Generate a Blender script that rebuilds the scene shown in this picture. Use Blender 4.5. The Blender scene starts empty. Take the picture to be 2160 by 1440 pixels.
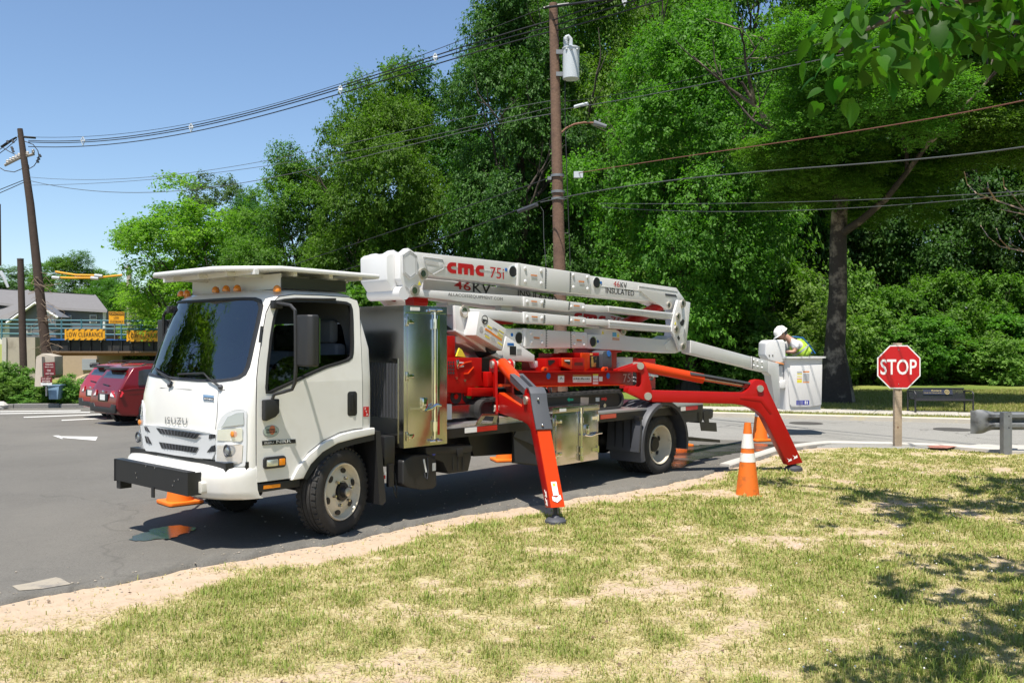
import bpy, bmesh, math, random
import numpy as np
from mathutils import Vector, Matrix
from mathutils.geometry import tessellate_polygon

SC = bpy.context.scene
COL = SC.collection
R = math.radians
random.seed(7)

# ------------------------------------------------------------------ camera
FPX, CX, CY, HC = 1925.0, 1080.0, 722.0, 1.81      # focal length in photo pixels, principal point, eye height
cam_d = bpy.data.cameras.new('camera')
cam = bpy.data.objects.new('camera', cam_d)
COL.objects.link(cam)
cam.location = (0, 0, HC)
cam.rotation_euler = (R(90), 0, 0)
cam_d.sensor_width = 36
cam_d.lens = 36 * FPX / 2160
cam_d.shift_y = (CY - 720) / 2160
cam_d.clip_start = 0.05
cam_d.clip_end = 3000
SC.camera = cam

# ------------------------------------------------------------------ sky and sun
TOSUN = Vector((-0.10, -0.30, 0.80)).normalized()
SUN_EL = math.asin(TOSUN.z)
SUN_AZ = math.atan2(TOSUN.x, TOSUN.y)
w = bpy.data.worlds.new('World')
SC.world = w
w.use_nodes = True
nt = w.node_tree
bg = nt.nodes['Background']
sky = nt.nodes.new('ShaderNodeTexSky')
sky.sky_type = 'NISHITA'
sky.sun_disc = False
sky.sun_elevation = SUN_EL
sky.sun_rotation = SUN_AZ
sky.altitude = 20
sky.air_density = 1.0
sky.dust_density = 0.35
sky.ozone_density = 4.0
nt.links.new(sky.outputs[0], bg.inputs[0])
bg.inputs[1].default_value = 0.095
sl = bpy.data.lights.new('sun', 'SUN')
sl.energy = 4.6
sl.angle = R(0.53)
sl.color = (1.0, 0.945, 0.86)
so = bpy.data.objects.new('sun', sl)
so.rotation_euler = TOSUN.to_track_quat('Z', 'Y').to_euler()
so.location = TOSUN * 60
COL.objects.link(so)
SC.view_settings.view_transform = 'Standard'
SC.view_settings.look = 'None'
SC.view_settings.exposure = 0.78
SC.view_settings.gamma = 1.0
SC.cycles.use_denoising = True
SC.cycles.max_bounces = 8
SC.cycles.transparent_max_bounces = 12
SC.cycles.sample_clamp_indirect = 6

# ------------------------------------------------------------------ frames and pixel helpers
AX = Vector((.6765, .7365)); AX.normalize()           # truck axis (towards its rear), in plan
BX = Vector((-AX.y, AX.x))                            # towards its far side
O = Vector((-1.61, 8.58)) + BX * 1.0
YAW = math.atan2(AX.y, AX.x)

def smooth(t):
    t = min(1.0, max(0.0, t)); return t * t * (3 - 2 * t)
def HT(x, y):                                         # lie of the land: falls away to the back left
    return -0.45 * smooth((y - 13) / 13) * smooth((-x - 1) / 9)
def G(u, v, dz=0.0):                                  # pixel -> point on the ground
    z = dz
    for _ in range(30):
        d = FPX * (HC - z) / (v - CY)
        x = (u - CX) / FPX * d
        z = 0.5 * z + 0.5 * (HT(x, d) + dz)
    return Vector((x, d, z))
def D(u, v, d):                                       # pixel at known distance
    return Vector(((u - CX) / FPX * d, d, HC - (v - CY) / FPX * d))
def T(u, v, y):                                       # pixel on the truck's lengthwise plane y -> truck x, z
    k = (u - CX) / FPX
    t = (y + O.dot(BX)) / (k * BX.x + BX.y)
    p = Vector((k * t, t)) - O
    return (p.dot(AX), HC - (v - CY) / FPX * t)
def TX(u, v, x):                                      # pixel on the truck's crosswise plane x -> truck y, z
    k = (u - CX) / FPX
    t = (x + O.dot(AX)) / (k * AX.x + AX.y)
    p = Vector((k * t, t)) - O
    return (p.dot(BX), HC - (v - CY) / FPX * t)
def T3(u, v, y):
    x, z = T(u, v, y); return Vector((x, y, z))
def TW(x, y, z):                                      # truck -> world
    p = O + AX * x + BX * y
    return Vector((p.x, p.y, z))
def WT(p):                                            # world -> truck
    q = Vector((p[0], p[1])) - O
    return Vector((q.dot(AX), q.dot(BX), p[2] if len(p) > 2 else 0))

# ------------------------------------------------------------------ materials
MATS = {}
def srgb(r, g, b):
    f = lambda c: (c / 255 / 12.92) if c / 255 <= .04045 else ((c / 255 + .055) / 1.055) ** 2.4
    return (f(r), f(g), f(b))
def mat(name, col, rough=.5, metal=0.0, var=.06, scale=6.0, bump=0.0, bscale=40.0, spec=.5, coat=0.0, dirt=None, dscale=2.0, dlev=(.55, .75), rvar=.0, emit=None):
    """plain procedural surface: colour wandering a little with noise, optional patches of dirt, relief"""
    if name in MATS: return MATS[name]
    m = bpy.data.materials.new(name); m.use_nodes = True
    n, l = m.node_tree.nodes, m.node_tree.links
    p = n['Principled BSDF']
    p.inputs['Roughness'].default_value = rough
    p.inputs['Metallic'].default_value = metal
    p.inputs['Specular IOR Level'].default_value = spec
    p.inputs['Coat Weight'].default_value = coat
    p.inputs['Coat Roughness'].default_value = .08
    tc = n.new('ShaderNodeTexCoord')
    nz = n.new('ShaderNodeTexNoise'); nz.inputs['Scale'].default_value = scale; nz.inputs['Detail'].default_value = 6
    l.new(tc.outputs['Object'], nz.inputs['Vector'])
    mx = n.new('ShaderNodeMix'); mx.data_type = 'RGBA'
    c = Vector(col)
    mx.inputs[6].default_value = (*[max(0, v * (1 - var)) for v in c], 1)
    mx.inputs[7].default_value = (*[v * (1 + var) for v in c], 1)
    l.new(nz.outputs['Fac'], mx.inputs[0])
    out = mx.outputs[2]
    if dirt:
        n2 = n.new('ShaderNodeTexNoise'); n2.inputs['Scale'].default_value = dscale; n2.inputs['Detail'].default_value = 8
        n2.inputs['Roughness'].default_value = .65
        l.new(tc.outputs['Object'], n2.inputs['Vector'])
        rp = n.new('ShaderNodeMapRange'); rp.inputs[1].default_value = dlev[0]; rp.inputs[2].default_value = dlev[1]
        l.new(n2.outputs['Fac'], rp.inputs[0])
        m2 = n.new('ShaderNodeMix'); m2.data_type = 'RGBA'
        m2.inputs[7].default_value = (*dirt, 1)
        l.new(rp.outputs[0], m2.inputs[0]); l.new(out, m2.inputs[6]); out = m2.outputs[2]
    l.new(out, p.inputs['Base Color'])
    if rvar:
        rr = n.new('ShaderNodeMapRange'); rr.inputs[3].default_value = max(.02, rough - rvar); rr.inputs[4].default_value = rough + rvar
        l.new(nz.outputs['Fac'], rr.inputs[0]); l.new(rr.outputs[0], p.inputs['Roughness'])
    if bump:
        n3 = n.new('ShaderNodeTexNoise'); n3.inputs['Scale'].default_value = bscale; n3.inputs['Detail'].default_value = 5
        l.new(tc.outputs['Object'], n3.inputs['Vector'])
        b = n.new('ShaderNodeBump'); b.inputs['Strength'].default_value = bump; b.inputs['Distance'].default_value = .02
        l.new(n3.outputs['Fac'], b.inputs['Height']); l.new(b.outputs[0], p.inputs['Normal'])
    if emit:
        p.inputs['Emission Color'].default_value = (*emit[0], 1); p.inputs['Emission Strength'].default_value = emit[1]
    MATS[name] = m
    return m
def glass(name, tint=(.75, .85, .85), alpha=.75, rough=.02, ior=1.7):
    """thin pane: mirror-like Fresnel reflection over tinted see-through"""
    if name in MATS: return MATS[name]
    m = bpy.data.materials.new(name); m.use_nodes = True
    n, l = m.node_tree.nodes, m.node_tree.links
    n.remove(n['Principled BSDF'])
    tr = n.new('ShaderNodeBsdfTransparent'); tr.inputs[0].default_value = (*[t * alpha for t in tint], 1)
    gl = n.new('ShaderNodeBsdfGlossy'); gl.inputs['Roughness'].default_value = rough
    fr = n.new('ShaderNodeFresnel'); fr.inputs[0].default_value = ior
    ms = n.new('ShaderNodeMixShader')
    l.new(fr.outputs[0], ms.inputs[0]); l.new(tr.outputs[0], ms.inputs[1]); l.new(gl.outputs[0], ms.inputs[2])
    l.new(ms.outputs[0], n['Material Output'].inputs[0])
    MATS[name] = m
    return m
M_CAB = mat('cab_white_paint', (.70, .685, .65), .25, var=.02, coat=.5, dirt=(.63, .605, .55), dscale=2.5, dlev=(.5, .85))
M_WHITE = mat('lift_white_paint', (.66, .65, .635), .34, var=.03, scale=3, coat=.25, dirt=(.55, .50, .43), dscale=5, dlev=(.66, .9))
M_RED = mat('lift_red_paint', (.37, .0034, .0020), .40, var=.06, spec=.3, coat=.10, dirt=(.33, .004, .002), dscale=4, dlev=(.6, .85))
M_REDSUN = mat('sunlit_red_orange_paint', (.54, .040, .0018), .40, var=.04, spec=.3, coat=.10)  # same paint as the lift red, with sunlight put into the colour
M_BLACK = mat('black_paint', (.012, .012, .013), .42, var=.2, rvar=.08)
M_RUB = mat('black_rubber', (.022, .021, .020), .78, var=.2, bump=.15, bscale=60, dirt=(.05, .045, .04), dscale=7, dlev=(.5, .8))
M_PLA = mat('black_plastic', (.018, .018, .019), .5, var=.15, bump=.06, bscale=200)
M_DGREY = mat('dark_grey_plastic', (.055, .058, .068), .55, var=.08, bump=.03, bscale=120)
M_GUARD = mat('grey_guard_sheet', (.075, .078, .088), .5, var=.06)
M_STEEL = mat('brushed_stainless_sheet', (.56, .55, .53), .21, 1.0, var=.05, rvar=.05)
M_CHROME = mat('bright_chrome', (.75, .75, .74), .09, 1.0, var=.03)
M_ALU = mat('checkered_aluminium', (.62, .62, .61), .36, .85, var=.12, bump=.5, bscale=55)
M_GALV = mat('galvanised_steel', (.20, .21, .22), .58, .4, var=.2, scale=9, rvar=.1, dirt=(.11, .115, .12), dscale=5)
M_SILVER = mat('silver_plastic', (.62, .63, .64), .30, .25, var=.03)
M_TAN = mat('cream_wheel_paint', (.62, .56, .44), .35, var=.05, dirt=(.35, .29, .2), dscale=5, dlev=(.6, .8))
M_AMBER = mat('amber_lens', (.75, .23, .01), .12, var=.1, coat=.8)
M_REDLENS = mat('red_lens', (.45, .008, .006), .12, var=.1, coat=.8)
M_CLEAR = mat('clear_lamp_reflector', (.80, .80, .78), .14, .7, var=.15, scale=14)
M_INK = mat('black_ink', (.012, .012, .014), .5, var=.05)
M_INKRED = mat('red_ink', (.45, .008, .010), .45, var=.05)
M_INKWHITE = mat('white_ink', (.8, .8, .79), .5, var=.02)
M_STICK = mat('white_sticker', (.72, .72, .70), .4, var=.03)
M_STICKOR = mat('orange_sticker', (.72, .22, .02), .4, var=.03)
M_STICKYE = mat('yellow_sticker', (.72, .62, .05), .4, var=.03)
M_STICKGR = mat('grey_print', (.42, .42, .42), .5, var=.03)
M_STICKBL = mat('blue_sticker', (.02, .14, .45), .4, var=.03)
M_INT = mat('cab_interior_cloth', (.10, .105, .115), .85, var=.2)
M_BRONZE = mat('pin_steel', (.55, .51, .44), .45, .8, var=.1)
M_GLASS = glass('windshield_glass', (.66, .80, .82), 1.0, ior=2.6)
M_GLASSD = glass('tinted_glass', (.25, .30, .30), .45)

# ------------------------------------------------------------------ mesh builder
class MB:
    def __init__(s): s.v, s.f = [], []
    def add(s, vs, fs):
        b = len(s.v)
        s.v += [tuple(p) for p in vs]
        s.f += [tuple(b + i for i in f) for f in fs]
        return s
    def box(s, x0, x1, y0, y1, z0, z1):
        x0, x1 = min(x0, x1), max(x0, x1); y0, y1 = min(y0, y1), max(y0, y1); z0, z1 = min(z0, z1), max(z0, z1)
        return s.add([(x, y, z) for z in (z0, z1) for y in (y0, y1) for x in (x0, x1)],
                     [(0, 2, 3, 1), (4, 5, 7, 6), (0, 1, 5, 4), (2, 6, 7, 3), (0, 4, 6, 2), (1, 3, 7, 5)])
    def slab(s, pts, off):
        """closed outline of 3D points pushed along off into a solid"""
        n = len(pts); off = Vector(off)
        a = [Vector(p) for p in pts]
        fs = [tuple(range(n)), tuple(range(2 * n - 1, n - 1, -1))]
        fs += [(i, n + i, n + (i + 1) % n, (i + 1) % n) for i in range(n)]
        return s.add(a + [p + off for p in a], fs)
    def prism(s, poly, y0, y1):                        # (x, z) outline, extruded in y
        return s.slab([(x, y0, z) for x, z in poly], (0, y1 - y0, 0))
    def px(s, pts, y0, y1):                            # pixel outline seen on plane y0
        return s.prism([T(u, v, y0) for u, v in pts], y0, y1)
    def prismx(s, poly, x0, x1):                       # (y, z) outline, extruded in x
        return s.slab([(x0, y, z) for y, z in poly], (x1 - x0, 0, 0))
    def prismz(s, poly, z0, z1):
        return s.slab([(x, y, z0) for x, y in poly], (0, 0, z1 - z0))
    def cyl(s, p0, p1, r0, r1=None, n=16, caps=True):
        r1 = r0 if r1 is None else r1
        p0, p1 = Vector(p0), Vector(p1)
        d = (p1 - p0).normalized()
        a = d.orthogonal().normalized(); b = d.cross(a)
        ring = lambda p, r: [p + (a * math.cos(2 * math.pi * i / n) + b * math.sin(2 * math.pi * i / n)) * r for i in range(n)]
        fs = [(i, (i + 1) % n, n + (i + 1) % n, n + i) for i in range(n)]
        if caps: fs += [tuple(range(n - 1, -1, -1)), tuple(range(n, 2 * n))]
        return s.add(ring(p0, r0) + ring(p1, r1), fs)
    def tube(s, pts, r, n=8, r1=None):
        pts = [Vector(p) for p in pts]; m = len(pts); vs = []
        up = None
        for i, p in enumerate(pts):
            d = (pts[min(i + 1, m - 1)] - pts[max(i - 1, 0)]).normalized()
            if up is None: up = d.orthogonal().normalized()
            up = (up - d * up.dot(d)); up = up.normalized() if up.length > 1e-6 else d.orthogonal().normalized()
            b = d.cross(up)
            rr = r if r1 is None else r + (r1 - r) * i / max(1, m - 1)
            vs += [p + (up * math.cos(2 * math.pi * k / n) + b * math.sin(2 * math.pi * k / n)) * rr for k in range(n)]
        fs = [(i * n + k, i * n + (k + 1) % n, (i + 1) * n + (k + 1) % n, (i + 1) * n + k) for i in range(m - 1) for k in range(n)]
        fs += [tuple(range(n - 1, -1, -1)), tuple(range((m - 1) * n, m * n))]
        return s.add(vs, fs)
    def lathe(s, prof, c=(0, 0, 0), ax=(0, 0, 1), n=32, close=False):
        """profile of (radius, height) turned about ax through c"""
        c, d = Vector(c), Vector(ax).normalized()
        a = d.orthogonal().normalized(); b = d.cross(a); m = len(prof)
        vs = [c + d * h + (a * math.cos(2 * math.pi * k / n) + b * math.sin(2 * math.pi * k / n)) * max(r, 1e-4) for r, h in prof for k in range(n)]
        fs = [(i * n + k, i * n + (k + 1) % n, (i + 1) * n + (k + 1) % n, (i + 1) * n + k) for i in range(m - 1) for k in range(n)]
        if close: fs += [((m - 1) * n + k, (m - 1) * n + (k + 1) % n, (k + 1) % n, k) for k in range(n)]
        else: fs += [tuple(range(n - 1, -1, -1)), tuple(range((m - 1) * n, m * n))]
        return s.add(vs, fs)
    def ring(s, prof, c, ax, n=32): return s.lathe(prof, c, ax, n, True)
    def sphere(s, c, r, n=16, m=10, sc=(1, 1, 1)):
        vs = []
        for i in range(m + 1):
            t = math.pi * i / m
            for k in range(n):
                p = 2 * math.pi * k / n
                vs.append((c[0] + r * sc[0] * math.sin(t) * math.cos(p), c[1] + r * sc[1] * math.sin(t) * math.sin(p), c[2] + r * sc[2] * math.cos(t)))
        return s.add(vs, [(i * n + k, (i + 1) * n + k, (i + 1) * n + (k + 1) % n, i * n + (k + 1) % n) for i in range(m) for k in range(n)])
    def grid(s, fn, nu, nv):
        vs = [fn(i / nu, j / nv) for j in range(nv + 1) for i in range(nu + 1)]
        return s.add(vs, [(j * (nu + 1) + i, j * (nu + 1) + i + 1, (j + 1) * (nu + 1) + i + 1, (j + 1) * (nu + 1) + i) for j in range(nv) for i in range(nu)])
    def mapv(s, fn): s.v = [tuple(fn(Vector(p))) for p in s.v]; return s
    def build(s, name, m, parent=None, bevel=0.0, seg=2, smooth_=None, flat=False, off=None, cuts=None, sheet=False):
        bm = bmesh.new()
        o_ = off if off is not None else (parent.get('_off', (0, 0, 0)) if parent is not None else (0, 0, 0))
        vv = [bm.verts.new((p[0] - o_[0], p[1] - o_[1], p[2] - o_[2])) for p in s.v]
        for f in s.f:
            try: bm.faces.new([vv[i] for i in f])
            except ValueError: pass
        bmesh.ops.remove_doubles(bm, verts=bm.verts, dist=1e-5)
        if not sheet: bmesh.ops.recalc_face_normals(bm, faces=bm.faces)
        if cuts: cuts(bm)
        if bevel:
            es = [e for e in bm.edges if len(e.link_faces) == 2 and e.calc_face_angle(0) > R(28)]
            bmesh.ops.bevel(bm, geom=es, offset=bevel, segments=seg, profile=.6, affect='EDGES', clamp_overlap=True)
        me = bpy.data.meshes.new(name)
        bm.to_mesh(me); bm.free()
        if not flat:
            me.shade_smooth(); me.set_sharp_from_angle(angle=R(smooth_ if smooth_ else 34))
        if m is not None: me.materials.append(m)
        return link(name, me, parent)
def link(name, me, parent=None):
    o = bpy.data.objects.new(name, me)
    COL.objects.link(o)
    if parent is not None:
        o.parent = parent
        o['_off'] = parent.get('_off', (0, 0, 0))
    return o
def thing(name, label, cat, loc=(0, 0, 0), rz=0.0, group=None, off=None):
    o = bpy.data.objects.new(name, None); COL.objects.link(o)
    o.location = loc; o.rotation_euler = (0, 0, rz)
    o.empty_display_size = .2
    return tag(o, label, cat, group, off)
def tag(o, label, cat, group=None, off=None):
    o['label'] = label; o['category'] = cat
    if group: o['group'] = group
    if off is not None: o['_off'] = off
    return o
def kind(o, k): o['kind'] = k; return o
def text_mesh(body, bold=0.0, spacing=1.0):
    """built-in lettering as flat faces, fitted to the unit square"""
    cu = bpy.data.curves.new('lettering', 'FONT')
    cu.body = body; cu.size = 1; cu.offset = bold; cu.space_character = spacing; cu.resolution_u = 3
    o = bpy.data.objects.new('lettering', cu); COL.objects.link(o)
    bpy.context.view_layer.update()
    me = bpy.data.meshes.new_from_object(o.evaluated_get(bpy.context.evaluated_depsgraph_get()))
    bpy.data.objects.remove(o); bpy.data.curves.remove(cu)
    vs = np.array([v.co[:] for v in me.vertices])
    fs = [tuple(p.vertices) for p in me.polygons]
    bpy.data.meshes.remove(me)
    lo, hi = vs.min(0), vs.max(0)
    vs = (vs - lo) / np.maximum(hi - lo, 1e-6)
    return vs[:, :2], fs
def lettering(body, quad, m, parent, lift=(0, 0, 0), bold=0.0, spacing=1.0, name='lettering', off=None):
    """text laid on the four 3D corners TL, TR, BR, BL"""
    vs, fs = text_mesh(body, bold, spacing)
    a, b, c, d = [Vector(q) for q in quad]; lf = Vector(lift)
    mb = MB()
    mb.add([(a * (1 - x) + b * x) * y + (d * (1 - x) + c * x) * (1 - y) + lf for x, y in vs], fs)
    return mb.build(name, m, parent, flat=True, sheet=True, off=off)
def boolean(ob, cutters, op='DIFFERENCE'):
    for c in cutters:
        md = ob.modifiers.new('cut', 'BOOLEAN'); md.object = c; md.operation = op; md.solver = 'EXACT'
        try: md.material_mode = 'TRANSFER'
        except Exception: pass
    bpy.context.view_layer.update()
    me = bpy.data.meshes.new_from_object(ob.evaluated_get(bpy.context.evaluated_depsgraph_get()))
    ob.modifiers.clear()
    old = ob.data; ob.data = me; bpy.data.meshes.remove(old)
    for c in cutters:
        d = c.data; bpy.data.objects.remove(c); bpy.data.meshes.remove(d)
    me.shade_smooth(); me.set_sharp_from_angle(angle=R(32))
    return ob
def copy_tree(o, parent=None):
    c = o.copy(); COL.objects.link(c); c.parent = parent
    for ch in list(o.children): copy_tree(ch, c)
    return c
def rrect(cx, cy, w, h, r, n=5):
    """rounded rectangle outline, counter-clockwise"""
    out = []
    for sx, sy, a0 in ((1, 1, 0), (-1, 1, 90), (-1, -1, 180), (1, -1, 270)):
        for i in range(n + 1):
            a = R(a0 + 90 * i / n)
            out.append((cx + sx * (w / 2 - r) + r * math.cos(a), cy + sy * (h / 2 - r) + r * math.sin(a)))
    return out
# ================================================================== SETTING
rng = np.random.default_rng(11)
def vnoise(x, y, s, seed):
    """smooth 2D value noise, 0..1"""
    r = np.random.default_rng(seed).random((256, 256))
    x = np.asarray(x) / s + 57.3; y = np.asarray(y) / s + 91.7
    xi, yi = np.floor(x).astype(int), np.floor(y).astype(int)
    fx, fy = x - xi, y - yi
    fx = fx * fx * (3 - 2 * fx); fy = fy * fy * (3 - 2 * fy)
    a = r[xi % 256, yi % 256]; b = r[(xi + 1) % 256, yi % 256]; c = r[xi % 256, (yi + 1) % 256]; d = r[(xi + 1) % 256, (yi + 1) % 256]
    return (a * (1 - fx) + b * fx) * (1 - fy) + (c * (1 - fx) + d * fx) * fy
def sheet(name, nodes_mat, pts, quads, attrs=None):
    me = bpy.data.meshes.new(name)
    me.from_pydata([tuple(p) for p in pts], [], quads)
    me.shade_smooth()
    if nodes_mat: me.materials.append(nodes_mat)
    for k, a in (attrs or {}).items():
        at = me.attributes.new(k, 'FLOAT', 'POINT'); at.data.foreach_set('value', np.asarray(a, dtype=np.float32))
    return kind(link(name, me), 'structure')
def gridq(nx, ny):
    return [(j * nx + i, j * nx + i + 1, (j + 1) * nx + i + 1, (j + 1) * nx + i) for j in range(ny - 1) for i in range(nx - 1)]
def nodes_of(name):
    m = bpy.data.materials.new(name); m.use_nodes = True
    return m, m.node_tree.nodes, m.node_tree.links, m.node_tree.nodes['Principled BSDF']
def N(n, typ, **kw):
    x = n.new(typ)
    for k, v in kw.items():
        if k in x.inputs: x.inputs[k].default_value = v
        else: setattr(x, k, v)
    return x
def noise(n, l, vec, scale, detail=6, rough=.6):
    x = n.new('ShaderNodeTexNoise'); x.inputs['Scale'].default_value = scale; x.inputs['Detail'].default_value = detail; x.inputs['Roughness'].default_value = rough
    l.new(vec, x.inputs['Vector']); return x.outputs['Fac']
def ramp(n, l, fac, a, b, lo=0., hi=1.):
    x = n.new('ShaderNodeMapRange'); x.inputs[1].default_value = a; x.inputs[2].default_value = b; x.inputs[3].default_value = lo; x.inputs[4].default_value = hi
    x.clamp = True; l.new(fac, x.inputs[0]); return x.outputs[0]
def mix(n, l, fac, a, b, mode='MIX'):
    x = n.new('ShaderNodeMix'); x.data_type = 'RGBA'; x.blend_type = mode
    for s, v in ((0, fac), (6, a), (7, b)):
        if isinstance(v, (int, float)): x.inputs[s].default_value = v
        elif isinstance(v, tuple): x.inputs[s].default_value = (*v, 1)
        else: l.new(v, x.inputs[s])
    return x.outputs[2]
def bumpn(n, l, h, strength, dist, p):
    b = n.new('ShaderNodeBump'); b.inputs['Strength'].default_value = strength; b.inputs['Distance'].default_value = dist
    l.new(h, b.inputs['Height']); l.new(b.outputs[0], p.inputs['Normal'])

def asphalt(name, base, contrast, dust, crack=.0):
    m, n, l, p = nodes_of(name)
    v = n.new('ShaderNodeNewGeometry').outputs['Position']
    fine = noise(n, l, v, 260, 2, .7); mid = noise(n, l, v, 28, 5); big = noise(n, l, v, .55, 5, .6); huge = noise(n, l, v, .13, 4)
    c = mix(n, l, ramp(n, l, big, .32, .68), tuple(b * (1 - contrast) for b in base), tuple(b * (1 + contrast) for b in base))
    c = mix(n, l, ramp(n, l, huge, .48, .75), c, dust)
    c = mix(n, l, ramp(n, l, noise(n, l, v, 3.2, 6, .7), .56, .74, 0, .45), c, tuple(b * .62 for b in base))
    c = mix(n, l, ramp(n, l, noise(n, l, v, 5.5, 6, .75), .55, .72, 0, .5), c, dust)
    c = mix(n, l, ramp(n, l, fine, .35, .7, 0, .55), c, tuple(b * 1.9 for b in base))
    c = mix(n, l, ramp(n, l, fine, .30, .42, .5, 0), c, tuple(b * .35 for b in base))
    c = mix(n, l, ramp(n, l, mid, .58, .72, 0, .4), c, dust)
    gr2 = noise(n, l, v, 75, 3, .6)
    c = mix(n, l, ramp(n, l, gr2, .55, .70, 0, .55), c, tuple(b * 1.75 for b in base))
    c = mix(n, l, ramp(n, l, gr2, .32, .45, .55, 0), c, tuple(b * .5 for b in base))
    if crack:
        vo = n.new('ShaderNodeTexVoronoi'); vo.feature = 'DISTANCE_TO_EDGE'; vo.inputs['Scale'].default_value = .22
        wv = n.new('ShaderNodeVectorMath'); wv.operation = 'ADD'
        nn = n.new('ShaderNodeTexNoise'); nn.inputs['Scale'].default_value = 1.4; l.new(v, nn.inputs['Vector'])
        l.new(v, wv.inputs[0]); l.new(nn.outputs['Color'], wv.inputs[1]); l.new(wv.outputs[0], vo.inputs['Vector'])
        c = mix(n, l, ramp(n, l, vo.outputs['Distance'], .0, .007, crack, 0), c, tuple(b * .3 for b in base))
    l.new(c, p.inputs['Base Color'])
    p.inputs['Roughness'].default_value = .82; p.inputs['Specular IOR Level'].default_value = .35
    bumpn(n, l, fine, .55, .006, p)
    return m
M_LOT = asphalt('lot_asphalt', (.106, .100, .088), .18, (.172, .160, .136), .25)
M_ROAD = asphalt('road_asphalt', (.20, .195, .18), .12, (.275, .265, .24), .6)
M_CONC = mat('pale_concrete', (.44, .42, .38), .8, var=.10, scale=3, bump=.25, bscale=90, dirt=(.40, .37, .32), dscale=3)
M_OLDCONC = mat('weathered_concrete', (.36, .32, .26), .85, var=.16, scale=2, bump=.3, bscale=30, dirt=(.22, .19, .15), dscale=1.2)
M_GRAN = mat('granite_kerb_stone', (.20, .19, .18), .8, var=.35, scale=30, bump=.5, bscale=25)
M_LINE = mat('road_paint', (.62, .61, .58), .7, var=.12, scale=12, dirt=(.30, .29, .28), dscale=9, dlev=(.55, .7))

def lawnmat(name, dirt, thatch, green, gdark):
    m, n, l, p = nodes_of(name)
    v = n.new('ShaderNodeNewGeometry').outputs['Position']
    at = n.new('ShaderNodeAttribute'); at.attribute_name = 'green'
    fine = noise(n, l, v, 150, 4, .75); f2 = noise(n, l, v, 45, 5, .7); mid = noise(n, l, v, 6, 5, .6)
    ad = n.new('ShaderNodeMath'); ad.operation = 'ADD'
    l.new(at.outputs['Fac'], ad.inputs[0]); l.new(ramp(n, l, f2, .2, .8, -.30, .30), ad.inputs[1])
    ad2 = n.new('ShaderNodeMath'); ad2.operation = 'ADD'; l.new(ad.outputs[0], ad2.inputs[0]); l.new(ramp(n, l, noise(n, l, v, 14, 4, .7), .2, .8, -.22, .22), ad2.inputs[1])
    g = ad2.outputs[0]
    d = mix(n, l, ramp(n, l, mid, .3, .7), tuple(x * .90 for x in dirt), tuple(x * 1.06 for x in dirt))
    d = mix(n, l, ramp(n, l, fine, .58, .75, 0, .5), d, tuple(x * .45 for x in dirt))
    c = mix(n, l, ramp(n, l, g, .22, .42), d, thatch)
    gg = mix(n, l, ramp(n, l, fine, .3, .7), gdark, green)
    c = mix(n, l, ramp(n, l, g, .42, .85, 0, .85), c, gg)
    l.new(c, p.inputs['Base Color']); p.inputs['Roughness'].default_value = .95; p.inputs['Specular IOR Level'].default_value = .1
    bumpn(n, l, f2, .6, .02, p)
    return m
M_LAWN = lawnmat('dry_lawn', (.46, .355, .26), (.45, .39, .215), (.33, .32, .13), (.22, .235, .08))
M_PARK = lawnmat('park_lawn', (.30, .26, .12), (.24, .25, .07), (.13, .19, .035), (.07, .12, .02))

# ground to the horizon
gx = np.unique(np.concatenate([np.linspace(-700, -60, 9), np.linspace(-60, 60, 61), np.linspace(60, 700, 9)]))
gy = np.unique(np.concatenate([np.linspace(-300, -20, 6), np.linspace(-20, 80, 51), np.linspace(80, 1500, 9)]))
pts = [(x, y, HT(x, y) - .10) for y in gy for x in gx]
sheet('ground', M_PARK, pts, gridq(len(gx), len(gy)), {'green': [.55] * len(pts)})

# edge between lawn and asphalt, traced on the ground
EDGEPX = [(0, 1263), (161, 1237), (278, 1216), (435, 1188), (544, 1168), (700, 1142), (819, 1117), (902, 1094), (1043, 1071.6), (1142, 1061),
          (1210, 1047), (1335, 1030), (1461, 1005), (1540, 984), (1585, 972), (1651, 950), (1720, 940.5), (1754, 937)]
EDGE = [(-40, -14.0), (-14, .2)] + [tuple(G(u, v)[:2]) for u, v in EDGEPX] + [(6.7, 16.05), (7.5, 15.75), (8.3, 15.05), (14, 14.6), (60, 10)]
EX, EY = np.array([e[0] for e in EDGE]), np.array([e[1] for e in EDGE])
def edge_y(x): return np.interp(x, EX, EY)
def wob(x): return .04 * np.sin(x * 2.3) + .045 * np.sin(x * 9.1) + .025 * np.sin(x * 23.7 + 1) + .02 * np.sin(x * 61 + 2)
def lawn_z(x, y):
    e = np.clip((edge_y(x) - y) / 1.2, 0, 1)
    b = .035 * (vnoise(x, y, 1.7, 1) - .5) + .02 * (vnoise(x, y, .5, 2) - .5) + .012 * (vnoise(x, y, .17, 3) - .5)
    return -.028 + (b + .03) * e
def green_at(x, y):
    dist = edge_y(x) - y
    g = .30 * vnoise(x, y, .9, 5) + .42 * vnoise(x, y, .26, 6) + .28 * vnoise(x, y, .11, 7)
    far = np.clip((x + 1.0) / 6.0, 0, 1)
    bare = np.clip((dist + .6 * vnoise(x, y, .6, 8) - .82 + .78 * far) / .6, 0, 1)
    lush = np.clip((x - .6) / 2.2, 0, 1) * np.clip((8.5 - y) / 3.5, 0, 1)
    return (g - .5) * 1.25 + (-.06 + .56 * bare + .20 * lush)
lx = np.unique(np.concatenate([np.linspace(-40, -7, 12), np.arange(-7, 10, .1), np.linspace(10, 60, 20)]))
ls = np.concatenate([np.linspace(0, .25, 6)[:-1], np.linspace(.25, 1, 150)])
pts, gr = [], []
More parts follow.
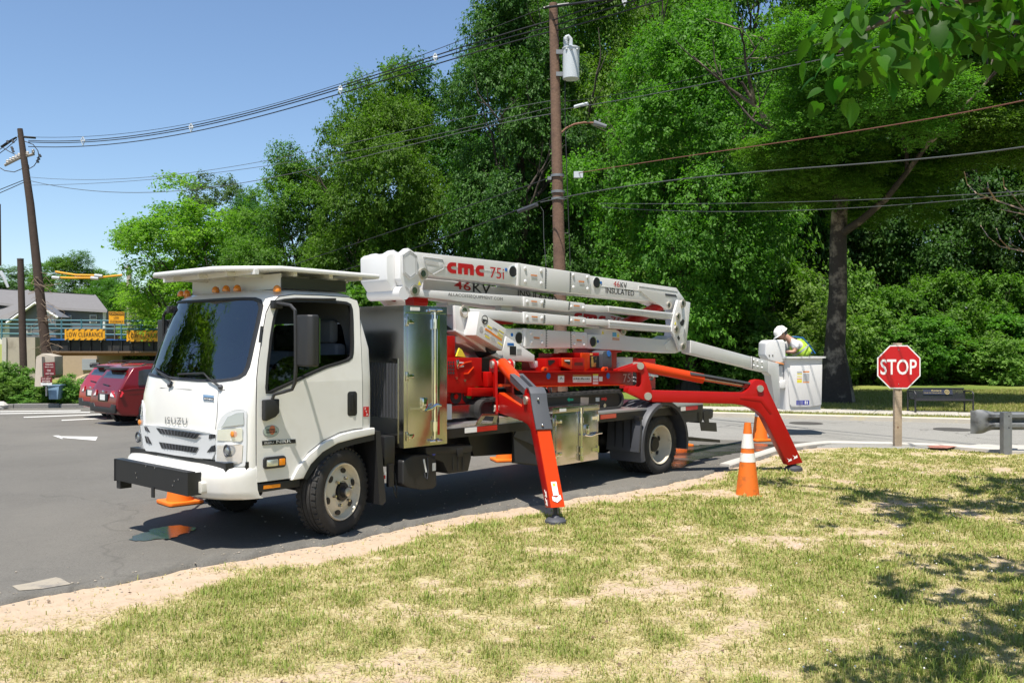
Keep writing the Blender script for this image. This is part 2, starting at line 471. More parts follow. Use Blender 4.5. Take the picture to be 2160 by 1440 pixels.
for s in ls:
    y0 = np.full_like(lx, -22.0)
    e = edge_y(lx) + .06
    # rows crowd towards the visible strip
    q = s / .25 if s < .25 else None
    y = y0 + (np.minimum(3.4, e - .5) - y0) * q if s < .25 else np.minimum(3.4, e - .5) + (e - np.minimum(3.4, e - .5)) * (s - .25) / .75
    z = lawn_z(lx, y); g = green_at(lx, y)
    pts += list(zip(lx, y, z)); gr += list(g)
sheet('lawn', M_LAWN, pts, gridq(len(lx), len(ls)), {'green': gr})

def ruled(name, m, near, far, z, n=120, k=40, thick=.05, wobble=0):
    nx_, ny_ = [p[0] for p in near], [p[1] for p in near]
    def samp(line, cnt):
        q = np.array(line, dtype=float); s = np.concatenate([[0], np.cumsum(np.hypot(*np.diff(q, axis=0).T))]); t = np.linspace(0, s[-1], cnt)
        return np.stack([np.interp(t, s, q[:, 0]), np.interp(t, s, q[:, 1])], 1)
    a, b = samp(near, n), samp(far, n)
    pts = []
    ss = np.linspace(0, 1, k)
    if wobble: a[:, 1] += wobble * wob(a[:, 0])
    for s in ss:
        for i in range(n):
            p = a[i] * (1 - s) + b[i] * s
            pts.append((p[0], p[1], HT(p[0], p[1]) + z))
    qs = gridq(n, k)
    base = len(pts)
    pts += [(a[i][0], a[i][1] - .02, HT(*a[i]) + z - thick) for i in range(n)]
    qs += [(i + 1, i, base + i, base + i + 1) for i in range(n - 1)]
    return sheet(name, m, pts, qs)
LOTFAR = [(-60, 33), (-17.2, 31.3), (-11, 31.8), (-5.5, 28), (-2, 22), (1.5, 18.4), (3.9, 16.95), (5.75, 16.55)]
ruled('parking_lot', M_LOT, [e for e in EDGE if e[0] < 5.72], LOTFAR, .004, 900, 50, .055, 1.0)
FCURB = [(-16, 40), (-11, 34), (-5, 28), (0, 24.1), (5.5, 22.05), (10.3, 20.4), (14, 19.2), (20, 17.4), (60, 7)]
NROAD = [(-17, 36), (-12, 30.5), (-6, 26.5), (-2.5, 21.5), (1.2, 18.0), (3.7, 16.4), (5.4, 15.9), (7.4, 15.6), (10, 15.3), (14, 14.9), (20, 14.3), (60, 10)]
ruled('road', M_ROAD, NROAD, FCURB, -.002, 160, 16, .04)

def along(line, n):
    q = np.array(line, dtype=float); s = np.concatenate([[0], np.cumsum(np.hypot(*np.diff(q, axis=0).T))]); t = np.linspace(0, s[-1], n)
    return np.stack([np.interp(t, s, q[:, 0]), np.interp(t, s, q[:, 1])], 1)
def strip(line, w, z0, z1, n=60, side=1, zf=HT):
    """kerb-like bar along a line"""
    q = along(line, n); d = np.gradient(q, axis=0); d /= np.hypot(*d.T)[:, None]
    nn = np.stack([-d[:, 1], d[:, 0]], 1) * side
    mb = MB(); vs = []
    for p, k in zip(q, nn):
        h = zf(p[0], p[1]); o = p + k * w
        vs += [(p[0], p[1], h + z0), (p[0], p[1], h + z1 - .02), (p[0] + k[0] * .02, p[1] + k[1] * .02, h + z1), (o[0], o[1], h + z1), (o[0], o[1], h + z0)]
    m = 5
    fs = [(i * m + a, i * m + b, (i + 1) * m + b, (i + 1) * m + a) for i in range(len(q) - 1) for a, b in ((0, 1), (1, 2), (2, 3), (3, 4))]
    fs += [tuple(range(m)), tuple((len(q) - 1) * m + i for i in range(m - 1, -1, -1))]
    return mb.add(vs, fs)
# far side of the road: kerb stones one by one, verge, pavement, park lawn
def offset(line, w):
    q = np.array(line, dtype=float); d = np.gradient(q, axis=0); d /= np.hypot(*d.T)[:, None]
    return [tuple(p) for p in q + np.stack([-d[:, 1], d[:, 0]], 1) * w]
M_FKERB = mat('worn_kerb_concrete', (.45, .41, .34), .85, var=.14, scale=2.5, bump=.3, bscale=40, dirt=(.60, .50, .28), dscale=3)
kerb = kind(strip(FCURB, .16, -.02, .11, 90).build('far_kerb', M_FKERB), 'structure')
ruled('park_lawn', M_PARK, offset(FCURB, .16), [(-20, 90), (0, 90), (20, 90), (60, 90), (90, 60)], .10, 120, 40, .02)
for o in bpy.data.objects:
    if o.name == 'park_lawn':
        co = np.empty(len(o.data.vertices) * 3); o.data.vertices.foreach_get('co', co); co = co.reshape(-1, 3)
        g = .45 + .5 * vnoise(co[:, 0], co[:, 1], 2.5, 21) + .25 * (vnoise(co[:, 0], co[:, 1], .8, 22) - .5)
        at = o.data.attributes.new('green', 'FLOAT', 'POINT'); at.data.foreach_set('value', g.astype(np.float32))
vis = [p for p in FCURB if p[0] > -6]
M_PAVE = mat('far_paving_concrete', (.42, .39, .34), .85, var=.12, scale=2, bump=.2, bscale=60, dirt=(.34, .32, .24), dscale=2)
pave = sheet('pavement', None, [(0, 0, 0)], [])
bpy.data.objects.remove(pave)
pv = bpy.data.objects.new('pavement', None); COL.objects.link(pv); kind(pv, 'structure')
q0, q1 = along(offset(vis[:-1], .75), 30), along(offset(vis[:-1], 2.05), 30)
for i in range(29):
    g_ = .006
    a, b, c, d = [Vector((*p, 0)) for p in (q0[i], q0[i + 1], q1[i + 1], q1[i])]
    e = (b - a).normalized() * g_
    mb = MB()
    hz = lambda p: HT(p[0], p[1]) + .112 + .004 * math.sin(i * 2.7)
    mb.slab([(p[0], p[1], hz(p) - .04) for p in (a + e, b - e, c - e, d + e)], (0, 0, .04))
    mb.build('paving_slab', M_PAVE, pv)
# white kerb return on the near side and the dropped corner
ret = [e for e in EDGE if 2.8 < e[0] < 8.4]
kerbn = kind(strip(ret, .16, -.05, .05, 70, 1, lambda x, y: -.04 * (1 - smooth((x - 2.6) / 1.0))).build('corner_kerb', M_CONC), 'structure')
kerbn2 = MB().prismz([(7.55, 15.60), (8.2, 14.98), (14, 14.55), (30, 13.2), (30, 14.0), (14, 15.35), (9.3, 15.75), (8.2, 16.0)], -.03, .03)
kind(kerbn2.build('corner_pavement', M_CONC), 'structure')
M_BRICKRED = mat('red_tactile_paving', (.36, .15, .11), .8, var=.12, scale=20, bump=.6, bscale=60)
kind(MB().prismz([tuple(G(u, v)[:2]) for u, v in ((1955, 943.5), (2035, 941.5), (1998, 949), (1962, 947.5))], .0305, .0335).build('tactile_paving', M_BRICKRED), 'structure')
# near left: granite kerb stones beyond the parking stalls
kl = bpy.data.objects.new('granite_kerb', None); COL.objects.link(kl); kind(kl, 'structure')
kq = along([(-40, 31.2), (-17.5, 31.4), (-11, 31.9), (-6, 28.6)], 24)
for i in range(23):
    a, b = Vector((*kq[i], 0)), Vector((*kq[i + 1], 0)); d = (b - a).normalized(); nn = Vector((-d.y, d.x, 0)) * .15
    h = HT(*kq[i])
    MB().slab([(p.x, p.y, h - .05) for p in (a + d * .01, b - d * .01, b - d * .01 + nn, a + d * .01 + nn)], (0, 0, .19 + .012 * math.sin(i * 3.1))).build('kerb_stone', M_GRAN, kl, bevel=.012, seg=1)

# paint on the lot
def mark(name, px, z=.009):
    pts = [G(u, v) for u, v in px]
    me = bpy.data.meshes.new(name); me.from_pydata([(p.x, p.y, p.z + z) for p in pts], [], [tuple(range(len(pts)))])
    me.materials.append(M_LINE); return kind(link(name, me), 'structure')
for a, b in (((130, 886.6), (225, 882)), ((204, 893), (300, 888.7)), ((50, 880.3), (215, 874)), ((0, 872.5), (190, 869.5)), ((0, 868), (170, 866))):
    mark('stall_line', [(a[0], a[1] + .8), (b[0], b[1] + .8), (b[0], b[1] - .8), (a[0], a[1] - .8)])
mark('turn_arrow', [(111, 919), (132, 926.5), (131, 923.5), (202, 929.5), (206, 921.5), (128, 920.5), (124, 918.6)])
# pale patch and long dusty track on the asphalt edge
M_PATCH = mat('sandy_patch', (.30, .265, .21), .9, var=.12, scale=20, bump=.2, bscale=120, dirt=(.16, .15, .14), dscale=6, dlev=(.5, .7))
pm = MB(); pm.add([(*G(u, v)[:2], .0085) for u, v in ((25, 1237), (60, 1231), (118, 1218.5), (128, 1221), (150, 1233), (90, 1243), (40, 1247))], [tuple(range(7))])
kind(pm.build('sand_patch', M_PATCH, sheet=True), 'structure')
# wet asphalt and puddle
def wet(name, base, rough, lo):
    m, n, l, p = nodes_of(name)
    v = n.new('ShaderNodeNewGeometry').outputs['Position']
    a = noise(n, l, v, 1.3, 5); b = noise(n, l, v, 200, 2)
    c = mix(n, l, ramp(n, l, b, .4, .7, 0, .4), base, tuple(x * 2 for x in base))
    l.new(c, p.inputs['Base Color']); l.new(ramp(n, l, a, .40, .62, lo, rough), p.inputs['Roughness'])
    p.inputs['Specular IOR Level'].default_value = .6
    bumpn(n, l, b, .06, .004, p)
    return m
M_WET = wet('wet_asphalt', (.045, .045, .044), .50, .10)
M_PUD = wet('puddle_water', (.030, .030, .030), .20, .06)
def blob(name, px, m, z, wig=.03, sub=6):
    P = [G(u, v) for u, v in px]; out = []
    n_ = len(P)
    for i in range(n_):
        p0, p1, p2, p3 = P[i - 1], P[i], P[(i + 1) % n_], P[(i + 2) % n_]
        for k in range(sub):
            t = k / sub
            c = .5 * ((2 * p1) + (p2 - p0) * t + (2 * p0 - 5 * p1 + 4 * p2 - p3) * t * t + (3 * p1 - p0 - 3 * p2 + p3) * t ** 3)
            out.append((c.x + random.uniform(-wig, wig), c.y + random.uniform(-wig, wig), c.z + z))
    me = bpy.data.meshes.new(name); me.from_pydata(out, [], [tuple(range(len(out)))]); me.materials.append(m)
    return kind(link(name, me), 'structure')
blob('puddle', [(278, 1137), (296, 1128), (318, 1119), (352, 1111), (385, 1110), (410, 1115), (398, 1124), (384, 1129), (360, 1136), (330, 1138), (304, 1142)], M_PUD, .010, .03)
blob('wet_asphalt', [(1424, 950), (1450, 941), (1500, 938), (1570, 936), (1630, 937), (1670, 941), (1630, 949), (1560, 955), (1520, 962), (1475, 970), (1440, 985), (1418, 986)], M_WET, .010, .05)
# manhole covers in the road
M_IRON = mat('cast_iron_cover', (.10, .095, .09), .6, .4, var=.2, scale=40, bump=.5, bscale=60)
for (u, v, r_) in ((1700, 892.5, .36), (2010, 905.5, .38)):
    p = G(u, v)
    mb = MB().lathe([(r_, 0), (r_, .006), (r_ * .93, .008), (r_ * .9, .006), (0, .007)], (p.x, p.y, .002), n=28)
    kind(mb.build('manhole_cover', M_IRON), 'structure')
# ================================================================== PLANTS
def leafmat(name, dark, light, rough=.42, trans=.35, tcol=None):
    m, n, l, p = nodes_of(name)
    at = n.new('ShaderNodeAttribute'); at.attribute_name = 'lv'
    oi = n.new('ShaderNodeObjectInfo')
    c = mix(n, l, at.outputs['Fac'], dark, light)
    hs = n.new('ShaderNodeHueSaturation')
    l.new(ramp(n, l, oi.outputs['Random'], 0, 1, .485, .515), hs.inputs['Hue']); l.new(ramp(n, l, oi.outputs['Random'], 0, 1, .85, 1.12), hs.inputs['Value'])
    l.new(c, hs.inputs['Color']); c = hs.outputs[0]
    l.new(c, p.inputs['Base Color']); p.inputs['Roughness'].default_value = rough; p.inputs['Specular IOR Level'].default_value = .16
    tr = n.new('ShaderNodeBsdfTranslucent')
    tc = mix(n, l, 1.0, c, tcol or (1.5, 1.9, .55), 'MULTIPLY')
    l.new(tc, tr.inputs[0])
    ms = n.new('ShaderNodeMixShader'); ms.inputs[0].default_value = trans
    l.new(p.outputs[0], ms.inputs[1]); l.new(tr.outputs[0], ms.inputs[2]); l.new(ms.outputs[0], n['Material Output'].inputs[0])
    return m
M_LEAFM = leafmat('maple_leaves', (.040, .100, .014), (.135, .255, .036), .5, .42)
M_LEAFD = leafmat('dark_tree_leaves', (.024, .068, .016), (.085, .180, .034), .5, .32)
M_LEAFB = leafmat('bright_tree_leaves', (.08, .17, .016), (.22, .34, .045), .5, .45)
M_LEAFG = leafmat('greyish_tree_leaves', (.055, .11, .045), (.13, .21, .085), .5, .35)
M_LEAFS = leafmat('shrub_leaves', (.065, .14, .024), (.21, .33, .080), .5, .42)
M_LEAFBIG = leafmat('broad_leaves', (.022, .075, .008), (.060, .150, .015), .45, .5)
M_BARK = mat('tree_bark', (.055, .042, .032), .9, var=.35, scale=9, bump=.9, bscale=14, dirt=(.12, .095, .07), dscale=3)
M_BARKP = mat('patchy_bark', (.040, .030, .023), .9, var=.35, scale=9, bump=1.0, bscale=12, dirt=(.30, .24, .18), dscale=1.6, dlev=(.50, .64))

def mesh_np(name, verts, faces_flat, sides, m, lv=None):
    """verts (n,3); faces as flat index array with a constant number of sides"""
    me = bpy.data.meshes.new(name)
    nf = len(faces_flat) // sides
    me.vertices.add(len(verts)); me.vertices.foreach_set('co', verts.astype(np.float32).ravel())
    me.loops.add(len(faces_flat)); me.loops.foreach_set('vertex_index', faces_flat.astype(np.int32))
    me.polygons.add(nf); me.polygons.foreach_set('loop_start', np.arange(0, nf * sides, sides, dtype=np.int32))
    me.update(calc_edges=True)
    if lv is not None:
        at = me.attributes.new('lv', 'FLOAT', 'FACE'); at.data.foreach_set('value', lv.astype(np.float32))
    me.materials.append(m)
    return me
def leaves(cent, norm, size, asp, g, lv, m, name, bend=.25):
    """rhombic leaves folded a little along the rib, two triangles each"""
    n = len(cent)
    r = g.normal(size=(n, 3)); t = np.cross(norm, r); t /= np.linalg.norm(t, axis=1)[:, None] + 1e-9
    b = np.cross(norm, t)
    s = size[:, None]
    tip = cent + t * s * .5; base = cent - t * s * .5
    k = norm * (s * bend * .3)
    l_ = cent + b * s * asp * .5 + k; r_ = cent - b * s * asp * .5 + k
    v = np.stack([base, l_, tip, r_], 1).reshape(-1, 3)
    i = np.arange(n) * 4
    f = np.stack([i, i + 1, i + 2, i, i + 2, i + 3], 1).ravel()
    return mesh_np(name, v, f, 3, m, np.repeat(lv, 2))
def crown(seed, rx, rz, nlobe, leaf, m, name, lr=(.8, 1.6), dens=62, per=15, lowcut=-.85, fill=.2, spray=.24):
    """egg-shaped crown of rounded leaf masses; every mass is a shell of small leaf sprays, open below"""
    g = np.random.default_rng(seed)
    d = g.normal(size=(nlobe, 3)); d /= np.linalg.norm(d, axis=1)[:, None]
    rad = np.where(g.random(nlobe) < fill, g.random(nlobe) ** .5 * .7, .66 + .30 * g.random(nlobe))
    lob = 1 + .18 * np.sin(3 * np.arctan2(d[:, 1], d[:, 0]) + seed) * (1 - abs(d[:, 2])) + .14 * np.sin(5 * d[:, 2] + 2.1 * seed + 2 * np.arctan2(d[:, 1], d[:, 0]))
    P = d * (rad * lob)[:, None]
    P[:, 2] = np.maximum(P[:, 2], lowcut)
    taper = 1 - .35 * np.clip(P[:, 2], 0, 1) ** 1.5
    C = np.stack([P[:, 0] * rx * taper, P[:, 1] * rx * taper, P[:, 2] * rz], 1)
    out = C / (np.linalg.norm(C, axis=1)[:, None] + 1e-6)
    R_ = g.uniform(*lr, nlobe)
    ns = np.maximum(6, (dens * R_ ** 2).astype(int)); li = np.repeat(np.arange(nlobe), ns); k = len(li)
    # spray centres on the upper, outer part of each mass
    q = g.normal(size=(k, 3)) + np.array([0, 0, .75]) + .55 * out[li]; q /= np.linalg.norm(q, axis=1)[:, None]
    wob_ = 1 + .16 * np.sin(4 * np.arctan2(q[:, 1], q[:, 0]) + li) + .10 * g.normal(size=k)
    S = C[li] + q * (R_[li] * wob_)[:, None] * np.array([1, 1, .72])
    S -= q * (g.random(k) ** 3 * .5 * R_[li])[:, None]
    idx = np.repeat(np.arange(k), per); n = len(idx)
    sh = q * np.array([1, 1, .25]) + g.normal(scale=.35, size=(k, 3)) * np.array([1, 1, .4]); sh /= np.linalg.norm(sh, axis=1)[:, None]
    pos = S[idx] + sh[idx] * (g.uniform(-.5, 2.0, n) * spray)[:, None] + g.normal(size=(n, 3)) * np.array([.42, .42, .26]) * spray
    nm = q[idx] * .55 + np.array([0, 0, .85]) + g.normal(scale=.50, size=(n, 3)); nm /= np.linalg.norm(nm, axis=1)[:, None]
    lv = np.clip(.48 + .50 * (g.random(nlobe) - .5)[li][idx] + .34 * (g.random(k) - .5)[idx] + .20 * g.normal(size=n), 0, 1)
    return leaves(pos, nm, leaf * g.uniform(.6, 1.35, n), .6, g, lv, m, name)
def trunk_mesh(seed, h, r, spread, nl, name, m, fork=.45, up=.9, flare=.9):
    """tapered trunk with root flare and limbs that fork"""
    g = random.Random(seed); mb = MB()
    pts, rad = [], []
    x = y = 0.
    for i in range(9):
        t = i / 8
        pts.append(Vector((x, y, h * t))); x += g.uniform(-.12, .12) * h * .06; y += g.uniform(-.12, .12) * h * .06
    n = 14; vs = []
    for i, p in enumerate(pts):
        t = i / 8; rr = r * (1 - .62 * t) * (1 + flare * math.exp(-t * h / .40))
        for k in range(n):
            a = 2 * math.pi * k / n
            fl = 1 + .18 * math.exp(-t * h / .6) * math.sin(5 * a + seed) + .03 * math.sin(3 * a + i)
            vs.append(p + Vector((math.cos(a), math.sin(a), 0)) * rr * fl)
    mb.add(vs, [(i * n + k, i * n + (k + 1) % n, (i + 1) * n + (k + 1) % n, (i + 1) * n + k) for i in range(8) for k in range(n)])
    def limb(p, d, L, r0, depth):
        q = [p]; dd = d.copy()
        for i in range(5):
            dd = (dd + Vector((g.uniform(-.25, .25), g.uniform(-.25, .25), g.uniform(-.05, .22)))).normalized()
            q.append(q[-1] + dd * L / 5)
        mb.tube(q, r0, 7, r0 * .35)
        if depth:
            for _ in range(3):
                j = g.randint(2, 5); e = (dd + Vector((g.uniform(-1, 1), g.uniform(-1, 1), g.uniform(-.3, .6)))).normalized()
                limb(q[j], e, L * g.uniform(.45, .7), r0 * .5, depth - 1)
    for k in range(nl):
        t = fork + (1 - fork) * k / max(1, nl - 1); i = min(7, int(t * 8)); p = pts[i].lerp(pts[i + 1], t * 8 - i)
        a = k * 2.4 + seed
        limb(p, Vector((math.cos(a), math.sin(a), g.uniform(.35, up))).normalized(), spread * g.uniform(.7, 1.05) * (1.1 - .3 * t), r * .42 * (1.15 - t * .5), 2)
    me = mb.build(name, m, flat=False, smooth_=60)
    d = me.data; bpy.data.objects.remove(me)
    return d

CR = {
    'a': crown(3, 4.6, 5.6, 88, .15, M_LEAFM, 'crown_a'),
    'b': crown(8, 5.0, 5.0, 80, .155, M_LEAFM, 'crown_b', lr=(.9, 1.8), dens=58),
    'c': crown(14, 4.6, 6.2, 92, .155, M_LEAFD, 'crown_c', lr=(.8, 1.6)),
    'd': crown(22, 3.4, 4.2, 70, .15, M_LEAFB, 'crown_d', lr=(.5, 1.1), dens=70, fill=.3),
    'e': crown(31, 3.6, 5.4, 70, .17, M_LEAFG, 'crown_e', lr=(.5, 1.1), dens=60),
    's': crown(41, 1.5, 1.1, 46, .12, M_LEAFS, 'crown_s', lr=(.22, .5), dens=150, per=14, lowcut=-.7, fill=.3, spray=.12),
    't': crown(47, 1.4, 1.3, 46, .115, M_LEAFM, 'crown_t', lr=(.22, .5), dens=150, per=14, lowcut=-.7, fill=.3, spray=.12),
}
TR = {
    'a': trunk_mesh(2, 9.0, .32, 4.2, 8, 'trunk_a', M_BARK),
    'b': trunk_mesh(5, 7.5, .28, 3.6, 7, 'trunk_b', M_BARK, .35),
    's': trunk_mesh(9, 1.6, .05, 1.1, 5, 'trunk_s', M_BARK, .1),
}
def tree(name, label, x, y, z, H, W, cm, tm, rz=0., group='trees along the edge of the park', zc=.56, cat='tree', crz=None, ch=None):
    """H total height, W crown width in metres"""
    t = thing(name, label, cat, (x, y, z), rz, group)
    tb = link('trunk', TR[tm], t)
    th = {'a': 9.0, 'b': 7.5, 's': 1.6}[tm]
    s = H * .56 / th; tb.scale = (s, s, s)
    rx, r_z = {'a': (4.6, 5.6), 'b': (5, 5), 'c': (4.6, 6.2), 'd': (3.4, 4.2), 'e': (3.6, 5.4), 's': (1.5, 1.1), 't': (1.4, 1.3)}[cm]
    c = link('crown', CR[cm], t)
    c.location = (0, 0, H * zc); k = (H * (1 - zc)) / (r_z * 1.05)
    c.scale = (W / 2 / rx, W / 2 / rx, ch or k)
    c.rotation_euler = (0, 0, crz if crz is not None else rz * 2.3)
    return t
def at_px(u, d): return (u - CX) / FPX * d
def toph(v, d, z=0.): return HC - (v - CY) / FPX * d - z
# trees with their crown middle (u), distance, crown width in pixels, top (v)
TL = [
    ('maple_tree', 'bright yellow-green tree left of the tall wood, above the truck cab', 378, 47, 280, 372, 'd', 'b', .3, .57),
    ('poplar_tree', 'slender grey-green tree rising behind the bright yellow-green tree', 455, 62, 190, 345, 'e', 'b', 1.1, .62),
    ('maple_tree', 'mid-green tree behind the boom head, lowest step of the wood', 625, 45, 270, 308, 'a', 'a', .9, .52),
    ('maple_tree', 'full green tree stepping up in front of the blue sky', 800, 43, 300, 165, 'b', 'a', 2.2, .54),
    ('maple_tree', 'tall dark green tree left of the wooden utility pole', 1095, 38, 300, -70, 'c', 'a', .5, .52),
    ('maple_tree', 'tall green tree directly behind the wooden utility pole', 1230, 41, 330, -160, 'a', 'a', 4.1, .52),
    ('maple_tree', 'light green tree with drooping sprays right of the utility pole', 1455, 32, 400, -20, 'a', 'a', 1.7, .50),
    ('maple_tree', 'green treetop filling the frame above the lift boom end', 1560, 44, 420, -330, 'b', 'a', 3.3, .52),
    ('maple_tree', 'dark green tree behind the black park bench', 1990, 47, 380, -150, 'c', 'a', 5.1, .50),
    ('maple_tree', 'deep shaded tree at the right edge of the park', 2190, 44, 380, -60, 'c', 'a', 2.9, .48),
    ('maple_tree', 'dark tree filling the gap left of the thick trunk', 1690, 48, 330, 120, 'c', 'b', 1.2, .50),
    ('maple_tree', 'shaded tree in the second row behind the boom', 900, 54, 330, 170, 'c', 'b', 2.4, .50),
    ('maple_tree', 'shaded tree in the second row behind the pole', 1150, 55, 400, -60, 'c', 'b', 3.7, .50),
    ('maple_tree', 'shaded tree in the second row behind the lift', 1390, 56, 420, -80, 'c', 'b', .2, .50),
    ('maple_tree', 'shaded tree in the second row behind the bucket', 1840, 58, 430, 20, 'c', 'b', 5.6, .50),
    ('maple_tree', 'small dark tree between the bright tree and the wood', 530, 56, 160, 430, 'c', 'b', 1.9, .50),
    ('maple_tree', 'tree left of the grey house, beyond the left edge', -110, 90, 190, 540, 'a', 'b', .8, .52),
    ('maple_tree', 'farther tree beyond the left edge of the frame', -290, 86, 210, 520, 'b', 'b', 1.8, .52),
    ('maple_tree', 'outermost tree beyond the left edge of the frame', -470, 80, 220, 540, 'a', 'b', 2.8, .52),
    ('maple_tree', 'hazy round tree behind the grey house', 40, 95, 170, 548, 'e', 'b', .4, .52),
    ('maple_tree', 'green tree behind the house roof and leaning pole', 150, 88, 170, 530, 'a', 'b', 1.4, .52),
    ('maple_tree', 'low green tree behind the bridge railing', 235, 80, 120, 585, 'b', 'b', 2.4, .52),
    ('maple_tree', 'bright leafy tree beside the railway bridge, left of the cab', 318, 52, 120, 565, 'd', 'b', 3.4, .50),
]
for nm, lb, u, d, wpx, tv, cm, tm, rz, zc in TL:
    x = at_px(u, d); z = HT(x, d) - .05
    if u < 260: z = 1.2
    tree(nm, lb, x, d, z, toph(tv, d, z), wpx / FPX * d, cm, tm, rz, zc=zc)
# trees added out of the frame to be mirrored in the cabinet and windshield
for x, y, H_, W_, cm, lb in ((24, 19, 15, 11, 'c', 'large dark unseen tree added beyond the guardrail, right of the frame'), (21, 8, 13, 9, 'a', 'green unseen tree added on the lawn side of the road, right of the frame'),
                             (-30, 18.5, 15.5, 12, 'd', 'bright unseen tree added left of the parking lot for the windshield reflection')):
    tree('maple_tree', lb, x, y, -.1, H_, W_, cm, 'a', x, zc=.5, group='unseen trees added around the lot for reflections')
for i, (x, y) in enumerate(((15, 6.5), (16, 9), (15.5, 11.5), (18, 7.5), (17.5, 13))):  # unseen shrubs added so the steel cabinet mirrors dark foliage
    tree('shrub', 'unseen shrub added right of the frame for the cabinet reflection', x, y, -.1, 3.4, 3.4, 'ts'[i % 2], 's', i * 1.1, 'unseen shrubs added for the cabinet reflection', .46, 'shrub')
# the big tree with the visible trunk
bt = thing('park_tree', 'massive old tree with thick patchy trunk standing left of the stop sign', 'tree', (*D(1765, 850, 26.0)[:2], .10), .6)
me_t = trunk_mesh(17, 12.5, .30, 4.6, 9, 'park_trunk', M_BARKP, .38, .8, .75)
link('trunk', me_t, bt)
for i, (dx, dy, dz, sx, sz) in enumerate(((-2.3, -2.4, 8.3, .48, .38), (2.5, -2.8, 7.8, .48, .36), (.2, -1.4, 10.8, .6, .48), (-1.7, -.6, 6.4, .34, .24), (2.0, -.4, 6.3, .38, .25))):
    c = link('crown', CR['ab'[i % 2]], bt); c.location = (dx, dy, dz); c.scale = (sx, sx, sz); c.rotation_euler = (0, 0, i * 1.7)
# shrubs: wood edge behind the bench, by the bridge, under the wood
SH = []
g = random.Random(5)
for u in range(1530, 2230, 44): SH.append((u + g.uniform(-14, 14), (33 if u < 1740 else 37.5) + g.uniform(-.8, 1.6), g.uniform(2.0, 3.2), g.uniform(2.6, 3.6), 'st'[g.random() < .4], 'leafy shrub at the wood edge behind the bench', 'shrubs along the wood edge'))
for u in range(1560, 2230, 75): SH.append((u + g.uniform(-14, 14), (35.5 if u < 1740 else 40) + g.uniform(-.8, 1.2), g.uniform(3.8, 5.4), g.uniform(3.0, 4.2), 'ts'[g.random() < .4], 'taller shrub in the second row of the wood edge', 'tall shrubs of the wood edge'))
for u in range(520, 1560, 62): SH.append((u + g.uniform(-16, 16), 31.5 + g.uniform(-1.5, 2.5), g.uniform(2.6, 4.6), g.uniform(2.8, 4.0), 't', 'dark shrub under the wood behind the truck', 'undergrowth shrubs behind the truck'))
for i, (u, d, h_, w_, c, lb, gp) in enumerate(SH):
    x = at_px(u, d)
    tree('shrub', lb, x, d, HT(x, d) + .05, h_, w_, c, 's', g.uniform(0, 6), gp, .46, 'shrub')
for i, (u, v, h_, w_) in enumerate(((6, 835, .75, 1.3), (38, 842, .8, 1.2), (70, 846, .7, 1.2), (22, 852, .55, 1.3), (58, 855, .5, 1.3), (92, 852, .55, 1.2), (118, 850, .7, 1.3), (146, 848, .75, 1.4), (168, 852, .5, 1.0), (-22, 846, .8, 1.4), (8, 826, 1.15, 1.5), (34, 828, 1.1, 1.3), (150, 838, .9, 1.3))):
    p = D(u, 850, 32.3 + .25 * (i % 4))
    tree('shrub', 'low leafy weeds behind the granite kerb below the bridge', p.x, p.y, -.42 + (852 - v) * .012, h_, w_, 's', 's', i * 1.3, 'weeds behind the granite kerb', .46, 'shrub')

# near tree on the right: its branch hangs into the frame, its crown shades the lawn
nt_ = thing('broadleaf_tree', 'broad-leaved tree whose branch hangs into the upper right corner', 'tree', (7.4, 4.6, -.03))
link('trunk', trunk_mesh(23, 6.0, .22, 2.6, 6, 'near_trunk', M_BARK, .5), nt_)
gg = np.random.default_rng(77)
def leaf_shape(name, seed):
    """single heart-shaped leaf with toothed edge, about 1 long, stalk at the origin"""
    g_ = random.Random(seed); ol = []
    prof = [(0, 0), (-.06, .16), (.03, .32), (.22, .40), (.45, .37), (.65, .27), (.84, .12), (1.0, 0)]
    vs = [(x, y, .10 * abs(y) * 2 - .18 * x * x) for x, y in prof] + [(x, -y, .10 * abs(y) * 2 - .18 * x * x) for x, y in prof[1:-1]] + [(x, 0, -.18 * x * x) for x, _ in prof[2:-1]]
    n_ = len(prof); fs = []
    L = list(range(n_)); Rr = [0] + list(range(n_, n_ + n_ - 2)) + [n_ - 1]; mid = [0, 0] + list(range(2 * n_ - 2, 2 * n_ - 2 + n_ - 3)) + [n_ - 1]
    for i in range(n_ - 1):
        fs.append(tuple(dict.fromkeys((mid[i], mid[i + 1], L[i + 1], L[i])))); fs.append(tuple(dict.fromkeys((mid[i + 1], mid[i], Rr[i], Rr[i + 1]))))
    fs = [f for f in fs if len(f) > 2]
    me = bpy.data.meshes.new(name); me.from_pydata(vs, [], fs); me.shade_smooth()
    at = me.attributes.new('lv', 'FLOAT', 'FACE'); at.data.foreach_set('value', [g_.random()] * len(me.polygons))
    me.materials.append(M_LEAFBIG); return me
LS = [leaf_shape('leaf', i) for i in range(6)]
r0 = random.Random(3)
NO = Vector((7.4, 4.6, -.03))
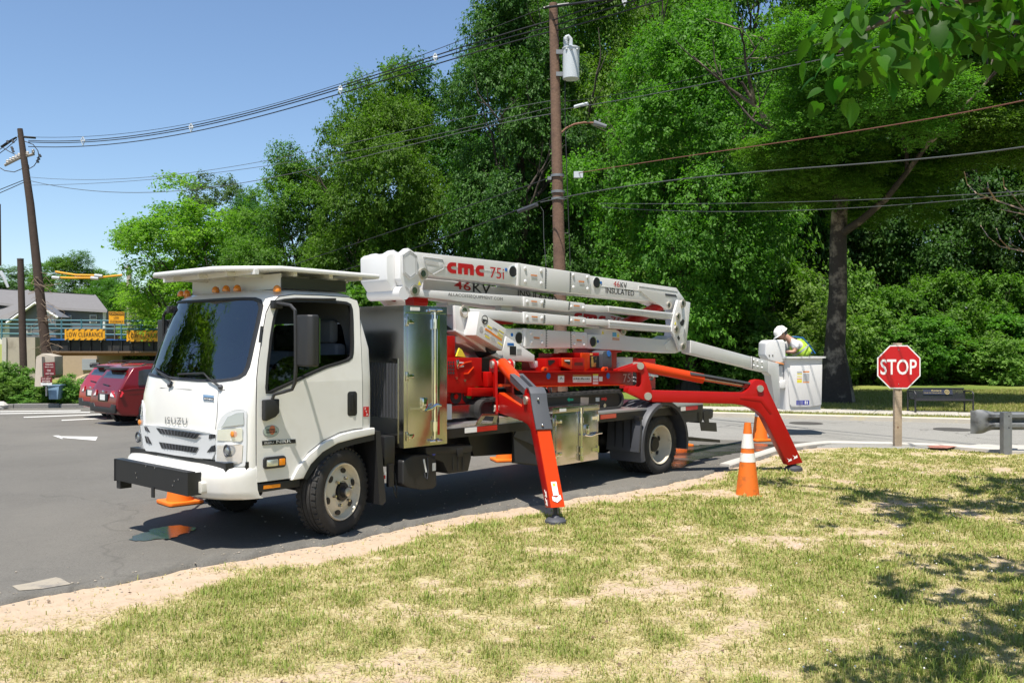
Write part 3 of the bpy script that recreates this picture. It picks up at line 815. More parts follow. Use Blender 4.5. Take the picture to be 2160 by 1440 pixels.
def near_branch(px, d0, d1, nl, size):
    pts = []
    for i, (u, v) in enumerate(px):
        d = d0 + (d1 - d0) * i / (len(px) - 1); pts.append(D(u, v, d))
    mb = MB().tube([p - NO for p in pts], .022, 6, .006)
    br = mb.build('branch', M_BARK, nt_)
    for k in range(nl):
        t = r0.random() ** .9 * (len(pts) - 1); i = min(int(t), len(pts) - 2); p = pts[i].lerp(pts[i + 1], t - i)
        a = r0.uniform(0, 6.28); q = p + Vector((math.cos(a) * .15, math.sin(a) * .22, r0.uniform(-.20, .12)))
        lf = link('leaf', LS[k % 6], br); s = size * r0.uniform(.75, 1.2)
        lf.location = q - NO; lf.scale = (s, s, s)
        lf.rotation_euler = (r0.uniform(-.7, .7), r0.uniform(.25, 1.3), a + r0.uniform(-.6, .6))
near_branch([(2420, -30), (2280, -40), (2150, -20), (2020, 5), (1900, 30), (1810, 70), (1770, 110)], 4.3, 3.7, 170, .088)
near_branch([(2420, -130), (2300, -100), (2180, -110), (2050, -80), (1960, -30), (1890, 20), (1840, 60)], 4.1, 3.6, 150, .088)
near_branch([(2420, 50), (2300, 30), (2210, 40), (2120, 50), (2050, 60), (2000, 80)], 4.6, 4.2, 120, .088)
near_branch([(2420, -60), (2330, -50), (2210, -20), (2110, -10), (2060, 20)], 4.0, 3.9, 90, .088)
cn = 5200
dirs = gg.normal(size=(cn, 3)); dirs /= np.linalg.norm(dirs, axis=1)[:, None]
P_ = dirs * (gg.random(cn) ** .4)[:, None] * np.array([3.6, 3.2, 2.3]) + np.array([.2, 1.3, 6.2])
keep = (vnoise(P_[:, 0], P_[:, 1], .9, 61) > .36)
P_ = P_[keep]; nn_ = gg.normal(size=P_.shape) * .5 + np.array([0, 0, 1.]); nn_ /= np.linalg.norm(nn_, axis=1)[:, None]
link('crown', leaves(P_, nn_, .20 * gg.uniform(.7, 1.2, len(P_)), .8, gg, gg.random(len(P_)), M_LEAFBIG, 'near_crown'), nt_)
# overhanging leaves straight above the lower right corner of the lawn (part of the same crown, above the frame)
cn = 900
P_ = np.stack([gg.uniform(-5.6, -3.0, cn), gg.uniform(-1.2, 1.2, cn), gg.uniform(4.4, 5.6, cn)], 1)
keep = (vnoise(P_[:, 0], P_[:, 1], .55, 62) > .52)
P_ = P_[keep]; nn_ = gg.normal(size=P_.shape) * .5 + np.array([0, 0, 1.]); nn_ /= np.linalg.norm(nn_, axis=1)[:, None]
link('crown', leaves(P_, nn_, .17 * gg.uniform(.7, 1.2, len(P_)), .8, gg, gg.random(len(P_)), M_LEAFBIG, 'near_sprays'), nt_)
cn = 2600
P_ = np.stack([gg.uniform(2.2, 6.8, cn), gg.uniform(6.6, 9.6, cn), gg.uniform(6.1, 7.4, cn)], 1)
keep = (.6 * vnoise(P_[:, 0], P_[:, 1], .9, 63) + .4 * vnoise(P_[:, 0], P_[:, 1], .3, 64) + .05 * (P_[:, 0] - 4) > .56)
P_ = P_[keep] - np.array([7.4, 4.6, 0]); nn_ = gg.normal(size=P_.shape) * .5 + np.array([0, 0, 1.]); nn_ /= np.linalg.norm(nn_, axis=1)[:, None]
link('crown', leaves(P_, nn_, .18 * gg.uniform(.7, 1.2, len(P_)), .8, gg, gg.random(len(P_)), M_LEAFBIG, 'near_limb_leaves'), nt_)
link('limb', (lambda o: (o.data, bpy.data.objects.remove(o))[0])(MB().tube([(0, 0, 4.2), (-.9, 1.2, 5.4), (-2.2, 2.6, 6.3), (-3.8, 3.8, 6.7), (-4.9, 4.6, 6.8)], .09, 8, .03).build('limb', M_BARK)), nt_)
# bare twigs reaching in from the right edge
def twig(name, label, starts, d):
    p0 = D(*starts[0][0], d)
    t = None; mb = MB()
    for line in starts:
        mb.tube([D(u, v, d + .15 * i * ((-1) ** i)) - p0 for i, (u, v) in enumerate(line)], .010, 5, .003)
    o = mb.build(name, mat('dead_twig', (.30, .21, .15), .9, var=.2)); o.location = p0
    return tag(o, label, 'branch', 'dead twigs at the right edge')
twig('dead_branch', 'bare reddish twigs at right edge, upper of two', [[(2330, 500), (2160, 443), (2100, 422), (2060, 408), (2040, 388), (2034, 362)], [(2100, 422), (2085, 398), (2083, 385)], [(2160, 443), (2135, 410), (2118, 395), (2116, 375)], [(2085, 416), (2062, 420)], [(2225, 465), (2150, 450), (2112, 442)]], 9)
twig('dead_branch', 'bare reddish twigs at right edge, lower of two', [[(2330, 540), (2160, 530), (2110, 520), (2085, 500), (2068, 475)], [(2130, 525), (2110, 505), (2102, 482)], [(2160, 530), (2133, 515), (2130, 500)], [(2200, 528), (2160, 505), (2149, 485)]], 9)

# grass on the near lawn
M_BLADE = leafmat('grass_blades', (.52, .44, .22), (.22, .265, .055), .7, .35, (1.2, 1.25, .8))
def blades(n, seed, xr, yr, hh, green_bias):
    g_ = np.random.default_rng(seed)
    x = g_.uniform(*xr, n * 4); y = yr[0] * (yr[1] / yr[0]) ** g_.random(n * 4)
    ok = (y < edge_y(x) - .03) & (np.abs(x / y) < .95)
    x, y = x[ok], y[ok]
    gr_ = green_at(x, y) + .35 * (vnoise(x, y, .11, 31) - .5)
    ok = g_.random(len(x)) < np.clip((gr_ - .22) * 1.7, .012, 1)
    x, y, gr_ = x[ok][:n], y[ok][:n], gr_[ok][:n]
    m = len(x); z = lawn_z(x, y)
    a = g_.random(m) * 6.283; h = hh * g_.uniform(.35, 1.25, m) * (.55 + .6 * np.clip(gr_, 0, 1.2)); lean = g_.uniform(.15, 1.1, m)
    w_ = .0028 * g_.uniform(.7, 1.3, m) * np.clip(y / 5, 1, 2.6)
    dx, dy = np.cos(a), np.sin(a); sx, sy = -dy, dx
    base = np.stack([x, y, z - .004], 1)
    S = np.stack([sx * w_, sy * w_, np.zeros(m)], 1); L = np.stack([dx * h * lean, dy * h * lean, np.zeros(m)], 1); U = np.stack([np.zeros(m), np.zeros(m), h], 1)
    mid = base + L * .3 + U * .62; tip = base + L + U * (.95 - .25 * lean)[:, None]
    v = np.stack([base - S, base + S, mid + S * .8, mid - S * .8, tip], 1).reshape(-1, 3)
    i = np.arange(m) * 5
    f = np.stack([i, i + 1, i + 2, i, i + 2, i + 3, i + 3, i + 2, i + 4], 1).ravel()
    lv = np.clip(green_bias + .75 * (gr_ - .35) + g_.normal(scale=.28, size=m), 0, 1)
    return mesh_np('grass_blades', v, f, 3, M_BLADE, np.repeat(lv, 3))
kind(tag(link('lawn_grass', blades(250000, 4, (-5.5, 11), (3.6, 16.3), .038, .40)), 'patchy dry grass growing on the sandy lawn', 'grass'), 'stuff')
kind(tag(link('tall_grass_tufts', blades(46000, 9, (-4.5, 10), (3.6, 13), .070, .66)), 'longer green grass tufts scattered over the sandy lawn', 'grass'), 'stuff')
def thatch(n, seed):
    g_ = np.random.default_rng(seed)
    x = g_.uniform(-5.5, 11, n * 3); y = 3.6 * (14 / 3.6) ** g_.random(n * 3)
    ok = (y < edge_y(x) - .03) & (np.abs(x / y) < .95); x, y = x[ok], y[ok]
    ok = g_.random(len(x)) < np.clip((green_at(x, y) - .05) * 2.2, .04, 1); x, y = x[ok][:n], y[ok][:n]
    m = len(x); z = lawn_z(x, y); a = g_.random(m) * 6.283; ln = g_.uniform(.02, .07, m); w_ = .0022 * np.clip(y / 5, 1, 2.4)
    dx, dy = np.cos(a), np.sin(a)
    b = np.stack([x, y, z + g_.uniform(.001, .014, m)], 1); t = b + np.stack([dx * ln, dy * ln, g_.normal(scale=.008, size=m)], 1)
    t[:, 2] = np.maximum(t[:, 2], lawn_z(t[:, 0], t[:, 1]) + .002)
    S = np.stack([-dy * w_, dx * w_, np.zeros(m)], 1)
    v = np.stack([b - S, b + S, t], 1).reshape(-1, 3)
    return mesh_np('thatch_blades', v, np.arange(m * 3), 3, M_BLADE, np.clip(.12 + .22 * g_.normal(size=m), 0, .8))
kind(tag(link('dry_thatch', thatch(200000, 15)), 'matted straw-coloured dead grass lying between the tufts', 'grass'), 'stuff')
# clover flowers and fallen leaves
mb = MB(); r1 = random.Random(8)
for _ in range(110):
    y = 5 + r1.random() ** 1.5 * 10; x = r1.uniform(.28 * y, .56 * y)
    if y > edge_y(x) - .1: continue
    z = float(lawn_z(np.array([x]), np.array([y]))[0]); mb.sphere((x, y, z + .03), .006, 5, 4)
kind(tag(mb.build('clover_flowers', mat('clover_white', (.75, .72, .68), .8)), 'tiny white clover flowers dotted in the shaded grass', 'flowers'), 'stuff')
mb = MB()
for _ in range(170):
    y = 4.8 + r1.random() ** 1.4 * 8; x = r1.uniform(-.55 * y, .55 * y)
    if y > edge_y(x) - .05: continue
    z = float(lawn_z(np.array([x]), np.array([y]))[0]); a = r1.uniform(0, 6.28); s = r1.uniform(.008, .022)
    mb.add([(x + math.cos(a) * s, y + math.sin(a) * s, z + .012), (x - math.sin(a) * s * .5, y + math.cos(a) * s * .5, z + .02), (x - math.cos(a) * s, y - math.sin(a) * s, z + .01), (x + math.sin(a) * s * .5, y - math.cos(a) * s * .5, z + .004)], [(0, 1, 2), (0, 2, 3)])
kind(tag(mb.build('leaf_litter', mat('dry_litter', (.13, .085, .05), .9, var=.4, scale=20), sheet=True), 'dry leaf scraps and twigs lying on the sandy lawn', 'litter'), 'stuff')
mb = MB(); r1 = random.Random(18)
for _ in range(520):
    x = r1.uniform(-3.9, 3.2); e = float(edge_y(x)); y = e + r1.gauss(-.05, .22) if r1.random() < .75 else e + r1.uniform(0, 2.5)
    z = .006 if y > e + .03 else float(lawn_z(np.array([x]), np.array([y]))[0]); s_ = r1.uniform(.004, .012)
    mb.sphere((x, y, z + s_ * .3), s_, 5, 4, (1, r1.uniform(.6, 1), .6))
kind(tag(mb.build('loose_gravel', mat('pebbles', (.30, .26, .21), .9, var=.5, scale=30), flat=True), 'loose pebbles scattered along the broken asphalt edge', 'gravel'), 'stuff')
# grass at the far verge and under the park trees
def farblades(n, seed):
    g_ = np.random.default_rng(seed)
    d = g_.uniform(20.5, 33, n); u = g_.uniform(1380, 2230, n)
    x = (u - CX) / FPX * d; fy = np.interp(x, [p[0] for p in FCURB], [p[1] for p in FCURB])
    off_ = d - fy; ok = ((off_ > .18) & (off_ < .72)) | (off_ > 2.15)
    x, d = x[ok], d[ok]; m = len(x)
    a = g_.random(m) * 6.283; h = g_.uniform(.03, .085, m); w_ = .011
    base = np.stack([x, d, np.full(m, .095)], 1); S = np.stack([np.cos(a) * w_, np.sin(a) * w_, np.zeros(m)], 1)
    tip = base + np.stack([g_.normal(scale=.03, size=m), g_.normal(scale=.03, size=m), h], 1)
    v = np.stack([base - S, base + S, tip], 1).reshape(-1, 3)
    return mesh_np('far_blades', v, np.arange(m * 3), 3, M_BLADE, np.clip(.72 + .3 * g_.normal(size=m), 0, 1))
kind(tag(link('park_grass', farblades(60000, 6)), 'mown green grass of the park verge around the bench', 'grass'), 'stuff')
# ================================================================== TRUCK
TZ = (0, 0, 0)
truck = thing('flatbed_truck', 'white cab-over flatbed truck with steel cabinets, carrying the red and white lift', 'truck', (O.x, O.y, 0), YAW)

def lin(z, tab):
    for (a, p), (b, q) in zip(tab, tab[1:]):
        if z <= b: return p + (q - p) * max(0., (z - a)) / (b - a)
    return tab[-1][1]
XFT = [(.55, -1.135), (.8, -1.14), (1.1, -1.125), (1.3, -1.10), (1.46, -1.062), (1.8, -.945), (2.21, -.79), (2.3, -.75)]
def XF(z): return lin(z, XFT)
def WC(z): return lin(z, [(.5, 1.0), (1.45, 1.0), (1.75, .975), (2.2, .915), (2.3, .905)])
def XB(z): return lin(z, [(.5, .38), (1.75, .38), (2.2, .27), (2.3, .25)])
def DY(t):
    t = min(1., abs(t)); return .225 * (1 - math.sqrt(max(0, 1 - t ** 3.2)))
def FS(y, z, ins=0.):                                  # front skin of the cab
    return XF(z) + DY(y / (WC(z))) + ins
def cab_section(z, ins, inner=0.):
    W = WC(z) - ins - inner; xb = XB(z) - ins - inner; out = []
    nf = 30
    for i in range(nf + 1):
        t = math.sin(math.pi / 2 * (1 - 2 * i / nf))
        t = math.copysign(abs(t) ** .8, t)
        out.append((XF(z) + DY(t) + ins * .9 + inner, t * W))
    for k in range(1, 9): out.append((XF(z) + .225 + ins * .9 + inner + (xb - .06 - (XF(z) + .225 + ins * .9 + inner)) * k / 8, -W))
    out.append((xb - .018, -W + .018)); out.append((xb, -W + .06))
    out.append((xb, W - .06)); out.append((xb - .018, W - .018))
    for k in range(8, 0, -1): out.append((XF(z) + .225 + ins * .9 + inner + (xb - .06 - (XF(z) + .225 + ins * .9 + inner)) * k / 8, W))
    return [(x, y, z) for x, y in out]
def cab_solid(name, inner, m):
    zs = [.60, .62, .7, .8, .9, 1.0, 1.1, 1.2, 1.3, 1.4, 1.46, 1.55, 1.65, 1.75, 1.85, 1.95, 2.05, 2.13, 2.17]
    if inner: zs = [z for z in zs if z >= .7] + [2.22]
    secs = [cab_section(z, 0, inner) for z in zs]
    if not inner:
        for a in (15, 30, 45, 60, 75, 90):
            s = math.sin(R(a)); secs.append([(x, y, 2.17 + .12 * s) for x, y, _ in cab_section(2.17 + .12 * s, .12 * (1 - math.cos(R(a))), 0)])
        secs.append([(x, y, 2.315) for x, y, _ in cab_section(2.3, .34, 0)])
    n = len(secs[0]); mb = MB()
    mb.add([p for s in secs for p in s], [(i * n + k, i * n + (k + 1) % n, (i + 1) * n + (k + 1) % n, (i + 1) * n + k) for i in range(len(secs) - 1) for k in range(n)] + [tuple(range(n - 1, -1, -1)), tuple((len(secs) - 1) * n + k for k in range(n))])
    return mb.build(name, m, truck, smooth_=40)
def front_px(u, v, off=0.):
    """pixel -> point on the cab's front skin"""
    x = -1.05
    for _ in range(40):
        y, z = TX(u, v, x); y = max(-.999 * WC(z), min(.999 * WC(z), y)); x = .5 * x + .5 * (FS(y, z) + off)
    return Vector((x, y, z))
def side_px(u, v, off=0.):
    y = -1.0
    for _ in range(12):
        x, z = T(u, v, y); y = -WC(z) - off
    return Vector((x, y, z))
WSPX = [(353, 640), (372, 637), (420, 632), (470, 628.5), (520, 626.5), (545, 627), (554, 633), (556, 645), (550, 675), (541, 715), (533, 752), (527, 776), (520, 790), (511, 798), (492, 802), (467, 805), (420, 804.5), (375, 801), (340, 797), (318, 793), (309, 787), (308, 778), (314, 755), (324, 722), (334, 690), (343, 660)]
WS = [front_px(u, v) for u, v in WSPX]
wc_ = sum(WS, Vector()) / len(WS)
def resample(P, n):
    q = np.array([tuple(p) for p in P] + [tuple(P[0])]); s = np.concatenate([[0], np.cumsum(np.linalg.norm(np.diff(q, axis=0), axis=1))]); t = np.linspace(0, s[-1], n, endpoint=False)
    return [Vector([np.interp(a, s, q[:, k]) for k in range(3)]) for a in t]
WS = resample(WS, 72)
def ws_ring(k, off): return [Vector((FS(y, z, off), y, z)) for y, z in ((wc_.y + (p.y - wc_.y) * k, wc_.z + (p.z - wc_.z) * k) for p in WS)]
cab = cab_solid('cab', 0, M_CAB)
inner = cab_solid('inner', .05, M_INT)
cut_ws = MB().slab([(-1.6, p.y, p.z) for p in ws_ring(.965, 0)], (1.1, 0, 0)).build('cut', M_BLACK, truck)
WINPX = [(560, 829), (559, 815), (562, 770), (568, 715), (575, 672), (582, 648), (592, 637), (610, 632), (660, 632.5), (715, 635), (736, 638), (742, 645), (744, 670), (745, 720), (744, 752), (738, 760), (715, 768), (690, 775), (660, 788), (620, 807), (585, 823), (567, 831)]
WIN = resample([side_px(u, v) for u, v in WINPX], 60)
cut_w = MB().slab([(p.x, -1.15, p.z) for p in WIN], (0, .35, 0)).build('cut', M_BLACK, truck)
cut_w2 = MB().slab([(p.x, 1.15, p.z) for p in WIN], (0, -.35, 0)).build('cut', M_BLACK, truck)
cut_r = MB().prismx(rrect(0, 1.78, 1.3, .45, .06), .1, .6).build('cut', M_BLACK, truck)
ARCH = [(-.46, .5), (-.42, .66), (-.36, .74), (-.27, .82), (-.15, .88), (0, .92), (.15, .94), (.6, .94), (.6, .5)]
cut_a = MB().prism(ARCH, -1.2, -.58).build('cut', M_BLACK, truck)
cut_a2 = MB().prism(ARCH, .58, 1.2).build('cut', M_BLACK, truck)
boolean(cab, [inner, cut_ws, cut_w, cut_w2, cut_r, cut_a, cut_a2])
# windshield
mb = MB(); rings = [ws_ring(k, .012) for k in (.965, .85, .7, .5, .3, .12)]
n_ = 72
mb.add([p for r_ in rings for p in r_] + [Vector((FS(wc_.y, wc_.z, .012), wc_.y, wc_.z))], [(i * n_ + k, i * n_ + (k + 1) % n_, (i + 1) * n_ + (k + 1) % n_, (i + 1) * n_ + k) for i in range(5) for k in range(n_)] + [(5 * n_ + k, 5 * n_ + (k + 1) % n_, 6 * n_) for k in range(n_)])
mb.build('windshield', M_GLASS, truck, smooth_=80)
mb = MB(); rings = [ws_ring(1.0, .0), ws_ring(1.0, -.006), ws_ring(.955, -.004), ws_ring(.935, .014)]
mb.add([p for r_ in rings for p in r_], [(i * n_ + k, i * n_ + (k + 1) % n_, (i + 1) * n_ + (k + 1) % n_, (i + 1) * n_ + k) for i in range(3) for k in range(n_)])
mb.build('windshield_gasket', M_PLA, truck, smooth_=60, sheet=True)
# door: dark joint, skin, window trim, handle
DOORPX = [(541, 1017), (541, 940), (541, 860), (542, 800), (546, 760), (553, 710), (562, 660), (572, 638), (590, 626), (620, 622), (680, 624), (735, 628), (752, 634), (757, 650), (760, 720), (763, 800), (764, 896), (764, 902), (745, 904), (715, 911), (680, 928), (650, 952), (629, 980), (618, 1007)]
DO = [side_px(u, v) for u, v in DOORPX]
def tumble(p): return Vector((p.x, p.y * WC(p.z), p.z))
def zslice(bm):
    for z in (1.45, 1.6, 1.75, 1.9, 2.05):
        bmesh.ops.bisect_plane(bm, geom=bm.verts[:] + bm.edges[:] + bm.faces[:], plane_co=(0, 0, z), plane_no=(0, 0, 1))
    for v in bm.verts: v.co = tumble(v.co)
def grow(P, k):
    out = []
    n = len(P)
    for i in range(n):
        a, b, c = P[i - 1], P[i], P[(i + 1) % n]
        t = Vector((c.x - a.x, c.z - a.z)).normalized()
        out.append((b.x - t.y * k, b.z + t.x * k))
    return out
area = sum(DO[i - 1].x * DO[i].z - DO[i].x * DO[i - 1].z for i in range(len(DO)))
sg = -1 if area > 0 else 1
gap = MB().prism(grow(DO, sg * .009), -1.0015, -.999)
DP = [(p.x, p.z) for p in DO]
def door_mesh(name, poly, y0, y1, m, hole, parent=truck):
    o = MB().prism(poly, y0, y1).build(name, m, parent)
    c = MB().slab([(p.x, y0 - .1, p.z) for p in hole], (0, .4, 0)).build('cut', m, parent)
    boolean(o, [c])
    bm = bmesh.new(); bm.from_mesh(o.data); zslice(bm)
    bm.to_mesh(o.data); bm.free(); o.data.shade_smooth(); o.data.set_sharp_from_angle(angle=R(25))
    return o
door_mesh('door_gap', grow(DO, sg * .008), -1.002, -.999, M_BLACK, WIN)
door = door_mesh('door', DP, -1.007, -.998, M_CAB, WIN)
def winring(k0, k1, y0, y1, name, m):
    c = sum(WIN, Vector()) / len(WIN); n = len(WIN)
    arr = []
    for k, y in ((k0, y0), (k0, y1), (k1, y1), (k1, y0)):
        pp = grow(WIN, sg * k)
        arr.append([tumble(Vector((x, y, z))) for x, z in pp])
    mb = MB(); mb.add([p for r_ in arr for p in r_], [(i * n + k, i * n + (k + 1) % n, ((i + 1) % 4) * n + (k + 1) % n, ((i + 1) % 4) * n + k) for i in range(4) for k in range(n)])
    return mb.build(name, m, door)
winring(.004, -.022, -1.010, -.985, 'window_trim', M_PLA)
lowpx = [(560, 826), (561, 800), (577, 770), (598, 753), (640, 749), (700, 748), (741, 747), (741, 756), (715, 766), (660, 786), (600, 815)]
MB().slab([side_px(u, v, -.02) for u, v in lowpx], (0, .005, 0)).build('window_glass', M_GLASSD, door)
h_ = side_px(742, 851)
MB().prism(rrect(h_.x, h_.z, .115, .235, .03), -1.010, -.9).build('handle_cup', M_PLA, door, bevel=.006)
MB().prism(rrect(h_.x, h_.z + .01, .035, .17, .015), -1.022, -1.009).build('handle', M_BLACK, door, bevel=.006)
# far door is plain skin; far window pane
MB().slab([(p.x, WC(p.z) * -1 * -1 - .02, p.z) for p in WIN], (0, .004, 0)).build('window_glass', M_GLASSD, truck)
MB().prismx(rrect(0, 1.78, 1.28, .43, .06), .33, .336).build('rear_window', M_GLASS, truck)
# wheel arch flare and liner (near and far)
FLO = [(611, 1012), (625, 985), (648, 957), (680, 932), (715, 915), (745, 907.5), (786.5, 901)]
FLI = [(786.5, 915), (745, 924), (708, 934), (676, 953), (652, 978), (636, 1008)]
fo = [T(u, v, -1.0) for u, v in FLO + FLI]
for s in (1, -1):
    MB().prism(fo, -1.035 * s, -.97 * s).build('wheel_arch', M_CAB, truck, bevel=.012, seg=3)
    fi = [T(u, v, -1.0) for u, v in FLI[:]] + [T(u, v, -1.0) for u, v in ((645, 1010), (662, 985), (684, 962), (712, 946), (746, 936), (786.5, 927))]
    MB().prism(fi, -1.025 * s, -.62 * s).build('arch_liner', M_PLA, truck)
MB().prism([T(u, v, -1) for u, v in ((541, 1021), (633, 1010), (633, 1026), (541, 1040))], -.995, -.75).build('step', M_PLA, truck, bevel=.006)
MB().prism([T(u, v, -1) for u, v in ((556, 1023.5), (591, 1019.5), (591, 1026.5), (556, 1031))], -1.003, -.99).build('side_reflector', M_AMBER, truck)
# cab-side marks
def side_quad(a, b, c, d, off): return [side_px(*q, off) for q in (a, b, c, d)]
o = MB().slab(side_quad((552.5, 929.5), (623, 925.5), (623.5, 934), (553, 938.5), .0075), (0, -.004, 0)).build('model_badge', M_INK, truck)
lettering('ISUZU', side_quad((558, 932), (577, 930.5), (577, 935), (558, 936.3), .0135), M_STICK, o)
lettering('NRR', side_quad((583, 928), (614.5, 926.5), (614.5, 932.6), (583, 934.6), .0135), M_STICK, o, bold=.01)
cdc = side_px(570.5, 909)
def disc_side(name, c, rx, rz, off, m, parent, n=28):
    return MB().slab([(c.x + rx * math.cos(2 * math.pi * i / n), -WC(c.z) - off, c.z + rz * math.sin(2 * math.pi * i / n)) for i in range(n)], (0, -.002, 0)).build(name, m, parent)
o = disc_side('clean_idle_sticker', cdc, .082, .053, .0075, mat('sticker_silver', (.30, .31, .32), .4), truck)
disc_side('sticker_field', cdc, .074, .046, .0100, mat('sticker_green', (.36, .42, .36), .4), o)
disc_side('sticker_mark', cdc + Vector((.01, 0, .01)), .03, .04, .0125, mat('sticker_orange', (.55, .16, .08), .4), o)
lettering('CERTIFIED\nCLEAN IDLE', [cdc + Vector((a, -.0155, b)) for a, b in ((-.055, .022), (.055, .022), (.055, -.015), (-.055, -.015))], M_INK, o, bold=.03)
rs = side_px(772.5, 868)
o = MB().prism([(rs.x - .035, rs.z + .048), (rs.x + .03, rs.z + .048), (rs.x + .03, rs.z - .045), (rs.x - .035, rs.z - .045)], -1.004, -.999).build('red_sticker', M_INKRED, truck)
lettering('F\n T\n  A', [Vector((rs.x + a, -1.0055, rs.z + b)) for a, b in ((-.022, .038), (.02, .038), (.02, -.036), (-.022, -.036))], M_STICK, o, bold=.02)
# side turn signal
p0 = side_px(577, 974)
ts = MB().prism(rrect(p0.x, p0.z, .225, .105, .03), -1.030, -.998).build('turn_signal', M_PLA, truck, bevel=.01)
MB().prism(rrect(p0.x - .03, p0.z - .002, .115, .058, .008), -1.034, -1.02).build('lens', M_CLEAR, ts, bevel=.004)
MB().prism(rrect(p0.x + .07, p0.z - .002, .06, .06, .008), -1.034, -1.02).build('amber_lens', M_AMBER, ts, bevel=.004)
# pillar vent slat
MB().tube([side_px(552, 688, .004), side_px(548, 722, .006)], .012, 6).build('pillar_trim', M_PLA, truck)
# ---- front details on the curved skin
def fpatch(name, px, m, off, parent=truck, thick=.012, bevel=0., dens=0):
    P = [front_px(u, v, off) for u, v in px]
    if dens: P = [Vector((FS(p.y, p.z, off), p.y, p.z)) for p in resample(P, dens)]
    return MB().slab(P, (thick, 0, 0)).build(name, m, parent, bevel=bevel)
def fquad(a, b, c, d, off): return [front_px(*q, off) for q in (a, b, c, d)]
lettering('ISUZU', fquad((348, 878.5), (394, 881), (393.5, 895.5), (348, 893), -.012), mat('badge_silver', (.20, .20, .21), .3, .4), truck, spacing=1.15)
o = fpatch('engine_badge', [(428.5, 831.5), (451, 833.5), (450.5, 846), (428.5, 844)], M_CHROME, -.008)
fpatch('badge_field', [(429.5, 837), (450, 838.8), (449.7, 845), (429.5, 843.3)], M_INK, -.010, o, .003)
lettering('ECO-MAX', fquad((431, 838.6), (449, 840.2), (448.8, 843.8), (431, 842.2), -.0125), M_STICK, o, bold=.02)
def seam(pts, w=.004):
    mb = MB().tube([front_px(u, v, .001) for u, v in pts], w, 5); return mb.build('panel_joint', M_DGREY, truck)
seam([(309, 816), (340, 818), (400, 821.5), (464, 824), (475, 822)])
seam([(461, 824), (459.5, 850), (458, 880), (455, 905)])
# grille: silver frame with dark openings
gr = fpatch('grille', [(296, 897), (305, 896), (340, 898), (400, 904), (440, 911), (453, 914), (453, 945), (452, 968), (420, 966), (370, 960), (330, 953), (305, 950), (300, 925)], M_SILVER, -.022, thick=.03, dens=40)
def slot(px, fins):
    s = fpatch('grille_opening', px, M_PLA, -.0245, gr, .004)
    if fins:
        n = fins
        for i in range(1, n):
            t = i / n
            a = Vector(px[0]).lerp(Vector(px[1]), t); b = Vector(px[3]).lerp(Vector(px[2]), t)
            MB().tube([front_px(*a, -.027), front_px(*b, -.027)], .004, 4).build('grille_fin', M_DGREY, s)
slot([(329, 902), (422, 914.5), (412, 925), (338, 914)], 12)
slot([(335, 932), (418, 943), (412, 954.5), (341, 945)], 12)
slot([(441, 916), (453.5, 915), (453.5, 923), (440, 925.5)], 3)
slot([(445, 941), (453.5, 938), (453.5, 952), (436, 953.5)], 4)
slot([(304, 899), (309, 899.5), (316, 911), (306, 907)], 2)
slot([(305, 919), (312, 921), (320, 936.5), (308, 933)], 2)
fpatch('grille_lower_gap', [(315, 950), (370, 960), (440, 968), (452, 970), (452, 984), (400, 972), (350, 962), (316, 957)], M_BLACK, -.012, thick=.02)
# headlights (near one traced, far one mirrored)
def lamp(mirror):
    s = -1 if mirror else 1
    def P(px, off, thick=.012, dens=0):
        q = [front_px(u, v, off) for u, v in px]
        if dens: q = [Vector((FS(p.y, p.z, off), p.y, p.z)) for p in resample(q, dens)]
        return MB().slab([(p.x, p.y * s, p.z) for p in q], (thick, 0, 0))
    hl = P([(456, 915), (459, 896), (466, 880), (480, 868), (500, 862.5), (517, 863), (520.5, 872), (520, 930), (519, 982), (490, 985), (455, 981), (453, 950)], -.012, .03, 44).build('headlight', M_SILVER, truck)
    P([(470, 896), (480, 879), (498, 871), (513, 869.5), (514, 895), (490, 898), (465, 901)], -.0155, .004).build('cover_panel', mat('lamp_cover_grey', (.42, .44, .42), .25, .3), hl)
    P([(459.5, 906), (509, 902.5), (511.5, 906), (511, 928), (506, 931), (457.5, 928.5)], -.016, .004).build('turn_lamp', M_CLEAR, hl)
    c = front_px(489.5, 915.5, -.018)
    MB().sphere((c.x, c.y * s, c.z), .028, 10, 8, (.3, 1, 1)).build('amber_bulb', M_AMBER, hl)
    P([(458, 938.5), (490, 938), (512, 935.5), (510, 976), (480, 979), (457.5, 975.5)], -.016, .004, 30).build('main_lamp', M_CLEAR, hl)
    c = front_px(480.5, 950, -.018)
    MB().ring([(.05, 0), (.056, -.012), (.046, -.016), (.04, 0)], (c.x, c.y * s, c.z), (1, 0, 0), 20).build('projector_ring', M_DGREY, hl)
    MB().sphere((c.x, c.y * s, c.z), .038, 12, 8, (.4, 1, 1)).build('projector_lens', mat('lamp_glass', (.35, .37, .37), .04, .6), hl)
lamp(False); lamp(True)
# wipers
for pts, pv_ in (([(376, 789), (405, 788), (430, 787)], (465, 816)), ([(306, 768), (330, 781), (362, 799)], (358, 812))):
    wp = MB().tube([front_px(u, v, -.03) for u, v in pts], .009, 5).build('wiper_blade', M_PLA, truck)
    MB().tube([front_px(*pv_, -.02), front_px((pv_[0] + pts[-1][0]) / 2 - (8 if pv_[0] > 400 else -2), (pv_[1] + pts[-1][1]) / 2 - (4 if pv_[0] > 400 else 0), -.035), front_px(*pts[-1 if pv_[0] > 400 else 1], -.035)], .011, 6, .006).build('wiper_arm', M_PLA, wp)
    MB().sphere(front_px(*pv_, -.012), .024, 10, 8).build('wiper_pivot', M_DGREY, wp)
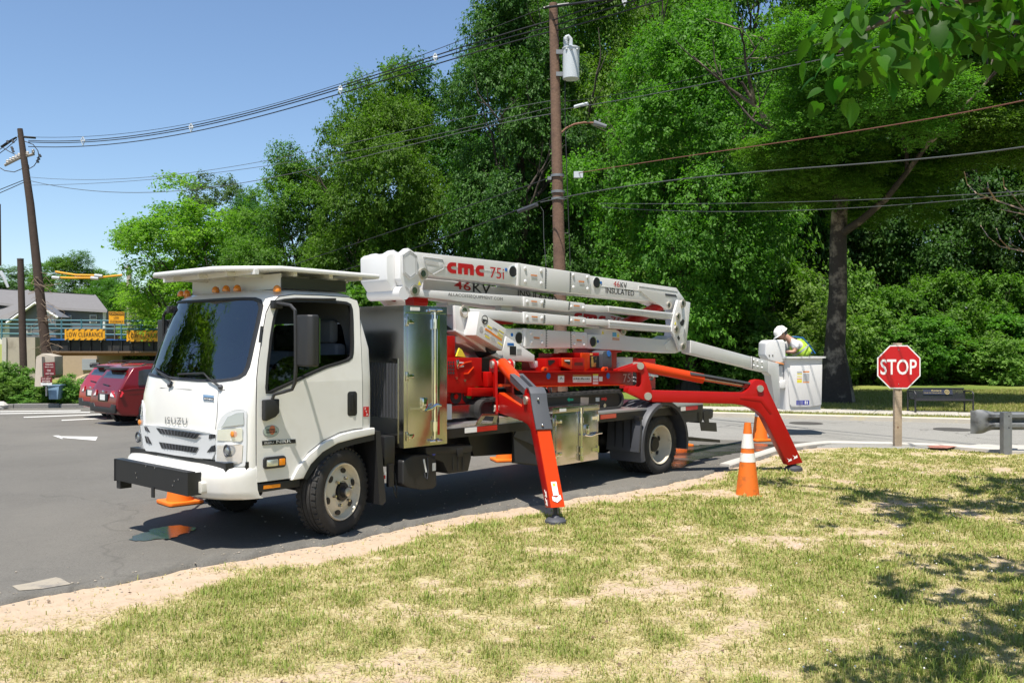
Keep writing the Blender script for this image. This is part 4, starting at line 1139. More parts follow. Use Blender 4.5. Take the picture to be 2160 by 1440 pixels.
# bumper: swept bar with raised lip, lamp recess, black mounting plate
def bump_x(y): return -1.30 + .40 * (1 - math.sqrt(max(0., 1 - min(1, abs(y) / 1.005) ** 4.2)))
secs = []
NB = 40
for i in range(NB + 1):
    t = math.sin(math.pi / 2 * (1 - 2 * i / NB)); t = math.copysign(abs(t) ** .75, t); y = t * 1.005; x = bump_x(y)
    secs.append([(x, y, .64), (x + .012, y, .70), (x + .04, y, .722), (x + .20 if abs(y) < .9 else -.895, y, .745), (-.895, y, .745), (-.895, y, .46), (x + .07, y, .455), (x + .03, y, .48), (x + .012, y, .53), (x + .006, y, .60)])
n_ = 10; mb = MB()
mb.add([p for s in secs for p in s], [(i * n_ + k, i * n_ + (k + 1) % n_, (i + 1) * n_ + (k + 1) % n_, (i + 1) * n_ + k) for i in range(NB) for k in range(n_)])
bumper = mb.build('bumper', M_CAB, truck, smooth_=50)
MB().prismx(rrect(-.66, .565, .18, .10, .02), bump_x(.66) - .012, bump_x(.66) + .05).build('fog_lamp_recess', mat('recess_white', (.6, .58, .52), .4), bumper, bevel=.008)
pl = MB().box(-1.375, -1.362, -.69, .70, .50, .695).build('mounting_plate', M_BLACK, bumper)
MB().box(-1.38, -1.30, .70, .712, .49, .70).build('plate_end', M_BLACK, pl)
MB().box(-1.375, -1.25, -.70, -.69, .50, .695).build('plate_end', M_BLACK, pl)
MB().box(-1.377, -1.30, -.69, .70, .694, .702).build('plate_lip', M_BLACK, pl)
MB().box(-1.36, -1.25, .62, .70, .42, .50).build('plate_bracket', M_BLACK, pl)
MB().box(-1.382, -1.370, -.10, -.05, .42, .51).build('plate_bracket', M_BLACK, pl)
for y, z in ((.25, .61), (.23, .57), (-.48, .61), (-.45, .57), (-.55, .63), (.05, .69), (-.12, .69)):
    MB().cyl((-1.384, y, z), (-1.37, y, z), .008, n=8).build('bolt', M_STEEL, pl)
MB().box(-1.135, -1.06, -.90, .90, .70, .775).build('bumper_gap', M_BLACK, truck)
MB().box(-.99, -.90, -.985, .985, .59, .78).build('corner_filler', M_BLACK, truck)
# roof: marker lamps, wind visor with its frame
for u, v in ((382, 607), (394, 606), (455, 607.5), (477, 605), (500.5, 603.5), (590, 608)):
    x_ = -.62
    y, z = TX(u, v, x_)
    if abs(y) > .9: continue
    q = Vector((x_, y, 2.30 - .02 * abs(y)))
    MB().lathe([(.036, 0), (.038, .012), (.036, .03), (.026, .05), (.01, .06)], q, n=14).build('marker_lamp', M_AMBER, truck)
for y in (.86,):
    MB().lathe([(.036, 0), (.038, .012), (.036, .03), (.026, .05), (.01, .06)], (-.55, y, 2.27), n=14).build('marker_lamp', M_AMBER, truck)
MB().lathe([(.036, 0), (.038, .012), (.036, .03), (.026, .05), (.01, .06)], (-.60, -.86, 2.265), n=14).build('marker_lamp', M_AMBER, truck)
VIS = [(.56, -.80), (.50, -.93), (-.60, -.93), (-.72, -.88), (-1.0, -.66), (-1.05, -.55), (-1.05, .55), (-1.0, .66), (-.72, .88), (-.60, .93), (.50, .93), (.56, .80)]
def vz(x, y): return 2.462 + .02 * (1 - (y / .93) ** 2) - .05 * max(0, -x - .55) - .035 * max(0., x)
vis = MB().prismz(VIS, 0, .028).mapv(lambda p: Vector((p.x, p.y, p.z + vz(p.x, p.y)))).build('roof_visor', mat('visor_alu', (.66, .66, .65), .35, .35, var=.05, bump=.15, bscale=60), truck)
mb = MB(); nV = len(VIS)
prof = [(0, -.016), (.010, -.018), (.018, -.006), (.018, .012), (.010, .024), (0, .026), (-.03, .020), (-.03, -.010)]
cen = Vector((-.2, 0))
vs = []
for x, y in VIS:
    d = (Vector((x, y)) - cen).normalized()
    vs += [(x + d.x * a, y + d.y * a, vz(x, y) + .01 + b) for a, b in prof]
mb.add(vs, [(i * 8 + k, i * 8 + (k + 1) % 8, ((i + 1) % nV) * 8 + (k + 1) % 8, ((i + 1) % nV) * 8 + k) for i in range(nV) for k in range(8)])
mb.build('visor_rim', M_WHITE, vis, smooth_=50)
for x in (-.8, -.4, 0., .35): MB().box(x - .02, x + .02, -.85, .85, 2.415, 2.455).build('visor_rib', M_WHITE, vis)
for y in (-.5, 0, .5): MB().box(-.9, .45, y - .02, y + .02, 2.41, 2.45).build('visor_rib', M_WHITE, vis)
MB().box(-.52, .2, -.815, -.80, 2.305, 2.405).build('visor_side_panel', mat('dark_olive_panel', (.030, .032, .020), .4), vis)
MB().box(-.53, -.515, -.80, .80, 2.30, 2.44).build('visor_front_panel', M_WHITE, vis)
MB().box(-.52, .2, .80, .815, 2.305, 2.405).build('visor_side_panel', M_WHITE, vis)
MB().box(.2, .212, -.80, .80, 2.30, 2.42).build('visor_rear_panel', M_WHITE, vis)
# mirrors
def mirror(s):
    Y = lambda y: y * s
    arm = MB().tube([(-.70, Y(-.93), 2.165), (-.66, Y(-1.02), 2.15), (-.645, Y(-1.14), 2.135), (-.64, Y(-1.20), 2.09), (-.64, Y(-1.21), 1.9), (-.64, Y(-1.21), 1.6), (-.64, Y(-1.20), 1.46), (-.65, Y(-1.17), 1.40), (-.70, Y(-1.10), 1.375), (-.755, Y(-1.05), 1.355), (-.765, Y(-1.035), 1.30)], .016, 9).build('mirror_arm', M_PLA, truck)
    MB().slab([(x, Y(-.99), z) for x, z in ((-.85, 1.31), (-.70, 1.315), (-.70, 1.19), (-.74, 1.155), (-.83, 1.125), (-.85, 1.14))], (0, Y(-.065), 0)).build('mirror_mount', M_PLA, arm, bevel=.012)
    MB().box(-.72, -.62, Y(-.93), Y(-.985), 2.11, 2.185).build('mirror_bracket', M_PLA, arm, bevel=.01)
    hd = MB().prismz([(-.64, Y(-1.21)), (-.63, Y(-1.36)), (-.60, Y(-1.40)), (-.53, Y(-1.405)), (-.52, Y(-1.20)), (-.60, Y(-1.185))], 1.60, 2.05).build('mirror_head', M_PLA, arm, bevel=.02, seg=3)
    MB().box(-.519, -.512, Y(-1.215), Y(-1.39), 1.63, 2.02).build('mirror_glass', M_CHROME, hd)
mirror(1); mirror(-1)
MB().tube([side_px(u, v, .01) for u, v in ((583, 636), (600, 632), (625, 630), (685, 631), (708, 631))], .011, 7).build('grab_rail', M_PLA, truck)
# interior
seatm = MB().box(-.10, .25, -.75, -.25, 1.05, 1.25).build('seat', M_INT, truck, bevel=.05, seg=3)
MB().box(.14, .27, -.74, -.26, 1.2, 1.80).build('backrest', M_INT, seatm, bevel=.05, seg=3)
MB().box(.16, .26, -.63, -.37, 1.80, 2.03).build('headrest', M_INT, seatm, bevel=.05, seg=3)
seatm = MB().box(-.10, .25, .1, .8, 1.05, 1.25).build('seat', M_INT, truck, bevel=.05, seg=3)
MB().box(.14, .27, .1, .8, 1.2, 1.72).build('backrest', M_INT, seatm, bevel=.05, seg=3)
MB().box(-.96, -.62, -.80, .80, 1.05, 1.43).build('dashboard', M_INT, truck, bevel=.05, seg=3)
a_ = Vector((-.5, 0, .86)).normalized()
sw = MB(); ring = []
c_ = Vector((-.58, -.48, 1.47)); e1 = Vector((0, 1, 0)); e2 = Vector((.82, 0, .57)).normalized()
sw.tube([c_ + (e1 * math.cos(2 * math.pi * i / 24) + e2 * math.sin(2 * math.pi * i / 24)) * .21 for i in range(25)], .015, 7)
sw.tube([c_ - e1 * .2, c_, c_ + e1 * .2], .02, 6); sw.tube([c_, c_ - e2 * .2], .02, 6); sw.cyl(c_, c_ + Vector((-.2, 0, -.28)), .03)
sw.build('steering_wheel', M_PLA, truck)
# ---- wheels
def tyre_profile(r, w_):
    return [(r * .665, -w_ * .42), (r * .72, -w_ * .5), (r * .88, -w_ * .53), (r * .965, -w_ * .47), (r * .985, -w_ * .40), (r, -w_ * .36),
            (r, -w_ * .22), (r * .972, -w_ * .21), (r * .972, -w_ * .17), (r, -w_ * .16), (r, -w_ * .02), (r * .972, -w_ * .015), (r * .972, w_ * .015), (r, w_ * .02), (r, w_ * .16), (r * .972, w_ * .17), (r * .972, w_ * .21), (r, w_ * .22),
            (r, w_ * .36), (r * .985, w_ * .40), (r * .965, w_ * .47), (r * .88, w_ * .53), (r * .72, w_ * .5), (r * .665, w_ * .42)]
def wheel(name, c, rz, parent, dual=False, side=-1, r=.405, w_=.235):
    e = bpy.data.objects.new(name, None); COL.objects.link(e); e.parent = parent; e.location = c; e.rotation_euler = (0, 0, rz)
    Y = Vector((0, side, 0))
    offs = [0] if not dual else [0, -.27]
    for k, of in enumerate(offs):
        cc = Y * of
        ty = MB().lathe(tyre_profile(r, w_), cc, Y, 56, True).build('tyre', M_RUB, e)
        lug = MB()
        if k == 0 or True:
            for i in range(44):
                a = 2 * math.pi * i / 44
                for yy, wd in ((-.40, .07), (.40, .07), (-.30, .05), (.30, .05)):
                    p = cc + Y * (yy * w_) + Vector((math.cos(a), 0, math.sin(a))) * (r * .994)
                    t = Vector((-math.sin(a), 0, math.cos(a))); n = Vector((math.cos(a), 0, math.sin(a)))
                    hx, hy, hz = t * .017, Y * wd * w_ * .9, n * .008
                    lug.add([p - hx - hy - hz, p + hx - hy - hz, p + hx + hy - hz, p - hx + hy - hz, p - hx - hy + hz, p + hx - hy + hz, p + hx + hy + hz, p - hx + hy + hz], [(0, 1, 2, 3), (4, 7, 6, 5), (0, 4, 5, 1), (1, 5, 6, 2), (2, 6, 7, 3), (3, 7, 4, 0)])
        kind(lug.build('tread_blocks', M_RUB, e), 'stuff')
    if not dual:
        prof = [(.272, -.08), (.272, .105), (.265, .118), (.252, .112), (.245, .085), (.225, .06), (.19, .075), (.15, .095), (.118, .10), (.10, .10), (.096, .085), (.0, .085)]
    else:
        prof = [(.272, -.08), (.272, .105), (.265, .118), (.252, .112), (.243, .07), (.238, -.02), (.225, -.06), (.19, -.055), (.13, -.035), (.11, -.035), (.0, -.035)]
    rim = MB().lathe(prof, (0, 0, 0), Y, 48).build('rim', M_TAN, e)
    yh = .078 if not dual else -.048
    nh = 6
    for i in range(nh):
        a = 2 * math.pi * (i + .3) / nh
        q = Vector((math.cos(a), 0, math.sin(a)))
        p = q * .197 + Y * yh
        t = Vector((-math.sin(a), 0, math.cos(a)))
        MB().slab([p + t * .034 * math.cos(b) + q * .024 * math.sin(b) for b in [2 * math.pi * k / 14 for k in range(14)]], Y * .012).build('hand_hole', M_INK, rim)
    yh = .10 if not dual else -.035
    for i in range(6):
        a = 2 * math.pi * i / 6 + .2
        p = Vector((math.cos(a), 0, math.sin(a))) * .128 + Y * yh
        MB().cyl(p, p + Y * .03, .018, .013, 6).build('wheel_nut', M_STEEL, rim)
    if not dual:
        MB().lathe([(.085, .08), (.085, .12), (.055, .125), (.05, .15), (.045, .165), (.0, .17)], (0, 0, 0), Y, 24).build('hub', M_BLACK, e)
        MB().lathe([(.042, .15), (.042, .178), (.03, .186), (0, .188)], (0, 0, 0), Y, 20).build('hub_cap', M_BRONZE, e)
    else:
        MB().lathe([(.10, -.04), (.095, .02), (.085, .03), (.0, .034)], (0, 0, 0), Y, 24).build('hub', M_BLACK, e)
        MB().ring([(.10, .0), (.108, .0), (.108, .01), (.10, .012)], (0, 0, 0), Y, 24).build('hub_flange', M_BLACK, e)
    return e
wheel('front_wheel', (0, -.885, .405), R(16), truck)
wheel('front_wheel', (0, .885, .405), R(16), truck, side=1)
wheel('rear_wheel', (5.41, -.885, .405), 0, truck, True)
wheel('rear_wheel', (5.41, .885, .405), 0, truck, True, 1)
MB().cyl((0, -.8, .40), (0, .8, .40), .06).build('front_axle', M_BLACK, truck)
ax_ = MB().cyl((5.41, -.7, .405), (5.41, .7, .405), .08); ax_.sphere((5.41, 0, .405), .2); ax_.build('rear_axle', M_BLACK, truck)
# ---- chassis and underside
for y in (-.43, .43): MB().box(-.9, 6.45, y - .035, y + .035, .58, .82).build('frame_rail', M_BLACK, truck)
for x in (.6, 1.6, 2.7, 3.9, 4.8, 6.3): MB().box(x - .04, x + .04, -.4, .4, .6, .8).build('cross_member', M_BLACK, truck)
MB().box(-.85, .35, -.55, .55, .42, .62).build('engine_block', M_BLACK, truck, bevel=.05)
MB().box(.45, .85, -.42, .42, .45, .78).build('gearbox', M_BLACK, truck, bevel=.08)
MB().cyl((.8, 0, .55), (5.3, 0, .46), .05).build('drive_shaft', M_BLACK, truck)
MB().prism([(.40, .95), (.46, .95), (.53, .25), (.49, .22), (.45, .23)], -1.02, -.66).build('mud_flap', M_PLA, truck)
MB().prism([(.40, .95), (.46, .95), (.53, .25), (.49, .22), (.45, .23)], .66, 1.02).build('mud_flap', M_PLA, truck)
# clutter behind the front wheel: small bracket, tags
MB().box(.56, .70, -.96, -.70, .58, .88).build('air_dryer', M_BLACK, truck, bevel=.02)
MB().box(.60, .66, -.985, -.94, .38, .60).build('battery_cable_box', M_BLACK, truck)
b_ = T3(808.5, 1003, -.99); MB().box(b_.x - .03, b_.x + .035, -.992, -.985, b_.z - .04, b_.z + .035).build('warning_sticker', M_STICK, truck)
MB().box(b_.x - .02, b_.x + .025, -.995, -.992, b_.z - .03, b_.z + .005).build('warning_sticker', M_INKRED, truck)
MB().tube([(.66, -.95, .45), (.68, -.97, .32), (.72, -.95, .26), (.75, -.92, .34), (.74, -.9, .5)], .008, 6).build('hose', M_RUB, truck)
# dark jerry can with blue cap and white handle
jc = MB().px([(862, 965), (872, 960), (903, 958), (921, 966), (922.5, 1024), (914, 1031), (890, 1033), (862, 1028), (850, 1022), (850, 972)], -1.0, -.74).build('diesel_exhaust_tank', M_PLA, truck, bevel=.025, seg=3)
q = T3(908.5, 959, -.93)
MB().lathe([(.052, 0), (.055, .01), (.055, .04), (.045, .052), (0, .055)], q, n=18).build('blue_cap', mat('blue_plastic', (.02, .05, .45), .4), jc)
MB().cyl(q - Vector((0, 0, .05)), q + Vector((0, 0, .005)), .045).build('filler_neck', M_PLA, jc)
MB().tube([T3(u, v, -1.006) for u, v in ((894, 968), (897, 985), (899, 995))], .010, 6).build('level_tube', M_STICK, jc)
MB().tube([T3(u, v, -1.006) for u, v in ((896, 997), (897, 1006), (901, 1010), (903, 992), (902, 965))], .006, 6).build('can_rib', M_DGREY, jc)
s_ = T3(916, 984, -1.003); MB().box(s_.x - .025, s_.x + .02, -1.005, -1.0, s_.z - .04, s_.z + .04).build('can_sticker', M_STICK, jc)
# battery box behind it
bb = MB().px([(900, 946), (994, 944), (994, 966), (988, 993), (946, 999), (935, 975), (905, 962)], -.98, -.62).build('battery_box', M_PLA, truck, bevel=.012)
MB().px([(898, 943), (997, 938), (996, 953), (900, 958)], -.995, -.60).build('box_lid', M_PLA, bb, bevel=.01)
MB().px([(965, 946), (977, 945), (976, 961), (966, 962)], -1.005, -.99).build('lid_latch', M_PLA, bb, bevel=.005)
for u in (955, 966, 976): MB().px([(u, 964), (u + 2, 964), (u + 2, 990), (u, 991)], -.986, -.97).build('box_rib', M_PLA, bb)
# ---- tall stainless cabinet behind the cab
CB = (.732, 1.325, -1.05, 1.05, .755, 2.181)
cabn = MB().box(*CB).build('tool_cabinet', M_STEEL, truck, bevel=.006)
def hinge(p, parent, w_=.10):
    MB().box(p.x, p.x + .022, -1.075, -1.055, p.z - .045, p.z + .045).build('hinge', M_CHROME, parent, bevel=.003)
    MB().box(p.x + .02, p.x + w_, -1.068, -1.055, p.z - .022, p.z + .022).build('hinge_leaf', M_CHROME, parent, bevel=.003)
dr = MB().box(.775, 1.285, -1.062, -1.050, .85, 2.10).build('cabinet_door', M_STEEL, cabn, bevel=.003)
for z in (2.02, 1.47, .87): hinge(Vector((.755, 0, z)), dr)
MB().cyl((1.13, -1.075, .82), (1.13, -1.075, 2.12), .013, n=10).build('lock_rod', M_CHROME, dr)
MB().box(1.175, 1.205, -1.066, -1.062, .86, 2.09).build('door_moulding', M_CHROME, dr)
for z in (2.0, .95): MB().cyl((1.13, -1.077, z - .05), (1.13, -1.077, z + .05), .026, n=10).build('rod_guide', M_CHROME, dr)
MB().box(.80, .96, -1.066, -1.062, 1.135, 1.16).build('latch_bar', M_CHROME, dr)
MB().box(.95, 1.02, -1.09, -1.06, 1.12, 1.25).build('latch_handle', M_CHROME, dr, bevel=.012)
MB().tube([(.98, -1.08, 1.12), (1.06, -1.10, 1.14), (1.13, -1.09, 1.17), (1.20, -1.085, 1.16)], .016, 8).build('latch_lever', M_CHROME, dr)
MB().box(.745, 1.31, -1.058, -1.050, 2.105, 2.112).build('rain_lip', M_CHROME, cabn)
MB().box(.82, .94, -1.058, -1.052, 2.13, 2.165).build('maker_plate', M_STICK, cabn)
for x in (1.06, 1.16): MB().cyl((x, -1.07, 2.14), (x + .07, -1.07, 2.14), .014, n=8).build('top_catch', M_CHROME, cabn)
for x in (1.06, 1.16): MB().cyl((x, -1.07, .80), (x + .07, -1.07, .80), .014, n=8).build('bottom_catch', M_CHROME, cabn)
# louvred dark grating on its front face
gt = MB().box(.722, .731, -.97, -.45, .80, 1.65).build('front_grating', M_STEEL, cabn)
for i in range(11): MB().box(.710, .722, -.97 + i * .048, -.955 + i * .048, 1.05, 1.60).build('grating_slat', M_DGREY, gt)
# ---- deck
MB().box(1.36, 6.52, -1.0, 1.0, .875, .925).build('deck', M_ALU, truck, bevel=.004)
sill = MB().box(1.36, 6.50, -1.012, -.975, .80, .90).build('deck_side_rail', M_BLACK, truck)
for a, b, m in ((1.62, 1.80, M_INKWHITE), (1.80, 2.12, M_REDLENS), (4.02, 4.35, M_REDLENS), (5.9, 6.02, M_INKWHITE), (6.02, 6.35, M_REDLENS)):
    MB().box(a, b, -1.016, -1.011, .84, .895).build('reflective_tape', m, sill)
# stainless tray and step beside the lift front
MB().px([(953, 856), (1040, 850), (1040, 876), (953, 883)], -.72, -.3).build('drip_tray', M_STEEL, truck)
MB().px([(943, 853), (953, 852), (953, 884), (943, 885)], -.80, -.3).build('tray_end', M_STICK, truck)
tr_ = MB().prism([T(u, v, -1.0) for u, v in ((1002, 897), (1019, 872), (1051, 873), (1046, 896))], -1.0, -.985).build('cable_tray', M_STEEL, truck)
c_ = MB().prism([T(u, v, -1.0) for u, v in ((1013, 893), (1024, 877), (1042, 878), (1038, 892))], -1.02, -.96).build('cut', M_BLACK, truck); boolean(tr_, [c_])
MB().prism([T(u, v, -1.0) for u, v in ((1047, 897), (1052, 873), (1053, 890), (1050, 899))], -1.0, -.75).build('tray_side', M_BLACK, truck)
for i in range(26):
    x = 1.40 + i * .026; MB().box(x, x + .012, -1.0, -.80, .925, .94).build('grip_strut', M_ALU, truck)
MB().px([(1053, 880), (1098, 877), (1098, 890), (1053, 893)], -1.0, -.75).build('grip_step', M_ALU, truck)
# dark side skirt and triangular bracket ahead of the lower box
MB().px([(985, 905), (1100, 893), (1100, 915), (1088, 935), (1082, 957), (1000, 962), (990, 930)], -.70, -.64).build('side_skirt', M_BLACK, truck)
br_ = MB().px([(1082, 900), (1164, 868), (1164, 986), (1082, 976)], -.92, -.90).build('box_bracket', M_BLACK, truck)
MB().px([(1100, 884), (1164, 872), (1164, 978), (1130, 940), (1084, 920)], -.93, -.92).build('bracket_sheet', M_DGREY, br_)
MB().px([(1084, 925), (1158, 982), (1086, 974)], -.93, -.92).build('bracket_sheet', M_DGREY, br_)
# lower stainless box with two doors
LB = (3.035, 3.925, -1.05, -.55, .345, 1.03)
lb = MB().box(*LB).build('side_tool_box', M_STEEL, truck, bevel=.005)
MB().box(3.02, 3.94, -1.062, -.54, .97, 1.04).build('box_lid', M_STEEL, lb, bevel=.006)
d1 = MB().box(3.09, 3.50, -1.061, -1.05, .42, .95).build('box_door', M_STEEL, lb, bevel=.003)
d2 = MB().box(3.58, 3.89, -1.061, -1.05, .42, .95).build('box_door', M_STEEL, lb, bevel=.003)
for z in (.87, .48): hinge(Vector((3.06, 0, z)), d1, .13)
for z in (.87, .48):
    MB().box(3.88, 3.905, -1.075, -1.055, z - .04, z + .04).build('hinge', M_CHROME, d2); MB().box(3.78, 3.88, -1.068, -1.055, z - .02, z + .02).build('hinge_leaf', M_CHROME, d2)
MB().cyl((3.555, -1.075, .36), (3.555, -1.075, 1.0), .013, n=10).build('lock_rod', M_CHROME, lb)
for z in (.98, .86, .50, .40): MB().cyl((3.555, -1.077, z - .035), (3.555, -1.077, z + .035), .024, n=10).build('rod_guide', M_CHROME, lb)
MB().box(3.63, 3.70, -1.09, -1.06, .66, .80).build('latch_handle', M_CHROME, d2, bevel=.012)
MB().tube([(3.60, -1.085, .68), (3.70, -1.10, .66), (3.82, -1.10, .68), (3.94, -1.09, .68)], .014, 8).build('latch_lever', M_CHROME, d2)
MB().box(3.15, 3.27, -1.066, -1.061, .985, 1.02).build('maker_plate', M_STICK, lb)
# rear mudguard: arched ribbed shell with flap in front
def guard(s):
    mb = MB(); R0, R1 = .545, .575; seg = 26; prof = []
    for i in range(seg + 1):
        a = R(200 - 212 * i / seg)
        prof.append((math.cos(a), math.sin(a)))
    cx, cz = 5.41, .42
    ys = [-1.07, -1.05, -.58]
    vs = []
    for c, sn in prof:
        vs += [(cx + c * (R0 - .02), s * -1.085, cz + sn * (R0 - .02)), (cx + c * R1, s * -1.085, cz + sn * R1), (cx + c * (R1 + .02), s * -1.05, cz + sn * (R1 + .02)), (cx + c * (R1 + .02), s * -.56, cz + sn * (R1 + .02)), (cx + c * R0, s * -.56, cz + sn * R0), (cx + c * R0, s * -1.04, cz + sn * R0)]
    m = 6
    mb.add(vs, [(i * m + k, i * m + (k + 1) % m, (i + 1) * m + (k + 1) % m, (i + 1) * m + k) for i in range(seg) for k in range(m)] + [tuple(range(m)), tuple(seg * m + k for k in range(m - 1, -1, -1))])
    g_ = mb.build('rear_mudguard', M_DGREY, truck, smooth_=40)
    for y in (-.96, -.84, -.72):
        q = [(cx + c * (R1 + .022), s * y, cz + sn * (R1 + .022)) for c, sn in prof[7:18]]
        MB().tube(q, .008, 5).build('guard_rib', M_BLACK, g_)
    fl = MB().prism([(4.80, .80), (4.84, .80), (4.83, .52), (4.80, .36), (4.76, .36), (4.78, .55)], s * -1.08, s * -.55).build('guard_flap', M_DGREY, g_, bevel=.006)
    for y in (-.95, -.82, -.69): MB().box(4.765, 4.80, s * y - .006, s * y + .006, .38, .78).build('flap_rib', M_BLACK, fl)
    MB().box(4.765, 4.845, s * -1.09, s * -.55, .79, .83).build('flap_bar', M_BLACK, g_)
    for y in (-1.0, -.82, -.64): MB().cyl((4.762, s * y, .755), (4.79, s * y, .755), .013, n=8).build('bolt', M_STEEL, g_)
guard(1); guard(-1)
# rear end: lamps, plate, bar
MB().box(6.0, 6.5, -.95, .95, .66, .80).build('rear_bolster', M_DGREY, truck)
MB().prism([(5.95, .80), (6.42, .80), (6.40, .62), (6.25, .40), (6.10, .40)], -.62, -.50).build('rear_bracket', M_BLACK, truck)
tl = MB().px([(1470, 863), (1482, 855), (1482, 886), (1478, 892), (1470, 884)], -.95, -.75).build('tail_bracket', M_BLACK, truck)
MB().px([(1487, 864), (1503, 862), (1505, 866), (1504, 880), (1500, 883), (1487, 882)], -.86, -.70).build('tail_lamp', M_PLA, tl, bevel=.01)
MB().px([(1476, 889), (1511, 891), (1512.5, 910), (1479, 908)], -.86, -.855).build('number_plate_holder', M_BLACK, tl)
MB().px([(1484, 868), (1494, 866), (1496, 890), (1490, 892), (1485, 885)], -.862, -.84).build('lamp_arm', M_BLACK, tl)
MB().px([(1425, 918), (1519, 927), (1519, 933), (1425, 927)], -.80, -.70).build('rear_bar', M_BLACK, truck)
# ================================================================== LIFT ON THE DECK
LO = (3.6, 0.0, .925)
lift = thing('spider_lift', 'red and white tracked boom lift standing on the truck deck with outriggers spread', 'boom lift', TW(*LO), YAW, off=LO)
def LZ3(pts, k): return [(760 + .20833 * x, 500 + .20833 * y) for x, y in pts]       # readings from enlarged views of the photograph
def Z3(*pts): return [(760 + .20833 * x, 500 + .20833 * y) for x, y in pts]
def Z4(*pts): return [(1100 + .20833 * x, 520 + .20833 * y) for x, y in pts]
def Z10(*pts): return [(930 + .15277 * x, 690 + .15277 * y) for x, y in pts]
def Z11(*pts): return [(1140 + .125 * x, 720 + .125 * y) for x, y in pts]
def LP(name, px, y0, y1, m, parent=lift, bevel=.006): return MB().px(px, y0, y1).build(name, m, parent, bevel=bevel)
def disc(name, u, v, y, r, m, parent, th=.02, n=20, bevel=0):
    p = T3(u, v, y); return MB().cyl(p, p - Vector((0, th, 0)), r, n=n).build(name, m, parent, bevel=bevel)
def quadp(px, y): return [T3(u, v, y) for u, v in px]
def pin(u, v, y, r, parent):
    d = disc('pin', u, v, y, r, M_BRONZE, parent, .025); disc('pin_cap', u, v, y - .025, r * .6, M_STEEL, parent, .012)
YB = -.36
# --- upper boom
boom = LP('upper_boom', Z3((560, 150), (1640, 268), (1640, 492), (680, 388), (600, 300)), YB, YB + .30, M_WHITE, bevel=.012)
slv = LP('insulated_sleeve', Z3((1615, 262),) + Z4((240, 210), (700, 281), (705, 492), (240, 445)) + Z3((1615, 495)), YB - .03, YB + .33, M_WHITE, boom, .02)
LP('boom_collar', Z3((1595, 262), (1622, 262), (1622, 496), (1598, 492)), YB - .04, YB + .34, M_WHITE, boom, .01)
outer = LP('boom_outer', Z4((690, 293), (1570, 418), (1650, 530), (1640, 560), (1560, 640), (1470, 640), (1430, 595), (1340, 560), (1270, 552), (690, 492)), YB, YB + .30, M_WHITE, boom, .012)
LP('boom_end_plate', Z4((1190, 400), (1580, 455), (1645, 535), (1560, 636), (1480, 640), (1320, 545), (1190, 440)), YB - .012, YB, M_WHITE, outer, .004)
LP('boom_end_slot', Z4((1455, 475), (1565, 488), (1575, 512), (1460, 498)), YB - .016, YB - .010, M_DGREY, outer, .0)
def joint(pts, n, y, parent):
    """dark sealing line with short cross ticks"""
    a, b = [T3(u, v, y) for u, v in pts]
    j = MB().tube([a, b], .0035, 5).build('joint_line', M_INK, parent)
    for i in range(n):
        p = a.lerp(b, (i + .5) / n); MB().box(p.x, p.x + .022, y - .004, y + .004, p.z - .0035, p.z + .0035).build('joint_tick', M_INK, j)
joint(Z4((243, 215), (240, 430)), 9, YB - .031, slv); joint(Z4((492, 255), (490, 465)), 9, YB - .031, slv)
def bolt_(pts, y, parent):
    for u, v in pts: MB().sphere(T3(u, v, y), .026, 8, 6, (1, .5, 1)).build('bolt_cap', M_WHITE, parent)
bolt_(Z3((1670, 318), (1832, 342), (1672, 450), (1832, 468)) + Z4((525, 290), (668, 312), (528, 413), (670, 430)), YB - .032, slv)
def warn(px, y, parent):
    (x0, y0), (x1, y1) = px
    s = MB().slab(quadp([(x0, y0), (x1, y0 + (x1 - x0) * .10), (x1, y0 + (x1 - x0) * .10 + 2.6), (x0, y0 + 2.6)], y), (0, -.002, 0)).build('warning_label', M_STICKOR, parent)
    MB().slab(quadp([(x0 + 1, y0 + 3.2), (x1, y0 + 4.3), (x1, y1), (x0 + 1, y1 - 1)], y), (0, -.002, 0)).build('label_text', M_STICKGR, s)
warn(Z3((1728, 378), (1790, 418)), YB - .033, slv); warn(Z4((580, 345), (635, 385)), YB - .033, slv)
disc('port_hole', *Z3((1545, 350))[0], YB, .074, M_CHROME, boom, .012, 28); disc('port_grille', *Z3((1545, 350))[0], YB - .010, .066, M_INK, boom, .006, 28)
disc('port_hole', *Z4((757, 365))[0], YB, .074, M_CHROME, outer, .012, 28); disc('port_grille', *Z4((757, 365))[0], YB - .010, .066, M_INK, outer, .006, 28)
disc('blue_dot', *Z4((804, 366))[0], YB, .022, M_STICKBL, outer, .004); disc('blue_dot', *Z3((1475, 330))[0], YB, .022, M_STICKBL, boom, .004)
LP('boom_web_line', Z3((850, 290), (1440, 352), (1440, 356), (850, 294)), YB - .004, YB, M_WHITE, boom, 0)
LP('boom_web_line', Z4((800, 398), (1190, 442), (1190, 447), (800, 403)), YB - .004, YB, M_WHITE, outer, 0)
L = lambda body, px, y, m, parent, **k: lettering(body, quadp(px, y), m, parent, **k)
